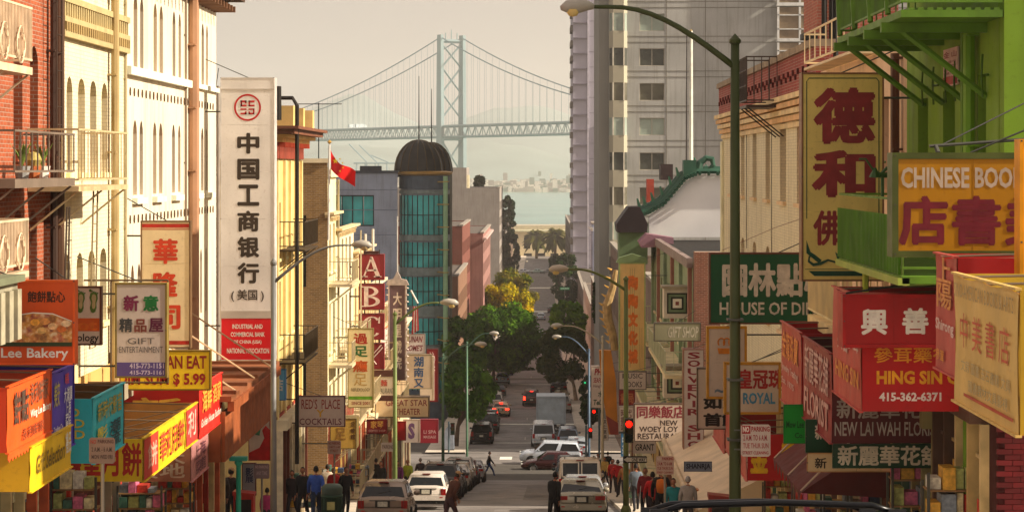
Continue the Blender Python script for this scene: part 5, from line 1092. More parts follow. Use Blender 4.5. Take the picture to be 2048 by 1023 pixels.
MB().box(Xo(727, D), Xo(757, D), D, D+.4, Zo(507, D), Zo(502, D)).build('cap', mat('#3a1c1a', .6), ab)
# theatre sign
D = 116; th_ = thing('theatre_sign', 'tall ornate grey purple theatre sign with white characters and crown', 'sign', (Xo(794, D), D, Zo(770, D)))
w = 33*D/F; f_ = FC(D, Xo(778, D), Zo(760, D)); h = 190*D/F
MB().box(0, w, 0, .45, 0, h).build('cabinet', mat('#5d4a52', .6, 0, .25, 3), th_, f_)
MB().box(-.06, .03, -.05, .2, 0, h).box(w-.03, w+.06, -.05, .2, 0, h).build('frame', mat('#a89c94', .6, 0, .3, 4), th_, f_)
for k in range(14):
    for sx in (-.1, w+.1): MB().lathe([(0, 0), (.09, 0), (.07, .05), (0, .07)], (0, 0, 0), 8).build('bulb_ornament', mat('#b3a69c', .6), th_, f_.at(sx, 0, .2+k*h/14))
MB().prism([(-.2, h), (w+.2, h), (w+.05, h+.3), (w*.75, h+.35), (w*.5, h+.8), (w*.25, h+.35), (-.05, h+.3)], -.05, .2).build('crown_ornament', mat('#a89c94', .6, 0, .3, 4), th_, f_)
texts(th_, f_, w, h, [('大明星戲院', .24, .06, .78, .9, '#c4bab2', {'vert': 1, 'bold': .03})], -.006)
MB().tube([(w*.5, .1, h+.7), (w*.5, .1, h+3.8)], .03, 5).build('mast', mat('#c9c6bc', .5), th_, f_)
for z in (1, 4): MB().tube([(0, .2, z), (-9-f_.o.x, .2, z)], .05, 5).build('bracket', METAL, th_, f_)
P_('sign', 'white sign reading HUNAN HOMES in italic maroon letters', 805, 667, 850, 707, 127, frame='#8a8078', face='#c3b6ae', th=.3, fw=.04, tx=[('HUNAN', .1, .12, .9, .42, '#7a2c34', {'shear': .3}), ("HOME'S", .1, .55, .9, .86, '#7a2c34', {'shear': .3})])
P_('sign', 'cream sign with three blue characters below the white italic sign', 812, 708, 864, 777, 129, frame='#8a7a5c', face='#c6b295', th=.3, fw=.04, tx=[('湖', .3, .06, .68, .36, '#3a5a80', {'bold': .03}), ('南', .3, .38, .68, .66, '#3a5a80', {'bold': .03}), ('又', .3, .7, .68, .96, '#3a5a80', {'bold': .03})])
P_('sign', 'dark red vertical sign with white script beyond the blue character sign', 853, 697, 876, 803, 137, frame='#5a1a1c', face='#7d2226', th=.3, fw=.04, tx=[('沁\n香', .25, .06, .75, .5, '#c8a8a4')])
P_('sign', 'brown barred restaurant sign reading RESTAURANT with a red bowl print', 746, 740, 790, 801, 104, frame='#5b382c', face='#c6b8a2', th=.25, fw=.04, tx=[('RESTAURANT', .02, .58, .96, .76, '#3c4a34', {'bold': 0, 'shear': .2}), ('麵', .35, .3, .65, .52, '#b04a3c')])
rs = [x for x in C.objects if x.get('label', '').startswith('brown barred')][0]; f_ = FC(104, Xo(746, 104), Zo(801, 104)); w = 44*104/F; h = 61*104/F
MB().box(.0, w, -.016, -.013, 0, h*.18).box(0, w, -.016, -.013, h*.8, h).build('colour_band', tcol('#4f2e26'), rs, f_)
P_('sign', 'cream marquee board reading GREAT STAR THEATER in maroon', 750, 793, 858, 834, 110, frame='#6a5a44', face='#c8b394', th=.8, fw=.05, tx=[('GREAT STAR', .2, .14, .97, .44, '#7d2630', {'bold': .01}), ('THEATER', .38, .56, .84, .86, '#7d2630', {'bold': .01})])
P_('sign', 'white blank projecting sign edge behind the theatre marquee', 840, 712, 868, 800, 134, frame='#c8baa6', face='#d0c2ac', th=.3, fw=.03, tx=[('三\n湘', .2, .2, .5, .6, '#a0584c')])
P_('sign', 'small maroon sign with two gold characters under the marquee', 733, 838, 775, 867, 103, frame='#5a1a1c', face='#7a1a1c', th=.2, fw=.04, tx=[('家琴', .2, .1, .8, .6, '#c9a04a'), ('COFFEE SHOP', .1, .7, .9, .85, '#c8a8a0')])
P_('sign', 'yellow orange shop sign glowing beside the green pole on the theatre side', 752, 808, 790, 840, 121, frame='#b58a1c', face='#dba62a', th=.3, fw=.03)
P_('sign', 'red shop board with white characters behind the green pole', 768, 842, 812, 880, 124, frame='#7a1c18', face='#a3201c', th=.2, fw=.03, tx=[('福\n樂', .25, .1, .45, .9, '#d8c0b0')])
P_('sign', 'white and purple shop board near the far left corner', 806, 838, 840, 884, 131, frame='#b8a89a', face='#c4b6ac', th=.2, fw=.03, tx=[('S', .3, .15, .7, .85, '#6a4a70', {'bold': .05})])
P_('awning_sign', 'dark pink spa awning sign at the far left corner', 840, 838, 876, 885, 136, frame='#7a2434', face='#8f2434', th=.5, fw=.03, tx=[('LI SPA', .2, .45, .9, .6, '#c9a0a0'), ('MASSAGE', .2, .68, .9, .8, '#c9a0a0')])
P_('sign', 'light blue corner sign beside the grey lamp pole', 547, 738, 571, 800, 71.5, frame='#3a7ab0', face='#5a9ccc', th=.3, fw=.03, tx=[('店', .2, .3, .8, .7, '#dbe4ea')])
cs = P_('sign', 'white and red swirl sign on green under the timber canopy', 497, 820, 541, 920, 56.2, frame='#8a2c24', face='#cdbfb0', th=.2, fw=.02, wall=0)
f_ = FC(56.2, Xo(497, 56.2), Zo(920, 56.2)); w = 44*56.2/F; h = 100*56.2/F
MB().prism([(.02, .02), (w-.02, .02), (w-.02, h*.62), (w*.78, h*.7), (w*.62, h*.6), (w*.72, h*.45), (w*.5, h*.26), (.02, h*.16)], -.006, -.002).build('swirl_print', tcol('#b81c1c'), cs, f_)
MB().prism([(.02, h*.55), (w*.5, h*.5), (w*.6, h*.72), (w*.3, h*.82), (.02, h*.97)], -.009, -.0065).build('roof_print', tcol('#4a8a6a'), cs, f_)
P_('poster_board', 'tall bill board with dark blue and grey posters beside the turquoise pole', 484, 925, 512, 990, 54, frame='#5a2a22', face='#8a8a8c', th=.1, fw=.02, tx=[('影\n展', .25, .15, .8, .6, '#24365a')], wall=0)
# ---------------------------------------------------------------- right row
P_('sign', 'huge cream vertical sign with dark red brush characters and green scrollwork', 1603, 145, 1768, 562, 35.8, frame='#7d5638', face='#d6b868', th=.35, fw=.03, tx=[('德', .14, .07, .9, .345, '#862a2c', {'bold': .04}), ('和', .12, .37, .9, .6, '#862a2c', {'bold': .045}), ('佛', .14, .66, .5, .83, '#862a2c', {'bold': .03})])
bs = [x for x in C.objects if x.get('label', '').startswith('huge cream vertical')][0]; D = 35.8; f_ = FC(D, Xo(1603, D), Zo(562, D)); w = 165*D/F; h = 417*D/F; GR = tcol('#12402c')
b = MB(); y0_, y1_ = -.006, -.001
for x0_, x1_, z0_, z1_ in ((.13, w-.13, h-.105, h-.09), (.08, .095, h*.3, h-.15), (w-.095, w-.08, h*.3, h-.15)): b.box(x0_, x1_, y0_, y1_, z0_, z1_)
b.prism([(.08, h-.155), (.09, h-.155), (.135, h-.1), (.13, h-.09)], y0_, y1_); b.prism([(w-.095, h-.15), (w-.08, h-.15), (w-.13, h-.09), (w-.14, h-.1)], y0_, y1_)
b.prism([(.22, .09), (w-.22, .09), (w-.12, .175), (.12, .175)], y0_, y1_); b.box(.06, w-.06, y0_, y1_, .2, .21)
b.build('green_border', GR, bs, f_)
sc_ = MB(); cx_ = w*.5
for s in (-1, 1):
    sc_.tube([(cx_+s*t_, -.005, z_) for t_, z_ in ((.06, .27), (.14, .33), (.25, .36), (.38, .3), (.5, .28), (.58, .34), (.57, .42), (.5, .43))], [.008, .016, .02, .03, .03, .022, .016, .008], 5)
    sc_.prism([(cx_+s*.4, .3), (cx_+s*.62, .48), (cx_+s*.62, .7), (cx_+s*.55, .5), (cx_+s*.47, .45), (cx_+s*.36, .36)][::s], -.006, -.002)
    sc_.prism([(cx_, .24), (cx_+s*.09, .36), (cx_+s*.13, .5), (cx_+s*.05, .44), (cx_, .6)][::s], -.007, -.003)
sc_.build('scroll_print', GR, bs, f_)
P_('sign', 'large green dim sum sign reading HOUSE OF DIM SUM behind the lamp post', 1418, 505, 1700, 648, 45.6, frame='#5b3324', face='#0b4a2c', th=.3, fw=.035, tx=[('園林點心', .1, .16, 1.0-.14, .6, '#b8b4a4', {'bold': .04}), ('HOUSE OF DIM SUM', .075, .69, .98, .87, '#b8b4a4', {'bold': .02})])
P_('sign', 'yellow framed grey jewelry sign with an orange crown print', 1413, 652, 1494, 797, 50.4, frame='#a87a24', face='#a89c90', th=.2, fw=.06, tx=[('~', .2, .86, .45, .92, '#5a6a7a')])
cr = [x for x in C.objects if x.get('label', '').startswith('yellow framed grey')][0]; f_ = FC(50.4, Xo(1413, 50.4), Zo(797, 50.4)); w = 81*50.4/F; h = 145*50.4/F; b = MB()
for px in (-.13, 0, .13): b.tube([(w*.5+px+.08*math.cos(t), -.008, h*.78+.1*math.sin(t)) for t in np.linspace(-.9, 3.9, 10)], .017, 4)
b.prism([(w*.3, h*.62), (w*.72, h*.62), (w*.75, h*.7), (w*.27, h*.7)], -.01, -.002).build('crown_print', tcol('#b06a14'), cr, f_)
P_('sign', 'yellow framed white royal jewelry sign with red characters and blue letters', 1448, 724, 1562, 828, 49.4, frame='#a87a24', face='#b3a697', th=.2, fw=.06, tx=[('皇冠珠', .25, .14, 1.04, .5, '#8f1c1e', {'bold': .035}), ('IN ROYAL', .1, .58, .9, .8, '#3a7a9c', {'bold': .03})])
rs_ = P_('sign', 'rounded white jewelry sign with black characters partly behind the yellow framed ones', 1394, 735, 1572, 858, 54.8, frame='#4a3c30', face='#a89a8c', th=.25, fw=.03, tx=[('如意', .08, .54-.08, .48, .66, '#1f1814', {'bold': .05}), ('首飾', .08, .76-.02, .48, .94, '#1f1814', {'bold': .05}), ('Jewelry', .68, .79, .98, .96, '#1f1814', {'bold': .0, 'shear': .3})])
P_('sign', 'narrow white sign with souvenir shop lettered downwards in maroon', 1367, 698, 1408, 900, 68, frame='#7a4a34', face='#b3a8a4', th=.7, fw=.02, tx=[('SOUVENIR SHO', .2, .02, .82, .98, '#7a2630', {'vert': 1, 'bold': .03})])
P_('sign', 'white restaurant sign reading NEW WOEY LOY RESTAURANT', 1268, 806, 1372, 882, 84, frame='#4a3a30', face='#bcaa9c', th=.3, fw=.04, tx=[('同樂飯店', .06, .07, .98, .38, '#7d2a34', {'bold': .03}), ('NEW', .5, .44, .84, .58, '#3a2a28', {'bold': .02}), ('WOEY LOY', .1, .6, .85, .75, '#3a2a28', {'bold': .02}), ('RESTAURANT', .07, .78, 1.1-.1, .94, '#3a2a28', {'bold': .02})])
D = 106; P_('sign', 'tall cream striped sign with orange outlined characters behind the olive lamp post', 1238, 525, 1291, 742, D, frame='#8a9a5c', face='#c7a264', th=.6, fw=.06, tx=[('陶陶文化城', .34, .1, .72, .95, '#c8641c', {'vert': 1, 'bold': .07})])
ts_ = [x for x in C.objects if x.get('label', '').startswith('tall cream striped')][0]; f_ = FC(D, Xo(1238, D), Zo(742, D)); w = 53*D/F; h = 217*D/F; b = MB()
for k, px in enumerate((.12, .2, .28, .42, .5, .58, .78, .86)): b.box(w*px, w*px+.012, -.004, -.001, .2+.5*(k % 3), h*(.95 if 2 < k < 6 else .4))
b.build('pinstripe', tcol('#6a5a3c'), ts_, f_); MB().prism([(-.15, h), (w+.15, h), (w, h+.25), (w*.5, h+.45), (0, h+.25)], -.05, .6).build('cap', mat('#5f7048', .6), ts_, f_)
P_('sign', 'white music and books sign with an orange arch print', 1237, 742, 1293, 779, 98, frame='#5a4a44', face='#b3a297', th=.3, fw=.04, tx=[('MUSIC', .14, .1, .86, .38, '#3a2c34', {'bold': .01}), ('BOOKS', .2, .55, .84, .85, '#3a2c34', {'bold': .01})])
P_('sign', 'red sign with dark gold characters below the music and books sign', 1238, 779, 1270, 810, 99, frame='#6a1418', face='#861a1c', th=.3, fw=.03, tx=[('書局', .1, .2, .9, .85, '#b86a44', {'bold': .03})])
P_('sign', 'small white sign with maroon characters left of the restaurant board', 1238, 812, 1267, 868, 92, frame='#8a7a70', face='#b8a89c', th=.2, fw=.03, tx=[('時代\n書報\n唱片', .12, .1, .88, .9, '#6a4444')])
P_('sign', 'white seafood restaurant sign with red italic lettering and Tel in green', 1182, 731, 1216, 815, 132, frame='#9a8a80', face='#beb0a4', th=.3, fw=.04, tx=[('PHO', .2, .06, .9, .22, '#8f1c20', {'shear': .2, 'bold': .04}), ('SEAFOOD', .14, .28, 1.0-.04, .4, '#8f1c20', {'shear': .2}), ('Hong Kong', .14, .44, .94, .53, '#6a4444'), ('水', .4, .6, .7, .74, '#2a4a34'), ('Tel.', .14, .8, .6, .93, '#2a4a34', {'shear': .2, 'bold': .03})])
P_('sign', 'narrow white hanging sign with black characters by the far traffic lights', 1203, 836, 1217, 880, 126, frame='#8a8078', face='#b8aea6', th=.2, fw=.02, tx=[('天仁茗茶', .25, .05, .75, .95, '#2a2424', {'vert': 1})])
P_('sign', 'grey green weathered board sign in the patch of sun below the pagoda house', 1308, 645, 1402, 682, 86, frame='#4a4438', face='#7d7a60', th=.4, fw=.04, tx=[('GIFT SHOP', .3, .2, .95, .8, '#a49c88', {'shear': .2})])
P_('sign', 'small blue shop sign by the one way arrow', 1242, 866, 1253, 912, 80, frame='#2c5a80', face='#3a6f9c', th=.2, fw=.02, wall=0, tx=[('中\n茶', .2, .1, .8, .9, '#b8c8d4')])
# chinese book sign, and the lit yellow sign edge beyond it
P_('sign', 'large mustard bookstore sign reading CHINESE BOOKS in a green frame', 1784, 305, 2110, 514, 24.8, frame='#4a5426', face='#a37208', th=.35, fw=.075, tx=[('CHINESE BOOKS', .055, .14, .86, .34, '#b0a08c', {'bold': .03}), ('店', .04, .41, .345, .89, '#6a1824', {'bold': .035}), ('書', .365, .41, .67, .89, '#6a1824', {'bold': .03}), ('美', .69, .41, .97, .89, '#6a1824', {'bold': .03})])
P_('sign', 'bright yellow sign edge catching the light past the mustard bookstore sign', 2039, 278, 2200, 690, 22.5, frame='#d08c14', face='#d6981c', th=.25, fw=.04)
br = [x for x in C.objects if x.get('label', '').startswith('large mustard')][0]; f_ = FC(24.8, 0, 0)
MB().tube([(Xo(1865, 24.8), .2, Zo(292, 24.8)), (Xo(2060, 24.8), .2, Zo(278, 24.8))], .022, 6).tube([(Xo(1878, 24.8), .2, Zo(292, 24.8)), (Xo(1880, 24.8), .1, Zo(306, 24.8))], .03, 6).build('bracket', METAL, br, f_)
MB().tube([(Xo(1885, 24.8), .2, Zo(292, 24.8)), (6.3, 2, Zo(190, 26))], .01, 4).build('stay_wire', DARK, br, f_)
sl = thing('wall_lamp', 'green angled arm lamp fixed beside the vertical sign', 'lamp', (Xo(1765, 32), 32, 37.8)); b = MB()
D = 33; b.tube([(Xo(u, D), D, Zo(v, D)) for u, v in ((1790, 350), (1760, 350), (1748, 348))], .05, 6).tube([(Xo(u, D), D, Zo(v, D)) for u, v in ((1752, 348), (1740, 330), (1732, 318), (1718, 318))], .018, 5).tube([(Xo(u, D), D, Zo(v, D)) for u, v in ((1765, 395), (1765, 345), (1775, 335))], .03, 5)
b.build('arm', mat('#2f5020', .5, .2), sl); MB().lathe([(.02, .1), (.1, -.05), (.0, -.06)], (Xo(1750, D), D, Zo(348, D)), 8).build('shade', mat('#2f5020', .5), sl)
# dragon and golden fin decoration
gf = thing('fin_sign', 'golden orange fin shaped decoration with a twisted dragon above', 'decoration', (Xo(1225, 120), 120, 22)); D = 120
MB().prism([(Xo(u, D), Zo(v, D)) for u, v in ((1218, 868), (1236, 868), (1232, 760), (1222, 700), (1198, 700), (1204, 780))], D, D+.6).build('fin', mat('#b8741c', .5, 0, .25, 1), gf)
MB().prism([(Xo(u, D), Zo(v, D)) for u, v in ((1221, 868), (1237, 868), (1236, 845), (1212, 830))], D-.05, D-.002).build('fin_base', mat('#8a3a34', .6), gf)
MB().tube([(Xo(u, D), D+.2, Zo(v, D)) for u, v in ((1232, 540), (1226, 575), (1214, 610), (1216, 640), (1226, 670), (1230, 700))], [.12, .2, .26, .28, .24, .2], 8).build('dragon_body', mat('#a3875a', .6, 0, .4, 3), gf)
for k in range(10):
    t = k/10*4.99; i = int(t); pp = [(1232, 540), (1226, 575), (1214, 610), (1216, 640), (1226, 670), (1230, 700)]; u = pp[i][0]+(pp[i+1][0]-pp[i][0])*(t-i); v = pp[i][1]+(pp[i+1][1]-pp[i][1])*(t-i)
    MB().tube([(Xo(u, D)-.25, D+.1, Zo(v, D)), (Xo(u, D)-.5, D+.1, Zo(v, D)+.15)], [.08, .01], 4).build('dragon_fin', mat('#c79a4a', .5), gf)
# painted dragon figure on the big lit wall lamps etc. flag on roof
fg = thing('flag', 'red flag with small gold stars drooping from a white rooftop pole', 'flag', (Xo(658, 84), 84, 36)); D = 84
MB().tube([(Xo(657, D), D, Zo(480, D)), (Xo(659, D), D, Zo(290, D))], .045, 6).build('pole', mat('#c9c4ba', .5), fg)
MB().lathe([(0, -.1), (.1, 0), (0, .1)], (Xo(659, D), D, Zo(284, D)), 10).build('finial', mat('#b8944a', .4, .5), fg)
cl = MB(); n = 12; m_ = 6
for i in range(n+1):
    for j in range(m_+1):
        s = i/n; t = j/m_; u = 661+50*s**1.1; v0_ = 300+48*s**.9+6*math.sin(s*5); v1_ = 338+52*s; v = v0_+(v1_-v0_)*t*(1-.35*s)
        cl.v.append((Xo(u, D), D+.18*math.sin(s*9+t*2), Zo(v, D)))
for i in range(n):
    for j in range(m_): a = i*(m_+1)+j; cl.f.append((a, a+1, a+m_+2, a+m_+1)); cl.mi.append(0)
cl.build('cloth', mat('#c00f10', .7, 0, .1, 3), fg, None, True)
for k, (u, v, s) in enumerate(((672, 322, .12), (681, 318, .05), (686, 326, .05), (687, 335, .05), (681, 342, .05))):
    pts = [(Xo(u, D)+s*(1 if j % 2 == 0 else .4)*math.cos(H+j*math.pi/5), Zo(v, D)+s*(1 if j % 2 == 0 else .4)*math.sin(H+j*math.pi/5)) for j in range(10)]
    MB().prism(pts, D-.24, D-.22).build('star', tcol('#d8b01c'), fg)
fl2 = thing('flag', 'striped red and white flag hanging limp by the theatre ornament', 'flag', (Xo(830, 120), 120, 28)); D = 120
MB().tube([(Xo(822, D), D, Zo(580, D)), (Xo(836, D), D, Zo(606, D))], .05, 5).build('pole', mat('#c9c4ba', .5), fl2)
for k in range(5): MB().prism([(Xo(823+k*3, D), Zo(668-k*2, D)), (Xo(826+k*3, D), Zo(668-k*2, D)), (Xo(828+k*2, D), Zo(612, D)), (Xo(826+k*2, D), Zo(612, D))], D-.02*k, D-.02*k+.01).build('stripe', tcol(['#b01c24', '#d0c4bc'][k % 2]), fl2)
# ================================================================ lamps, posts, signals
def street_lamp(label, u, x, head_u, v_top, v_head, col='#4a5226', r=.09, hs=1., group='street lamps', headcol='#9c978c', bent=True, lens='#c9b070'):
    D = F*x/(u-PU); t = thing('street_lamp', label, 'street lamp', (x, D, zg(D)+.13), group)
    m_ = mat(col, .5, .2, .2, 2); zt = Zo(v_top, D); z0 = zg(D)+.13; hx = Xo(head_u, D); zh = Zo(v_head, D); s = 1 if hx > x else -1
    MB().tube([(x, D, z0), (x, D, z0+1.2), (x, D, zt)], [r*1.25, r*1.1, r*.8], 14).build('pole', m_, t, None, True)
    MB().lathe([(r*2, 0), (r*2, .25), (r*1.5, .35), (r*1.2, .4)], (x, D, z0), 12).build('base', m_, t)
    MB().lathe([(r*.9, 0), (r*1.1, .02), (r*1.1, .06), (0, .16)], (x, D, zt), 12).build('cap', m_, t)
    za = zt-.35; L = abs(hx-x)
    arc = [(x+s*L*k/10*.88, D, za+(zh-za)*math.sin(min(1, k/10*1.15)*H)) for k in range(11)]
    MB().tube(arc, [r*.62-.02*k/10 for k in range(11)], 10).build('arm', m_, t, None, True)
    hd = MB(); p = Vector(arc[-1]); 
    hd.tube([p, p+Vector((s*.12*hs, 0, .02)), p+Vector((s*.3*hs, 0, .02)), p+Vector((s*.55*hs, 0, .0)), p+Vector((s*.68*hs, 0, -.02))], [.05*hs, .1*hs, .15*hs, .13*hs, .04*hs], 12)
    hd.build('lamp_head', mat(headcol, .5, .2), t, None, True)
    c_ = p+Vector((s*.43*hs, 0, -.08*hs)); MB().lathe([(0, -.12*hs), (.08*hs, -.1*hs), (.13*hs, -.03*hs), (.14*hs, .02)], tuple(c_), 14).build('lens', mat(lens, .25, 0, .1, 3), t, None, True)
    return t, D
big, BD_ = street_lamp('tall olive green street lamp post nearest on the right, speckled paint', 1470, 2.9, 1150, 88, 14, r=.082, hs=.75, col='#3c4424')
for k in range(3): MB().box(2.9-.12, 2.9+.12, BD_-.12, BD_+.12, 33.9+.9*k, 33.93+.9*k).build('band', METAL, big)
street_lamp('grey lamp post in front of the bank sign with arm over the street', 547, -5.4, 725, 530, 490, col='#6a6a68', r=.06, hs=.6, lens='#b09a70')
street_lamp('green lamp post in front of the theatre signs', 790, -5.5, 893, 630, 605, col='#5d6a3a', r=.08)
street_lamp('slim green lamp post under the first round tree', 894-8, -5.5, 958, 712, 688, col='#3f5a4a', r=.08)
street_lamp('far green lamp post between the round trees on the left', 934, -5.4, 985, 686, 666, col='#4a6a54', r=.08)
street_lamp('olive lamp post carrying the one way arrow and red signal', 1252, 2.9, 1121, 560, 538, col='#5b6230', r=.09, headcol='#a09484')
street_lamp('cream armed lamp post beyond the vertical striped sign', 1205, 3.4, 1115, 675, 651, col='#a89c84', r=.08)
street_lamp('blue grey lamp post by the far signals', 1178, 3.4, 1115, 700, 673, col='#4a5e70', r=.09)
street_lamp('distant lamp post in front of the palms', 1031, -5.6, 1052, 530, 522, col='#7c7a66', r=.09)
tb = thing('post', 'bright turquoise painted post at the near left kerb', 'post', (Xo(477, 48), 48, zg(48)+.13))
MB().lathe([(.12, 0), (.12, .15), (.075, .25), (.06, .6), (.055, Zo(920, 48)-zg(48)-.25), (.1, Zo(920, 48)-zg(48)-.18), (.06, Zo(920, 48)-zg(48)-.1)], (Xo(477, 48), 48, zg(48)+.13), 14).build('post', mat('#2a9a80', .5, 0, .2, 3), tb, None, True)
MB().box(Xo(477, 48)-.2, Xo(477, 48)+.2, 47.9, 48.1, Zo(920, 48), Zo(912, 48)).build('cap', mat('#2a8a78', .5), tb)
def signal(label, u, v, D, lit='red', sc_=1., post=None):
    x, z = Xo(u, D), Zo(v, D); t = thing('traffic_light', label, 'traffic light', (x, D, z), 'traffic lights')
    MB().box(x-.17*sc_, x+.17*sc_, D, D+.25, z-.75*sc_, z+.2*sc_).build('housing', mat('#1d2418', .5), t)
    for k, (nm, on) in enumerate((('#ff1205', lit == 'red'), ('#3a2c10', False), ('#0a8a50', lit == 'green'))):
        zz = z-.28*k*sc_
        l_ = MB().lathe([(0, 0), (.13*sc_, 0)], (0, 0, 0), 16).build('signal_lens', mat(nm, .3, emit=2.5 if nm == '#ff1205' else 1.5) if on else mat(['#3a0c08', '#3a2c10', '#0c2a1c'][k], .3), t, Fr((x, D-.012, zz), 0)); l_.rotation_euler.x = H
        MB().lathe([(.15*sc_, 0), (.15*sc_, -.2)], (0, 0, 0), 12, 0, 0, math.pi).build('visor', mat('#11160e', .6), t, Fr((x, D-.01, zz), 0)).rotation_euler.x = -H
    if post: MB().tube([(x+post, D+.12, zg(D)), (x+post, D+.12, z+.3)], .07, 8).tube([(x, D+.12, z-.2), (x+post, D+.12, z-.2)], .04, 6).build('post', mat('#4a5a60', .5), t)
    else: MB().tube([(x, D+.12, z-.3), (x-.35, D+.12, z-.3)], .04, 6).build('bracket', METAL, t)
    return t
signal('red traffic light on the olive lamp post above the one way arrow', 1258, 847, 71.5, sc_=.85)
signal('upper red traffic light by the white seafood sign', 1188, 822, 140, sc_=.75, post=.35)
signal('lower red traffic light near the crossing cars', 1181, 859, 143, sc_=.75, post=-.3)
signal('green traffic light in the dark under the right hand trees', 1170, 756, 168, 'green', .6, post=.3)
signal('dark traffic light on the corner under the first left tree', 905, 850, 166, 'none', post=-.3)
# street signs
def psmall(label, u0, v0, u1, v1, D, face, tx, cat='sign', post=True, frame='#8a8078', name='street_sign', m=True):
    fr = FC(D, Xo(u0, D), Zo(v1, D)); w, h = (u1-u0)*D/F, (v1-v0)*D/F; t = thing(name, label, cat, fr.w(w/2, 0, 0)); rd = .03
    pts = [(rd, 0), (w-rd, 0), (w, rd), (w, h-rd), (w-rd, h), (rd, h), (0, h-rd), (0, rd)]
    MB().prism(pts, 0, .012).build('panel', mat(face, .5, 0, .15, 3, kind='sign'), t, fr); texts(t, fr, w, h, tx, -.004)
    if post: MB().tube([(w/2, .035, zg(D)+.1-fr.o.z), (w/2, .035, h*.9)], .028, 8).build('post', mat('#8c8578', .5, .3), t, fr)
    else: MB().box(-.22 if post is None else -.1, 0, .0, .02, h*.2, h*.24).box(-.1, 0, 0, .02, h*.8, h*.84).build('bracket', METAL, t, fr)
    return t
rc = '#8f1f24'
NP = [('PARKING', .35, .06, .97, .22, rc, {'bold': .03}), ('2 A.M. TO 6 A.M.', .08, .32, .9, .5, '#8a3034'), ('TUE THUR SUN', .07, .58, .93, .74, rc, {'bold': .01}), ('STREET CLEANING', .05, .83, .93, .93, rc)]
t = psmall('white no parking sign bolted to the big olive lamp post', 1482, 848, 1541, 912, 31.2, '#b0a094', NP+[('NO', .06, .06, .28, .24, '#c9b8ac', {'bold': .05})], post=False)
MB().box(.015, .14, -.0035, -.001, .34, .46).build('red_patch', tcol(rc), t, FC(31.2, Xo(1482, 31.2), Zo(912, 31.2)))
t = psmall('white no parking sign on its own post in front of the white awning', 1312, 911, 1348, 948, 50, '#b8a090', NP+[('NO', .06, .06, .28, .24, '#c9b8ac', {'bold': .05})])
psmall('dark weathered no parking sign before the turquoise awning', 178, 874, 230, 926, 30.8, '#7a6a60', [('NO', .06, .08, .28, .24, '#8f3a34'), ('PARKING', .34, .08, .94, .22, '#4a3430'), ('2 A.M. - 6 A.M.', .1, .36, .9, .54, '#4a3c38'), ('MON WED FRI', .1, .66, .9, .82, '#4a3c38')])
psmall('small pink parking sign by the green litter bin', 655, 880, 682, 907, 73.5, '#b89a8c', [('NO PARKING', .08, .1, .92, .3, '#8f3a3a'), ('2 AM TO 6 AM', .1, .4, .9, .55, '#8f3a3a'), ('STREET', .2, .66, .8, .85, '#8f3a3a')])
psmall('small dark parking sign between turquoise post and grey lamp pole', 508, 926, 539, 956, 52, '#7a6668', [('NO PARKING', .08, .12, .92, .32, '#c0a4a0'), ('ANY TIME', .15, .5, .85, .75, '#b09a98')])
psmall('small grey parking sign near the green pole on the left', 762, 884, 790, 902, 92, '#9c9088', [('PARKING', .1, .25, .9, .7, '#5a4444')])
ow = psmall('black one way sign with white arrow pointing left', 1246, 911, 1294, 925, 72.4, '#16140f', [('ONE WAY', .36, .24, .94, .78, '#151310', {'bold': .03})], post=None); D = 72.4; w, h = 48*D/F, 14*D/F
MB().prism([(.02, h*.5), (w*.2, h*.1), (w*.2, h*.2), (w*.98, h*.2), (w*.98, h*.8), (w*.2, h*.8), (w*.2, h*.9)], -.0035, -.001).build('arrow_print', tcol('#c9c0b0'), ow, FC(D, Xo(1246, D), Zo(925, D)))
psmall('white street name sign reading GRANT on the lamp post', 1266, 882, 1312, 906, 71.8, '#b5a79a', [('GRANT', .1, .2, .92, .75, '#2e2824', {'bold': .02})], post=None)
psmall('green street name sign far off under the right tower', 1120, 574, 1139, 579, 380, '#0f7a4a', [('DRUMM', .1, .2, .9, .8, '#b8c8b8')])
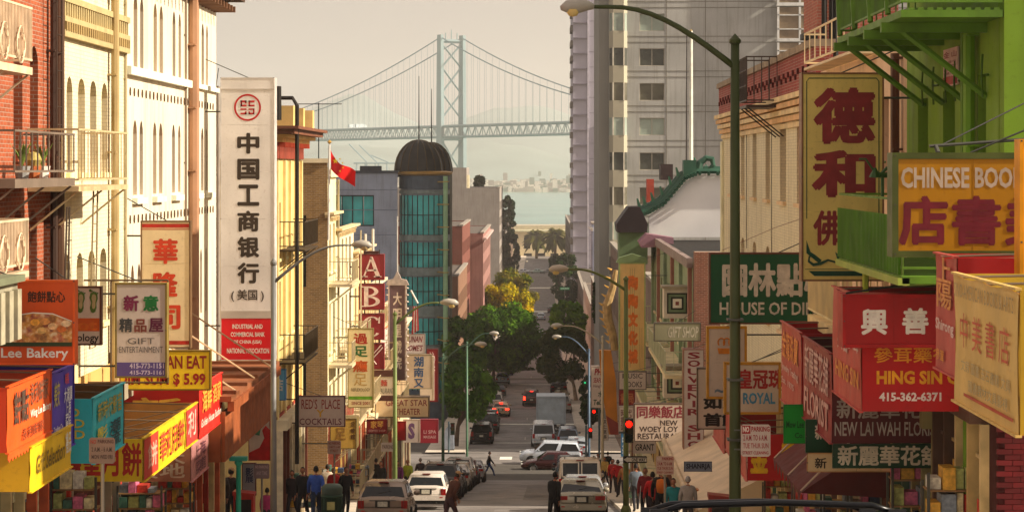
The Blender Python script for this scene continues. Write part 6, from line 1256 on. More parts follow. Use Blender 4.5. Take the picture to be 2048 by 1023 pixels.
# litter bin and news boxes
D = 66; bx = Xo(664, D); bn = thing('litter_bin', 'green round litter bin with arched dark lid on the left pavement', 'bin', (bx, D, zg(D)+.13)); z = zg(D)+.13
MB().lathe([(.0, 0), (.3, 0), (.33, .1), (.33, .85), (.35, .87), (.35, .93), (.3, .95)], (bx, D, z), 20).build('body', mat('#24402f', .5), bn, None, True)
MB().lathe([(.32, .95), (.34, 1.15), (.26, 1.24), (0, 1.27)], (bx, D, z), 20).build('lid', mat('#3a4a40', .5), bn, None, True)
for k in range(12): a = k*math.pi/6; MB().box(-.02, .02, -.35, -.33, .12, .84).build('slat', mat('#1c3426', .5), bn, Fr((bx, D, z), a))
MB().box(-.12, .12, -.37, -.355, .5, .75).build('notice', tcol('#a8a46a'), bn, Fr((bx, D, z), 0))
for k, (u, D, hx, lb) in enumerate(((489, 53, '#a8281c', 'red news box beside the poster board'), (1392, 60, '#9c5a24', 'rust coloured news box under the blue shop board'), (1440, 47, '#7c2c24', 'dark red news box left of the big lamp post'), (1262, 84, '#3f5a48', 'green news box among the right pavement crowd'))):
    x = Xo(u, D); z = zg(D)+.13; t = thing('news_box', lb, 'news box', (x, D, z), 'news boxes')
    MB().box(-.25, .25, -.2, .2, .35, 1.1).build('body', mat(hx, .5), t, Fr((x, D, z), 0)); MB().prism([(-.27, 1.1), (.27, 1.1), (.27, 1.14), (-.27, 1.2)], -.22, .22).build('lid', mat(hx, .4), t, Fr((x, D, z), 0))
    MB().box(-.2, .2, -.215, -.201, .6, 1.0).build('window', glass(), t, Fr((x, D, z), 0)); MB().box(-.03, .03, -.03, .03, 0, .35).build('leg', METAL, t, Fr((x, D, z), 0)); MB().box(-.15, .15, -.235, -.216, .5, .54).build('handle', METAL, t, Fr((x, D, z), 0))
for k, (a, b_) in enumerate((((4.6, 33, 37.6), (-8.9, 47, 36.0)), ((6.2, 44, 35.2), (4.6, 34, 34.6)))): pass
wi = thing('overhead_wire', 'thin dark wire sagging from the red box sign to the green house', 'wire', (5.5, 31, 36)); MB().tube([(Xo(1690, 29.4), 29.3, Zo(585, 29.4)), (5.6, 29.6, Zo(560, 29.4)), (6.2, 30, Zo(545, 29.4))], .016, 5).build('wire', DARK, wi)
wi = thing('overhead_wire', 'thin wire crossing in front of the cream arched house', 'wire', (4.5, 45, 37)); MB().tube([(Xo(1445, 52), 52, Zo(500, 52)), (Xo(1550, 46), 46, Zo(455, 46)), (Xo(1605, 41), 41, Zo(436, 41))], .008, 4).build('wire', mat('#8a6a54', .6), wi)
P3 = [(Xo(1095, 70), 70, 0)]

# ================================================================ trees
def leafmat(h, t=.3): return mat(h, .9, 0, .35, .6, trans=t, spec=.02)
def tree(label, u, v, D, ru, rv, cols, trunk_u, n=9000, leaf=.22, seed=1, cat='tree', name='tree', group=None, box=.75, ry=None, trunk_col='#4a3a2c', clump=70, zmin=None):
    q = np.random.default_rng(seed); x, z = Xo(u, D), Zo(v, D); rx, rz = ru*D/F, rv*D/F; ry = ry or rx*.8; tx = Xo(trunk_u, D)
    z0 = zg(D)+.1; t = thing(name, label, cat, (tx, D, z0), group)
    b = MB(); zc = z-rz*.55; bend = (x-tx)
    b.tube([(tx, D, z0), (tx+bend*.15, D, z0+(zc-z0)*.5), (tx+bend*.5, D, zc)], [.2*rx/4+.1, .16, .13], 8)
    for k in range(7):
        a = 2*math.pi*k/7+q.random(); b.tube([(tx+bend*(.15+.05*k), D, z0+(zc-z0)*(.5+.06*k)), (x+rx*.35*math.cos(a), D+ry*.35*math.sin(a), z-rz*.25), (x+rx*.65*math.cos(a), D+ry*.65*math.sin(a), z+rz*.3*q.random())], [.11, .08, .03], 6)
    b.build('trunk', mat(trunk_col, .9, 0, .4, 3, .3), t)
    # clumps through the crown, denser at its skin
    d = q.normal(size=(clump, 3)); d /= np.linalg.norm(d, axis=1)[:, None]; rad = q.uniform(.5, 1.0, clump)**.45
    pw = box; dd = np.sign(d)*np.abs(d)**pw; dd /= np.maximum(np.linalg.norm(dd, axis=1)[:, None]**.6, .2)
    cen = dd*rad[:, None]*np.array([rx, ry, rz])*.84; cr = q.uniform(.17, .28, clump)*min(rx, rz)*1.15
    ci = q.integers(0, clump, n); off = q.normal(size=(n, 3)); off /= np.linalg.norm(off, axis=1)[:, None]; off *= (q.random(n)**.4*cr[ci])[:, None]
    p = cen[ci]+off; e = (p/np.array([rx, ry, rz])); L = np.linalg.norm(e, axis=1)
    keep = L < 1.12+.1*q.random(n); p = p[keep]; ci = ci[keep]; off = off[keep]; n = len(p)
    nrm = off/np.linalg.norm(off, axis=1)[:, None]+q.normal(size=(n, 3))*.55; nrm[:, 2] += .35; nrm /= np.linalg.norm(nrm, axis=1)[:, None]
    a_ = q.normal(size=(n, 3)); ta = np.cross(nrm, a_); ta /= np.linalg.norm(ta, axis=1)[:, None]; tb_ = np.cross(nrm, ta)
    s = leaf*q.uniform(.6, 1.3, n)[:, None]; P = p+np.array([x, D, z]);
    V = np.stack([P-ta*s, P+tb_*s*.55, P+ta*s, P-tb_*s*.55], 1).reshape(-1, 3)
    me = bpy.data.meshes.new('crown'); me.vertices.add(4*n); me.vertices.foreach_set('co', V.ravel()); me.loops.add(4*n); me.loops.foreach_set('vertex_index', np.arange(4*n)); me.polygons.add(n)
    me.polygons.foreach_set('loop_start', np.arange(0, 4*n, 4)); me.polygons.foreach_set('loop_total', np.full(n, 4))
    for c_ in cols: me.materials.append(leafmat(c_))
    me.polygons.foreach_set('material_index', ((q.random(clump)[ci]*.7+q.random(n)*.3)*len(cols)).astype(int).clip(0, len(cols)-1)); me.update()
    link('crown', me, t); return t
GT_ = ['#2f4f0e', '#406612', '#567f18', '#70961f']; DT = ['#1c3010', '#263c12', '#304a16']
tree('round clipped dark green street tree nearest on the left before the crossing', 937, 778, 172, 56, 66, GT_[:3], 912, 13000, .2, 1, group='street trees')
tree('dark green tree behind the nearest round one on the left', 930, 688, 205, 52, 62, GT_[:3], 934, 13000, .22, 2, group='street trees')
tree('large boxy green tree with sunlit top over the left lane', 1002, 676, 262, 90, 72, GT_[:3], 985, 22000, .26, 3, group='street trees', ry=4, clump=130)
tree('yellow orange autumn tree behind the large green one', 1010, 610, 300, 60, 46, ['#b8a410', '#c8b418', '#8f8a14', '#d8b81c'], 1005, 9000, .26, 4, group='street trees')
tree('olive green loose tree with yellowing top farther down', 1027, 582, 345, 54, 46, ['#6f741a', '#8a7e20', '#5a6a18'], 1020, 8000, .28, 5, group='street trees')
tree('brownish dark street tree with pale leaning trunk on the right', 1125, 708, 232, 56, 62, ['#3f4a18', '#4a5420', '#34481a', '#46501c'], 1152, 11000, .24, 6, group='street trees', trunk_col='#8a7660')
tree('green tree with bright yellow green top on the right', 1136, 640, 285, 40, 44, ['#4a7a0c', '#62900e', '#7aa818'], 1150, 8000, .26, 7, group='street trees')
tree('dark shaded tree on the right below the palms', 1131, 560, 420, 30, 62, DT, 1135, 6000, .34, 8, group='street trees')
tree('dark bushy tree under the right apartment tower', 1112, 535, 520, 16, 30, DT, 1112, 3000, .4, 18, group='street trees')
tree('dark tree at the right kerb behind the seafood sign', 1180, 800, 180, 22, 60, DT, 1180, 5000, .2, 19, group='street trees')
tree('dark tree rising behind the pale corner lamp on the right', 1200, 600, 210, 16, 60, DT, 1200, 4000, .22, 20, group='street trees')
tree('tall dark conifer leaning over the left street end', 1014, 440, 500, 18, 58, ['#1f2c1a', '#26351e', '#2c3c22'], 1012, 8000, .42, 9, ry=3, box=1)
tree('conifer lower half bush at the far left street end', 1022, 505, 480, 18, 55, ['#1f2c1a', '#26351e', '#2c3c22'], 1018, 7000, .4, 10, ry=3)
tree('round dark rooftop tree top behind the blank grey building', 958, 364, 460, 13, 14, DT, 958, 2500, .36, 11)
tree('small low dark tree beside the lower left kerb in shade', 1052, 745, 290, 20, 14, DT, 1060, 1500, .24, 12)
def palm(label, u, v, D, seed, r_u=34):
    q = random.Random(seed); x, z = Xo(u, D), Zo(v, D); z0 = zg(D); t = thing('palm_tree', label, 'palm tree', (x, D, z0), 'palms at the street end')
    MB().tube([(x, D, z0), (x+.1, D, z0+(z-z0)*.6), (x, D, z)], [.6, .5, .6], 10).build('trunk', mat('#6a5438', .9, 0, .3, 1, .3), t)
    b = MB(); L = r_u*D/F
    for k in range(54):
        a = q.uniform(0, 6.283); el = q.uniform(-.75, 1.35); l_ = L*q.uniform(.8, 1.05); pts = []
        for j in range(6):
            s = j/5; pts.append(Vector((x+math.cos(a)*l_*s*math.cos(el), D+math.sin(a)*l_*s*math.cos(el), z+l_*s*math.sin(el)*.9-l_*.55*s*s)))
        side = Vector((-math.sin(a), math.cos(a), 0))
        for j in range(5):
            w0, w1 = .35+1.0*math.sin(math.pi*j/5.5), .35+1.0*math.sin(math.pi*(j+1)/5.5) if j < 4 else .05
            for sg in (-1, 1): b.poly([pts[j], pts[j+1], pts[j+1]+side*sg*w1*.7-Vector((0, 0, w1*.5)), pts[j]+side*sg*w0*.7-Vector((0, 0, w0*.5))], k % 2)
    b.build('fronds', [leafmat('#474a20', .2), leafmat('#5c5a28', .2)], t)
palm('left palm with drooping fronds before the pier building', 1073, 470, 768, 1)
palm('right palm with broader crown before the pier building', 1110, 468, 760, 2, 37)

# ================================================================ vehicles
def slab(pts_side, w_of, mi=0): pass
def car_meshes(kind):
    K = dict(
        sedan=dict(L=4.6, W=1.76, H=1.42, belt=.92, nose=.72, tail=.98, g=[(.75, .95), (1.35, 1.38), (2.75, 1.42), (3.45, .95)]),
        hatch=dict(L=4.3, W=1.72, H=1.5, belt=.95, nose=.78, tail=.95, g=[(.12, .96), (.55, 1.44), (2.5, 1.5), (3.35, .97)]),
        suv=dict(L=4.7, W=1.86, H=1.72, belt=1.05, nose=.95, tail=1.05, g=[(.08, 1.06), (.35, 1.64), (2.9, 1.72), (3.6, 1.08)]),
        van=dict(L=5.1, W=1.95, H=2.0, belt=1.12, nose=1.0, tail=1.12, g=[(.04, 1.13), (.2, 1.92), (3.9, 2.0), (4.55, 1.15)]),
        pickup=dict(L=5.3, W=1.9, H=1.75, belt=1.05, nose=1.0, tail=1.05, g=[(1.9, 1.06), (2.1, 1.68), (3.3, 1.75), (4.0, 1.08)]))[kind]
    L, W_, bl = K['L'], K['W'], K['belt']; hw = W_/2
    # body: stations along y (0 = rear bumper)
    st = [(0, .42, K['tail']-.12, .86), (.06, .3, K['tail']-.02, .95), (.3, .26, K['tail'], 1), (.9, .24, bl, 1), (L*.5, .24, bl, 1), (L*.72, .24, bl-.01, 1), (L-.5, .26, K['nose']+.03, .97), (L-.12, .3, K['nose']-.1, .9), (L, .42, K['nose']-.2, .8)]
    b = MB(); R_ = 12
    for y, z0, zt, k in st:
        w = hw*k; h = zt-z0
        ring = [(-w*.86, z0), (-w*.99, z0+h*.18), (-w, z0+h*.45), (-w*.985, z0+h*.8), (-w*.93, z0+h*.97), (-w*.5, zt+.03), (w*.5, zt+.03), (w*.93, z0+h*.97), (w*.985, z0+h*.8), (w, z0+h*.45), (w*.99, z0+h*.18), (w*.86, z0)]
        b.v += [(x, y, z) for x, z in ring]
    for i in range(len(st)-1):
        for j in range(R_): a, c_ = i*R_+j, i*R_+(j+1) % R_; b.f.append((a, c_, c_+R_, a+R_)); b.mi.append(0)
    b.f += [tuple(range(R_-1, -1, -1)), tuple(range((len(st)-1)*R_, len(st)*R_))]; b.mi += [0, 0]
    # greenhouse
    g0 = len(b.v); g = K['g']
    for y, z in g:
        low = z < bl+.1; w = hw*(.93 if low else .76 if kind != 'van' else .86)
        if low: pr = [(-w, y, z-.05), (w, y, z-.05)]
        else: pr = [(-w, y, z-.06), (-w*.85, y, z), (w*.85, y, z), (w, y, z-.06)]
        b.v += pr
    r0, r1, f1, f0 = g0, g0+2, g0+6, g0+10
    b.f += [(r0, r0+1, r1+3, r1+2, r1+1, r1), (r1, r1+1, f1+1, f1), (r1+1, r1+2, f1+2, f1+1), (r1+2, r1+3, f1+3, f1+2), (f1, f1+1, f1+2, f1+3, f0+1, f0), (r0, r1, f1, f0), (r0+1, f0+1, f1+3, r1+3)]; b.mi += [0]*7
    if kind == 'pickup':
        b.box(-hw+.02, -hw+.1, .05, 1.9, bl-.1, bl+.12).box(hw-.1, hw-.02, .05, 1.9, bl-.1, bl+.12).box(-hw+.1, hw-.1, .03, .1, bl-.1, bl+.1)
    me = b.mesh('body', mat('#888888'), True)
    bm = bmesh.new(); bm.from_mesh(me); bmesh.ops.bevel(bm, geom=[e for e in bm.edges if len(e.link_faces) == 2 and e.calc_face_angle(0) > .6], offset=.035, segments=2, affect='EDGES', clamp_overlap=True); bm.to_mesh(me); bm.free()
    me.polygons.foreach_set('use_smooth', [True]*len(me.polygons))
    me.set_sharp_from_angle(angle=math.radians(50)) if hasattr(me, 'set_sharp_from_angle') else None
    V = [Vector(v) for v in b.v]
    def quad(pts, ins, out):                                         # inset glass, standing a little proud
        c_ = sum(pts, Vector())/len(pts); n_ = (pts[1]-pts[0]).cross(pts[2]-pts[1]).normalized()
        q = [p+(c_-p).normalized()*ins for p in pts]; i = [tuple(p+n_*out) for p in q]; j = [tuple(p-n_*.02) for p in q]; m_ = MB().poly(i); n = len(i)
        k0 = len(m_.v); m_.v += j
        for k in range(n): m_.f.append((k, (k+1) % n, k0+(k+1) % n, k0+k)); m_.mi.append(0)
        return m_
    rw = quad([V[r0], V[r0+1], V[r1+3], V[r1]], .11, .012).mesh('rear_window', glass())
    ws = quad([V[f0+1], V[f0], V[f1], V[f1+3]], .1, .012).mesh('windshield', glass())
    sides = []
    for sg in (0, 1):
        A, B, Cc, Dd = (V[r0+sg], V[f0+sg], V[f1+3*sg], V[r1+3*sg]) if sg else (V[f0], V[r0], V[r1], V[f1])
        # split at the pillar
        for t0, t1 in ((0.02, .48), (.52, .98)):
            q = [A.lerp(B, t0), A.lerp(B, t1), Dd.lerp(Cc, t1), Dd.lerp(Cc, t0)]
            sides.append(quad(q, .09, .012).mesh('side_window', glass()))
    out = dict(K=K, body=me, rw=rw, ws=ws, sides=sides)
    wy = (.82, L-.88); out['wheels'] = [(sx*(hw-.09), y) for y in wy for sx in (-1, 1)]
    ty = MB().lathe([(.2, -.1), (.3, -.11), (.325, -.06), (.325, .06), (.3, .11), (.2, .1)], (0, 0, 0), 20)
    rm = MB().lathe([(0, .085), (.06, .09), (.1, .075), (.19, .08), (.205, .1), (.205, -.09), (0, -.09)], (0, 0, 0), 14)
    for m_, nm, mm in ((ty, 'tyre', mat('#141414', .85)), (rm, 'rim', mat('#8c8c8c', .35, .8, .1, 3))):
        m_.v = [(z, x, y) for x, y, z in m_.v]; out[nm] = m_.mesh(nm, mm, True)
    out['arch'] = MB().lathe([(.0, 0), (.38, 0)], (0, 0, 0), 18); out['arch'].v = [(0, x, y) for x, y, z in out['arch'].v]; out['arch'] = out['arch'].mesh('wheel_arch', DARK)
    tl = .1 if kind in ('suv', 'van', 'hatch') else .17; th2 = .36 if kind in ('suv', 'van') else .3 if kind == 'hatch' else .14
    zt = K['tail']-.12; out['tl'] = MB().box(-tl, tl, -.03, .2, -th2, 0).mesh('tail_light', mat('#8a1410', .2)); out['tlp'] = [(s*(hw*.93-tl), .02, zt+(.12 if kind in ('suv', 'van') else 0)) for s in (-1, 1)]
    out['bumper'] = MB().box(-hw*.93, hw*.93, -.09, .12, .38, .58).mesh('bumper', mat('#3a3a3a', .6)); out['plate'] = MB().box(-.16, .16, -.02, 0, -.08, .08).mesh('licence_plate', mat('#b0ac9c', .5, 0, .3, 20))
    mb_ = MB().lathe([(0, -.08), (.07, -.06), (.09, 0), (.07, .06), (0, .08)], (0, 0, 0), 8); mb_.v = [(x*1.3, z*.6, y) for x, y, z in mb_.v]; out['mirror'] = mb_.mesh('mirror', mat('#333333', .5), True)
    out['hl'] = MB().box(-.15, .15, -.15, .02, -.08, .07).mesh('headlight', mat('#c9c9c0', .15)); out['wiper'] = MB().tube([(0, -.02, 0), (.35, -.01, .08)], .012, 4).mesh('wiper', DARK)
    out['bs'] = MB().box(-.16, .16, -.02, .05, -.02, .015).mesh('brake_strip', mat('#6a1410', .3)); out['seam'] = MB().tube([(0, 0, .4), (0, .02, K['belt']-.05)], .006, 4).mesh('door_seam', DARK)
    zt_ = K['tail']; out['tg'] = MB().tube([(-hw*.8, -.012, zt_-.05), (-hw*.78, -.03, .62), (hw*.78, -.03, .62), (hw*.8, -.012, zt_-.05)], .007, 4).mesh('tailgate_seam', DARK)
    out['trim'] = MB().box(-hw*.5, hw*.5, -.012, .05, -.03, 0).mesh('trim_strip', mat('#4a4a4a', .4))
    out['rack'] = [MB().tube([(s*hw*.66, y, K['H']-.02+(.06 if 0 < i_ < 3 else 0)) for i_, y in enumerate((K['g'][1][0]+.1, K['g'][1][0]+.3, K['g'][2][0]-.4, K['g'][2][0]-.2))], .022, 6).mesh('roof_rail', mat('#2a2a2a', .4)) for s in (-1, 1)]
    return out
_cm = {}
PLR = MB().box(-.24, .24, -.02, .03, -.11, .11).mesh('plate_recess', mat('#2a2826', .6)); VAL = MB().box(-.78, .78, -.06, .1, .24, .37).mesh('lower_valance', mat('#161616', .7)); EXH = MB().tube([(0, -.1, .29), (0, .1, .29)], .03, 8).mesh('exhaust_pipe', METAL)
HRS = MB().box(-.13, .13, 0, .1, -.1, .2).mesh('headrest', DARK); RFL = MB().box(-.06, .06, -.01, 0, -.02, .02).mesh('corner_reflector', mat('#9a1a12', .3)); HND = MB().box(-.012, .012, -.08, .08, -.015, .015).mesh('door_handle', mat('#55524c', .4))
def setmat(o, m):
    o.material_slots[0].link = 'OBJECT'; o.material_slots[0].material = m
def car(label, kind, x, D, col, heading=0, brake=False, rack=False, cat='car', rough=.25, metal=.4, group='parked and moving cars on the street', name=None, sx=1., plate=True, black_bumper=False):
    if kind not in _cm: _cm[kind] = car_meshes(kind)
    M_ = _cm[kind]; K = M_['K']; t = thing(name or {'suv': 'suv', 'van': 'van', 'pickup': 'pickup_truck'}.get(kind, 'car'), label, cat, (0, 0, 0), group, True)
    paint = mat(col, rough, metal, .08, 2, spec=.6)
    def add(nm, me, p=(0, 0, 0), par=None, m=None, rot=None):
        o = bpy.data.objects.new(nm, me); C.objects.link(o); o.parent = par or t; o.location = p
        if m: setmat(o, m)
        if rot: o.rotation_euler = rot
        return o
    bo = add('body', M_['body'], m=paint); add('rear_window', M_['rw']); add('windshield', M_['ws'])
    for s in M_['sides']: add('side_window', s)
    for wx, wy in M_['wheels']:
        add('wheel_arch', M_['arch'], (wx*1.092, wy, .36)); w = add('wheel', M_['tyre'], (wx*1.03, wy, .325)); add('rim', M_['rim'], (0, 0, 0), w, rot=(0, 0, 0 if wx > 0 else math.pi))
    for p in M_['tlp']: add('tail_light', M_['tl'], p, m=mat('#ff2010', .3, emit=6) if brake else None)
    L = K['L']; hw = K['W']/2
    for s in (-1, 1): add('mirror', M_['mirror'], (s*(hw+.06), K['g'][3][0]-.35, K['belt']+.08), m=paint); add('headlight', M_['hl'], (s*hw*.62, L-.03, K['nose']-.16))
    add('bumper', M_['bumper'], m=mat('#2c2c2c', .6) if black_bumper else paint)
    add('plate_recess', PLR, (0, -.004, .72 if kind != 'sedan' else .74)); add('lower_valance', VAL, (0, 0, 0)); add('exhaust_pipe', EXH, (hw*.5, 0, 0)); add('brake_strip', M_['bs'], (0, K['g'][1][0]-.06, K['g'][1][1]-.03), m=mat('#ff2010', .3, emit=5) if brake else None)
    for s in (-1, 1): add('headrest', HRS, (s*.38, K['g'][1][0]+.55, K['belt']+.02)); add('door_seam', M_['seam'], (s*(hw*.99), L*.5, 0)); add('corner_reflector', RFL, (s*hw*.72, -.085, .5)); add('door_handle', HND, (s*(hw*1.0), L*.42, K['belt']-.14))
    add('tailgate_seam', M_['tg'])
    add('licence_plate', M_['plate'], (0, -.01, .72 if kind not in ('sedan',) else .74))
    add('trim_strip', M_['trim'], (0, -.005, K['tail']-.1 if kind != 'van' else .9), m=mat('#55524c', .4)); add('wiper', M_['wiper'], (-.1, K['g'][0][0]-.02, K['g'][0][1]+.1))
    if rack:
        for r_ in M_['rack']: add('roof_rail', r_)
    c_ = math.cos(heading); pitch = math.atan2(zg(D+2.3)-zg(D-2.3), 4.6)
    t.rotation_euler = (pitch*math.cos(heading), 0, heading); t.location = (x, D, zg(D)) if abs(heading) < .5 else (x, D, zg(D))
    t.scale = (sx, 1, 1)
    return t
GP = 'cars parked along the left kerb'
car('charcoal saloon tucked between the dark sport utility and the silver one', 'sedan', -4.8, 104.2, '#343638', group=GP)
car('beige hatchback squeezed in ahead of the silver white saloon', 'hatch', -4.8, 116.8, '#9a8c78', group=GP)
car('dark red hatchback sixth from the near end of the left row', 'hatch', -4.8, 128, '#4a1a1a', group=GP)
car('black saloon close behind the pickup on the left', 'sedan', -5.0, 196, '#141416', group=GP)
GP = 'cars parked along the left kerb'; GP2 = 'cars parked along the right kerb'
car('champagne silver estate car parked nearest on the left', 'hatch', Xo(767, 68), 67.5, '#8a7a6c', group=GP)
car('white hatchback parked ahead of the champagne estate', 'hatch', Xo(851, 83), 83, '#c6beb4', group=GP, metal=.1)
car('dark grey sport utility with red wraparound lights parked third from the left front', 'suv', -4.75, 97, '#4a4442', group=GP, rack=True)
car('silver white saloon parked fourth along the left kerb', 'sedan', -4.75, 111, '#a8a39c', group=GP)
car('silver roofed wagon with black rear glass parked fifth on the left', 'suv', -4.9, 122, '#a09a92', group=GP)
car('pale grey car at the end of the near left row', 'sedan', -4.6, 133.5, '#8c8c8e', group=GP)
car('black sport utility parked under the first left tree', 'suv', -5.1, 175, '#0f0f12', group=GP)
car('dark green black pickup parked beyond the black sport utility', 'pickup', -4.9, 186, '#1c2a26', group=GP)
car('cream saloon with lit brake lights pulling out on the left', 'sedan', -4.15, 208, '#b39a7c', brake=True)
car('white station wagon parked behind the braking saloon', 'suv', -5.0, 219, '#b5aca2', group=GP)
car('dark car at the kerb left of the white wagon, in deep shade', 'sedan', -5.1, 238, '#2c2a2c', group=GP)
car('pale blue hatchback parked under the large green tree', 'hatch', -5.0, 262, '#8ca0ac', group=GP)
car('dark blue van like car beyond the pale blue hatchback', 'suv', -4.9, 280, '#20262e', group=GP)
car('bronze sport utility with lit brake lights driving in the middle lane', 'suv', Xo(1063, 224), 224, '#5a3f38', brake=True)
car('white passenger van driving away by the box truck', 'van', Xo(1087, 172), 172, '#a9aeb0', cat='van', brake=False)
car('grey blue sport utility behind the crossing cars on the right', 'suv', Xo(1136, 170), 170, '#6a7680', group=GP2, rack=True)
car('white sport utility crossing the junction leftwards', 'suv', Xo(1165, 156), 157.6, '#b4bcc4', heading=H, sx=1)
car('maroon saloon crossing the junction in front of the white one', 'sedan', Xo(1170, 150), 151.6, '#3a1416', heading=H)
car('pale sedan roof seen between the crossing cars and the right kerb', 'sedan', Xo(1153, 164), 163, '#98a0a6', group=GP2)
car('dark blue sport utility stopped at the crossing on the right', 'suv', 1.75, 134, '#2a3038', group=GP2)
car('dark teal car hidden behind the beige van', 'hatch', 1.55, 118, '#1c3236', group=GP2)
car('red brown car just ahead of the beige van', 'hatch', 1.75, 104, '#4a1c1a', group=GP2)
v = car('beige van with two white framed rear windows and roof rack', 'van', Xo(1160, 89), 88.5, '#b5a590', cat='van', rack=True, metal=.1, group=GP2)
car('silver saloon hidden behind the nearest right hand one', 'sedan', Xo(1167, 79.5), 79.8, '#97999a', group=GP2)
car('silver beige saloon with blue reflecting rear glass, nearest on the right', 'sedan', Xo(1163, 72), 72, '#97917f', group=GP2)
car('white pickup parked ahead of the box truck on the right', 'pickup', 2.0, 214, '#9a948a', group=GP2)
car('tan hatchback parked in front of the white pickup', 'hatch', 2.0, 226, '#7c6c54', group=GP2)
car('dark red brown pickup under the right tree', 'pickup', 1.9, 244, '#241c1c', group=GP2)
car('black car in deep shade at the kerb beyond the dark pickup', 'suv', 1.9, 262, '#1a1c20', group=GP2)
car('white small car far down the street below the yellow tree', 'hatch', Xo(1082, 425), 425, '#a9b4bc')
car('dark parked car far down at the right kerb', 'sedan', 2.0, 450, '#24282c', group=GP2)
for k, (u, hx, lb) in enumerate(((1046, '#b8bcc0', 'white saloon parked across the street end, leftmost'), (1074, '#9cb0a8', 'pale green saloon parked across the street end, middle'), (1098, '#7c8084', 'grey saloon parked across the street end, rightmost'))): car(lb, 'sedan', Xo(u+14, 655), 655, hx, heading=H, group='cars at the street end')
# two white framed windows of the beige van
M_ = _cm['van']['K']; 
for s in (-1, 1):
    b = MB(); x0_, x1_ = (.04, .78) if s > 0 else (-.78, -.04); y_, yt = .02, .16; z0_, z1_ = 1.18, 1.82
    for a in ((x0_, x1_, z0_, z0_+.05), (x0_, x1_, z1_-.05, z1_), (x0_, x0_+.05, z0_, z1_), (x1_-.05, x1_, z0_, z1_)): b.box(a[0], a[1], -.02+(.14*(a[2]-1.18)/.64 if a[3]-a[2] < .1 else .0), .1+(.1*(a[2]-1.18)/.64), a[2], a[3])
    o = b.build('window_frame', mat('#b8b0a4', .4)); o.parent = v; o.location = (0, 0, 0)
# box truck
D = 186; x = Xo(1102, D); z = zg(D); bt2 = thing('box_truck', 'white box truck with framed rear door in the right lane', 'truck', (0, 0, 0), None, True)
def lb_(nm, mb, m, sm=False):
    o = link(nm, mb.mesh(nm, m, sm)); o.parent = bt2; o.location = (0, 0, 0); return o
lb_('cargo_box', MB().box(-1.3, 1.3, 0, 5.5, .95, 3.35), mat('#a8b2b8', .5, 0, .1, 1)); lb_('frame', MB().box(-1.31, -1.12, -.06, -.001, .9, 3.36).box(1.12, 1.31, -.06, -.001, .9, 3.36).box(-1.12, 1.12, -.06, -.001, 3.15, 3.36).box(-1.12, 1.12, -.06, -.001, .9, 1.05), mat('#8f9aa0', .5))
for k in range(6): lb_('door_panel', MB().box(-1.1, 1.1, -.03, -.001, 1.07+k*.345, 1.4+k*.345), mat('#9ba8ae', .5))
lb_('cab', MB().prism([(-1.0, .6), (1.0, .6), (1.0, 2.0), (.85, 2.4), (-.85, 2.4), (-1.0, 2.0)], 5.6, 7.4), mat('#a8b2b8', .4)); lb_('bumper', MB().box(-1.2, 1.2, -.1, .1, .5, .7), mat('#3a3a3a', .6)); lb_('chassis', MB().box(-.5, .5, 0, 7, .5, .9), DARK)
for s in (-1, 1):
    lb_('tail_light', MB().box(s*1.1-.12, s*1.1+.12, -.12, -.101, .55, .68), mat('#8a1410', .2))
    for wy in (1.3, 6.2): o = bpy.data.objects.new('wheel', _cm['van']['tyre']); C.objects.link(o); o.parent = bt2; o.location = (s*1.05, wy, .42); o.scale = (1.4, 1.3, 1.3)
bt2.location = (x, D, z); bt2.rotation_euler.x = math.atan2(zg(D+5)-zg(D), 5)
# foreground roof with rack
D = 13.2; z = zg(14.5); fc = car('dark car with black roof rack close at the lower edge', 'hatch', 1.62, 13.4, '#4d4a46', rack=False, group=None)
for k, yy in enumerate((.85, 2.2)):
    w = .82; cb = MB().tube([(-w*.98, yy, 1.58), (-w*.8, yy, 1.625), (0, yy, 1.645), (w*.8, yy, 1.625), (w*.98, yy, 1.58)], .022, 8)
    o = link('crossbar', cb.mesh('crossbar', mat('#15161a', .3, .3), True)); o.parent = fc; o.location = (0, 0, 0)
    for s in (-1, 1): o = link('rack_foot', MB().box(s*w-.06, s*w+.06, yy-.05, yy+.05, 1.45, 1.6).mesh('rack_foot', mat('#1a1b1e', .4))); o.parent = fc; o.location = (0, 0, 0)
for s in (-1, 1): o = link('roof_rail', MB().tube([(s*.78, .5, 1.42), (s*.78, .7, 1.52), (s*.78, 2.4, 1.53), (s*.78, 2.6, 1.45)], [.03, .035, .035, .03], 8).mesh('roof_rail', mat('#8c8c90', .3, .8), True)); o.parent = fc; o.location = (0, 0, 0)

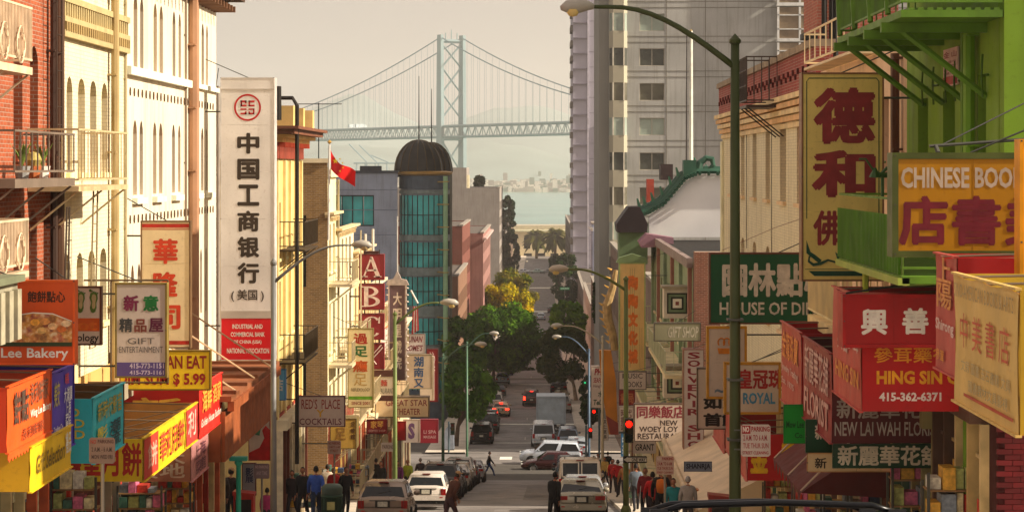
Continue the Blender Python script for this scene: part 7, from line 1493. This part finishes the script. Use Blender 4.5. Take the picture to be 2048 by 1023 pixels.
# ================================================================ people
SK = '#8a5a42'
def person(label, x, D, h=1.68, face=0, top='#222228', legs='#1c1e26', hair='#16110e', pose='stand', extra=None, lean=0, wide=1., skin=SK, on=.13):
    s = h/1.75; q = random.Random(int(x*100)+int(D)); st = {'walk': .3, 'stand': .04, 'stride': .42}[pose]; ar = {'walk': .22, 'stand': .05, 'stride': .3}[pose]; ln = lean
    J = {}
    J['pelvis'] = (0, 0, .95); J['waist'] = (0, .05*ln, 1.1); J['chest'] = (0, .35*ln, 1.32); J['neck'] = (0, .5*ln, 1.5); J['head0'] = (0, .56*ln+.01, 1.56)
    for n_, sg in (('l', -1), ('r', 1)):
        f = sg if pose != 'stand' else .4*sg
        J['hip'+n_] = (sg*.09, 0, .9); J['knee'+n_] = (sg*.1, st*.55*f+(.1 if pose != 'stand' and f < 0 else .03), .5); J['ank'+n_] = (sg*.1, st*f-(.04), .09+(.05 if pose != 'stand' and f < 0 else 0)); J['toe'+n_] = (sg*.115, st*f+.14, .04)
        J['sh'+n_] = (sg*.18*wide, .4*ln, 1.42); J['el'+n_] = (sg*.24*wide, .25*ln-ar*f*.6, 1.14); J['wr'+n_] = (sg*.23*wide, .2*ln-ar*f*.9+.1+.1*ln, .9); J['ha'+n_] = (sg*.225*wide, .22*ln-ar*f+.13+.1*ln, .82)
    names = list(J); idx = {n_: i for i, n_ in enumerate(names)}
    E_ = [('pelvis', 'waist'), ('waist', 'chest'), ('chest', 'neck'), ('neck', 'head0')]
    for n_ in 'lr': E_ += [('pelvis', 'hip'+n_), ('hip'+n_, 'knee'+n_), ('knee'+n_, 'ank'+n_), ('ank'+n_, 'toe'+n_), ('chest', 'sh'+n_), ('sh'+n_, 'el'+n_), ('el'+n_, 'wr'+n_), ('wr'+n_, 'ha'+n_)]
    rad = dict(pelvis=.155, waist=.14, chest=.165, neck=.062, head0=.06, hip=.095, knee=.062, ank=.042, toe=.035, sh=.07, el=.047, wr=.032, ha=.036)
    me = bpy.data.meshes.new('body'); me.from_pydata([Vector(J[n_])*s for n_ in names], [(idx[a], idx[b]) for a, b in E_], []); me.update()
    o = bpy.data.objects.new('body', me); C.objects.link(o)
    sk = o.modifiers.new('s', 'SKIN'); sk.use_smooth_shade = True; sub = o.modifiers.new('u', 'SUBSURF'); sub.levels = 1; sub.render_levels = 1
    for i, n_ in enumerate(names):
        k = n_ if n_ in rad else n_[:-1]; r_ = rad[k]*s; me.skin_vertices[0].data[i].radius = (r_*wide, r_*(.8 if k in ('chest', 'waist', 'pelvis') else 1))
    me.skin_vertices[0].data[0].use_root = True
    return dict(o=o, J=J, s=s, label=label, x=x, D=D, face=face, top=top, legs=legs, hair=hair, extra=extra, skin=skin, names=names, E=E_, on=on, lean=ln)
def finish_people(ps):
    bpy.context.view_layer.update(); dg = bpy.context.evaluated_depsgraph_get()
    for p in ps:
        o, J, s = p['o'], p['J'], p['s']; ev = o.evaluated_get(dg); em = bpy.data.meshes.new_from_object(ev)
        v = [vv.co.copy() for vv in em.vertices]; nr = [vv.normal.copy() for vv in em.vertices]; fs = [tuple(f.vertices) for f in em.polygons]
        bpy.data.objects.remove(o); bpy.data.meshes.remove(em)
        segs = [(a, b, Vector(J[a])*s, Vector(J[b])*s) for a, b in p['E']]
        def near(c_):
            best = None
            for a, b, A, B in segs:
                ab_ = B-A; t = max(0, min(1, (c_-A).dot(ab_)/ab_.length_squared)); d = (c_-(A+ab_*t)).length
                if best is None or d < best[0]: best = (d, a, b)
            return best[1], best[2]
        reg = []
        for f in fs:
            c_ = sum((v[i] for i in f), Vector())/len(f); a, b = near(c_)
            if b.startswith('toe'): reg.append('shoe')
            elif b.startswith(('knee', 'ank', 'hip')): reg.append('trousers')
            elif b in ('neck',) and c_.z > 1.5*s: reg.append('skin')
            elif b == 'head0' or b.startswith('ha'): reg.append('skin')
            elif b == 'waist' and c_.z < .9*s: reg.append('trousers')
            else: reg.append('jacket')
        t = thing('person', p['label'], 'person', (0, 0, 0), None, True)
        base = MB(); base.v = [tuple(x) for x in v]; base.f = fs; base.mi = [0]*len(fs)
        hd = Vector(J['head0'])*s+Vector((0, .02*s, .115*s)); hi = len(base.v)
        for i in range(9):
            th_ = math.pi*i/8
            for j in range(12):
                a = 2*math.pi*j/12; r_ = math.sin(th_); zz = math.cos(th_); k = 1-.18*max(0, -zz); nose = .018*s if (j == 3 and i == 4) else .01*s if (j == 3 and i == 5) else 0
                base.v.append((hd.x+.076*s*r_*math.cos(a)*k, hd.y+.095*s*r_*math.sin(a)*k+nose, hd.z+.118*s*zz))
        for i in range(8):
            for j in range(12): a, b = hi+i*12+j, hi+i*12+(j+1) % 12; base.f.append((a, a+12, b+12, b)); base.mi.append(0)
        for sg in (-1, 1): base.box(hd.x+sg*.074*s, hd.x+sg*.09*s, hd.y-.02*s, hd.y+.015*s, hd.z-.03*s, hd.z+.03*s)
        for n_, sg in (('l', -1), ('r', 1)):                         # fingers and thumb
            hp = Vector(J['ha'+n_])*s
            for k in range(4):
                l_ = (.075, .085, .08, .062)[k]*s; y_ = (k-1.5)*.018*s
                base.tube([hp+Vector((0, y_, -.01)), hp+Vector((0, y_, -.02-l_*.5)), hp+Vector((-sg*.02*s, y_+.01, -.02-l_))], [.0095*s, .009*s, .007*s], 5)
            base.tube([hp+Vector((0, .03*s, .02)), hp+Vector((-sg*.01, .052*s, -.02)), hp+Vector((-sg*.015, .05*s, -.055*s))], [.011*s, .01*s, .008*s], 5)
        b_ = base.mesh('body', mat(p['skin'], .6, 0, .08, 6), True); ob = bpy.data.objects.new('body', b_); C.objects.link(ob); ob.parent = t
        cols = dict(jacket=p['top'], trousers=p['legs'], shoe='#1a1512')
        for nm, off in (('jacket', .018), ('trousers', .012), ('shoe', .012)):
            ff = [f for f, r_ in zip(fs, reg) if r_ == nm]; used = sorted({i for f in ff for i in f}); mp = {u_: k for k, u_ in enumerate(used)}
            m2 = MB(); m2.v = [tuple(v[i]+nr[i]*off*s+Vector((0, 0, .006*math.sin(v[i].x*60+v[i].z*45)))) for i in used]; m2.f = [tuple(mp[i] for i in f) for f in ff]; m2.mi = [0]*len(ff)
            if nm == 'shoe' : m2.v = [(a, b, max(c_, .0)) for a, b, c_ in m2.v]
            oo = bpy.data.objects.new(nm, m2.mesh(nm, mat(cols[nm], .8, 0, .25, 8, .1), True)); C.objects.link(oo); oo.parent = t
        hr = MB(); n0 = 0
        for i in range(6):
            th_ = math.pi*i/8
            for j in range(12):
                a = 2*math.pi*j/12; front = math.sin(a) > .45
                r_ = math.sin(th_) if not (front and i > 2) else math.sin(math.pi*2/8)*.98; zz = math.cos(th_) if not (front and i > 2) else math.cos(math.pi*2/8)+.02
                hr.v.append((hd.x+.086*s*r_*math.cos(a), hd.y+.105*s*r_*math.sin(a)-.006*s, hd.z+.13*s*zz+.004*s))
        for i in range(5):
            for j in range(12): a, b = i*12+j, i*12+(j+1) % 12; hr.f.append((a, a+12, b+12, b)); hr.mi.append(0)
        ex = p['extra'] or ''
        oo = bpy.data.objects.new('hair', hr.mesh('hair', mat(p['hair'], .7, 0, .3, 20), True)); C.objects.link(oo); oo.parent = t
        for sg in (-1, 1):
            e_ = MB().lathe([(0, 0), (.008*s, 0)], (0, 0, 0), 6).mesh('eye', DARK); e2 = bpy.data.objects.new('eye', e_); C.objects.link(e2); e2.parent = t; e2.location = (hd.x+sg*.03*s, hd.y+.09*s, hd.z+.005*s); e2.rotation_euler.x = H
        mo = bpy.data.objects.new('mouth', MB().box(-.02*s, .02*s, 0, .004, 0, .007).mesh('mouth', mat('#6a3028', .6))); C.objects.link(mo); mo.parent = t; mo.location = (hd.x, hd.y+.086*s, hd.z-.055*s)
        if 'cap' in ex:
            cp = MB().lathe([(.09*s, -.0), (.094*s, .03*s), (.07*s, .085*s), (0, .11*s)], (hd.x, hd.y-.0, hd.z+.035*s), 12).box(hd.x-.06*s, hd.x+.06*s, hd.y+.06*s, hd.y+.17*s, hd.z+.03*s, hd.z+.045*s); oo = bpy.data.objects.new('cap', cp.mesh('cap', mat('#9c7a54', .8), True)); C.objects.link(oo); oo.parent = t
        if 'pack' in ex:
            c_ = Vector(J['chest'])*s; pk = MB().lathe([(0, -.24*s), (.13*s, -.2*s), (.155*s, 0), (.13*s, .16*s), (0, .2*s)], (0, 0, 0), 12); pk.v = [(a+c_.x, b*.6+c_.y-.2*s, d_+c_.z-.03) for a, b, d_ in pk.v]; oo = bpy.data.objects.new('backpack', pk.mesh('backpack', mat('#b8601c', .8), True)); C.objects.link(oo)
            oo['label'] = 'orange backpack worn on the back of the dark clad walker'; oo['category'] = 'backpack'; oo.location = (p['x'], p['D'], zg(p['D'])+p['on']); oo.rotation_euler.z = p['face']
        t.location = (p['x'], p['D'], zg(p['D'])+p['on']); t.rotation_euler.z = p['face']
def px(u, D): return Xo(u, D)
PL = [
 ('man in brown and black standing with back turned at the left corner', 440, 60, 1.72, .3, '#2a2220', '#1a1a20', '#1a1512', 'stand', None),
 ('man in a pale cap and dark jacket beside the turquoise post', 461, 61, 1.72, -.3, '#2e2420', '#1c1a1c', '#1a1512', 'stand', 'cap'),
 ('woman in dark coat walking left of the blue jacket group', 585, 71, 1.6, 2.9, '#2a2026', '#1c1c26', '#1a1512', 'walk', None),
 ('man in black jacket walking beside the blue jacket', 606, 70, 1.72, 3.0, '#15161b', '#15161c', '#15110e', 'walk', None),
 ('man in a bright blue jacket and jeans on the left pavement', 632, 69, 1.76, .1, '#2c4a94', '#1f2c44', '#15110e', 'walk', None),
 ('person in red jacket behind the green litter bin', 668, 74, 1.66, 2.8, '#a81c20', '#1c1a20', '#c9b8a0', 'stand', None),
 ('person in black right of the litter bin', 691, 73, 1.68, -2.6, '#131318', '#16161c', '#15110e', 'stand', None),
 ('white coated person behind the red jacket', 655, 78, 1.7, 0, '#b8a894', '#3a3436', '#20180f', 'stand', None),
 ('seated looking dark figure near the champagne car roof', 763, 92, 1.66, 2.7, '#1c1a1e', '#1a1a20', '#2a211a', 'stand', None),
 ('person in purple on the left pavement beyond the green pole', 796, 97, 1.62, 3.1, '#5a1c50', '#241c2c', '#1c1512', 'walk', None),
 ('person in yellow green jacket on the left pavement', 816, 99, 1.66, 2.9, '#8a9a24', '#2a2c30', '#7a5a34', 'walk', None),
 ('grey haired person in dark coat beyond the yellow green jacket', 841, 108, 1.64, .2, '#3a3438', '#22222a', '#8a8078', 'walk', None),
 ('man in dark jacket on the left pavement near the marquee', 752, 100, 1.7, 0, '#24221f', '#1c1c22', '#1a1512', 'stand', None),
 ('pedestrian in dark jacket and jeans striding over the crosswalk', 978, 145.5, 1.72, -1.4, '#1d1a1c', '#22335a', '#1a1512', 'stride', None),
 ('stooping man in brown jacket and tan cap stepping into the street', 899, 61, 1.6, -.9, '#4a2a20', '#4a3438', '#2a211a', 'walk', 'cap'),
 ('man in black suit jacket crossing by the silver saloon', 1107, 62, 1.6, -.5, '#141416', '#141418', '#15110e', 'walk', None),
 ('person in red coat on the right pavement', 1226, 104, 1.64, 3.0, '#98161c', '#2a1a1c', '#1a1512', 'walk', None),
 ('person in yellow and grey beyond the red coat', 1210, 118, 1.62, 2.8, '#a88a4a', '#2c2a30', '#1a1512', 'walk', None),
 ('small figure in bright red behind the yellow clothed one', 1236, 97, 1.66, .2, '#a01418', '#2a2228', '#1a1512', 'walk', None),
 ('person in grey blue sweater left of the parking sign post', 1272, 78, 1.72, .1, '#5a6470', '#24242c', '#1a1512', 'walk', None),
 ('brown haired person in dark red behind the grey blue sweater', 1291, 70, 1.7, 2.9, '#6a1418', '#1c1c22', '#3a2c20', 'stand', None),
 ('walker in black carrying a pack, right pavement', 1322, 61, 1.74, 0, '#141414', '#15161c', '#15110e', 'walk', 'pack'),
 ('woman in teal top facing us by the green striped door', 1347, 57.5, 1.45, 3.0, '#1f6f74', '#2a2a30', '#15110e', 'stand', None),
 ('grey haired person low at the kerb near the roof rack', 1376, 56, 1.5, 0, '#8a8480', '#3a383a', '#8f8a86', 'stand', None),
 ('couple member in black far by the last right signal', 1216, 138, 1.75, .1, '#111116', '#131318', '#15110e', 'walk', None),
 ('person in orange brown near the green news box', 1250, 89, 1.66, .3, '#8a5a34', '#2a2a30', '#2a1f18', 'walk', None),
 ('person in white shirt between the red coats on the right', 1196, 134, 1.68, 2.9, '#a8a49c', '#2a2c34', '#15110e', 'walk', None),
 ('person in dark green on the right pavement far group', 1206, 124, 1.68, .1, '#2c3a28', '#22242a', '#15110e', 'walk', None),
 ('pink jacketed child beside the grey lamp pole', 534, 56, 1.2, 0, '#a83a6a', '#3a3440', '#15110e', 'stand', None),
 ('person in red behind the parking sign post on the right', 1306, 64, 1.6, .2, '#a81c1e', '#2a2024', '#1a1512', 'walk', None),
]
finish_people([person(lb, Xo(u, D), D, h, f, tp, lg, hr, ps, ex, lean=(.55 if 'stooping' in lb else .18 if 'suit' in lb else .04)) for lb, u, D, h, f, tp, lg, hr, ps, ex in PL])
# planters and sheeted goods on the far kerb
D = 168
cv = thing('tarped_cart', 'cart under a pale grey tarpaulin at the far left corner', 'cart', (Xo(897, D), D, zg(D))); MB().prism([(Xo(886, D), zg(D)+.2), (Xo(908, D), zg(D)+.2), (Xo(907, D), zg(D)+1.6), (Xo(900, D), zg(D)+2.1), (Xo(890, D), zg(D)+1.7)], D, D+1.2).build('tarpaulin', mat('#7c8490', .8, 0, .3, 2), cv); MB().box(Xo(886, D), Xo(908, D), D, D+1.2, zg(D), zg(D)+.2).build('base', DARK, cv)
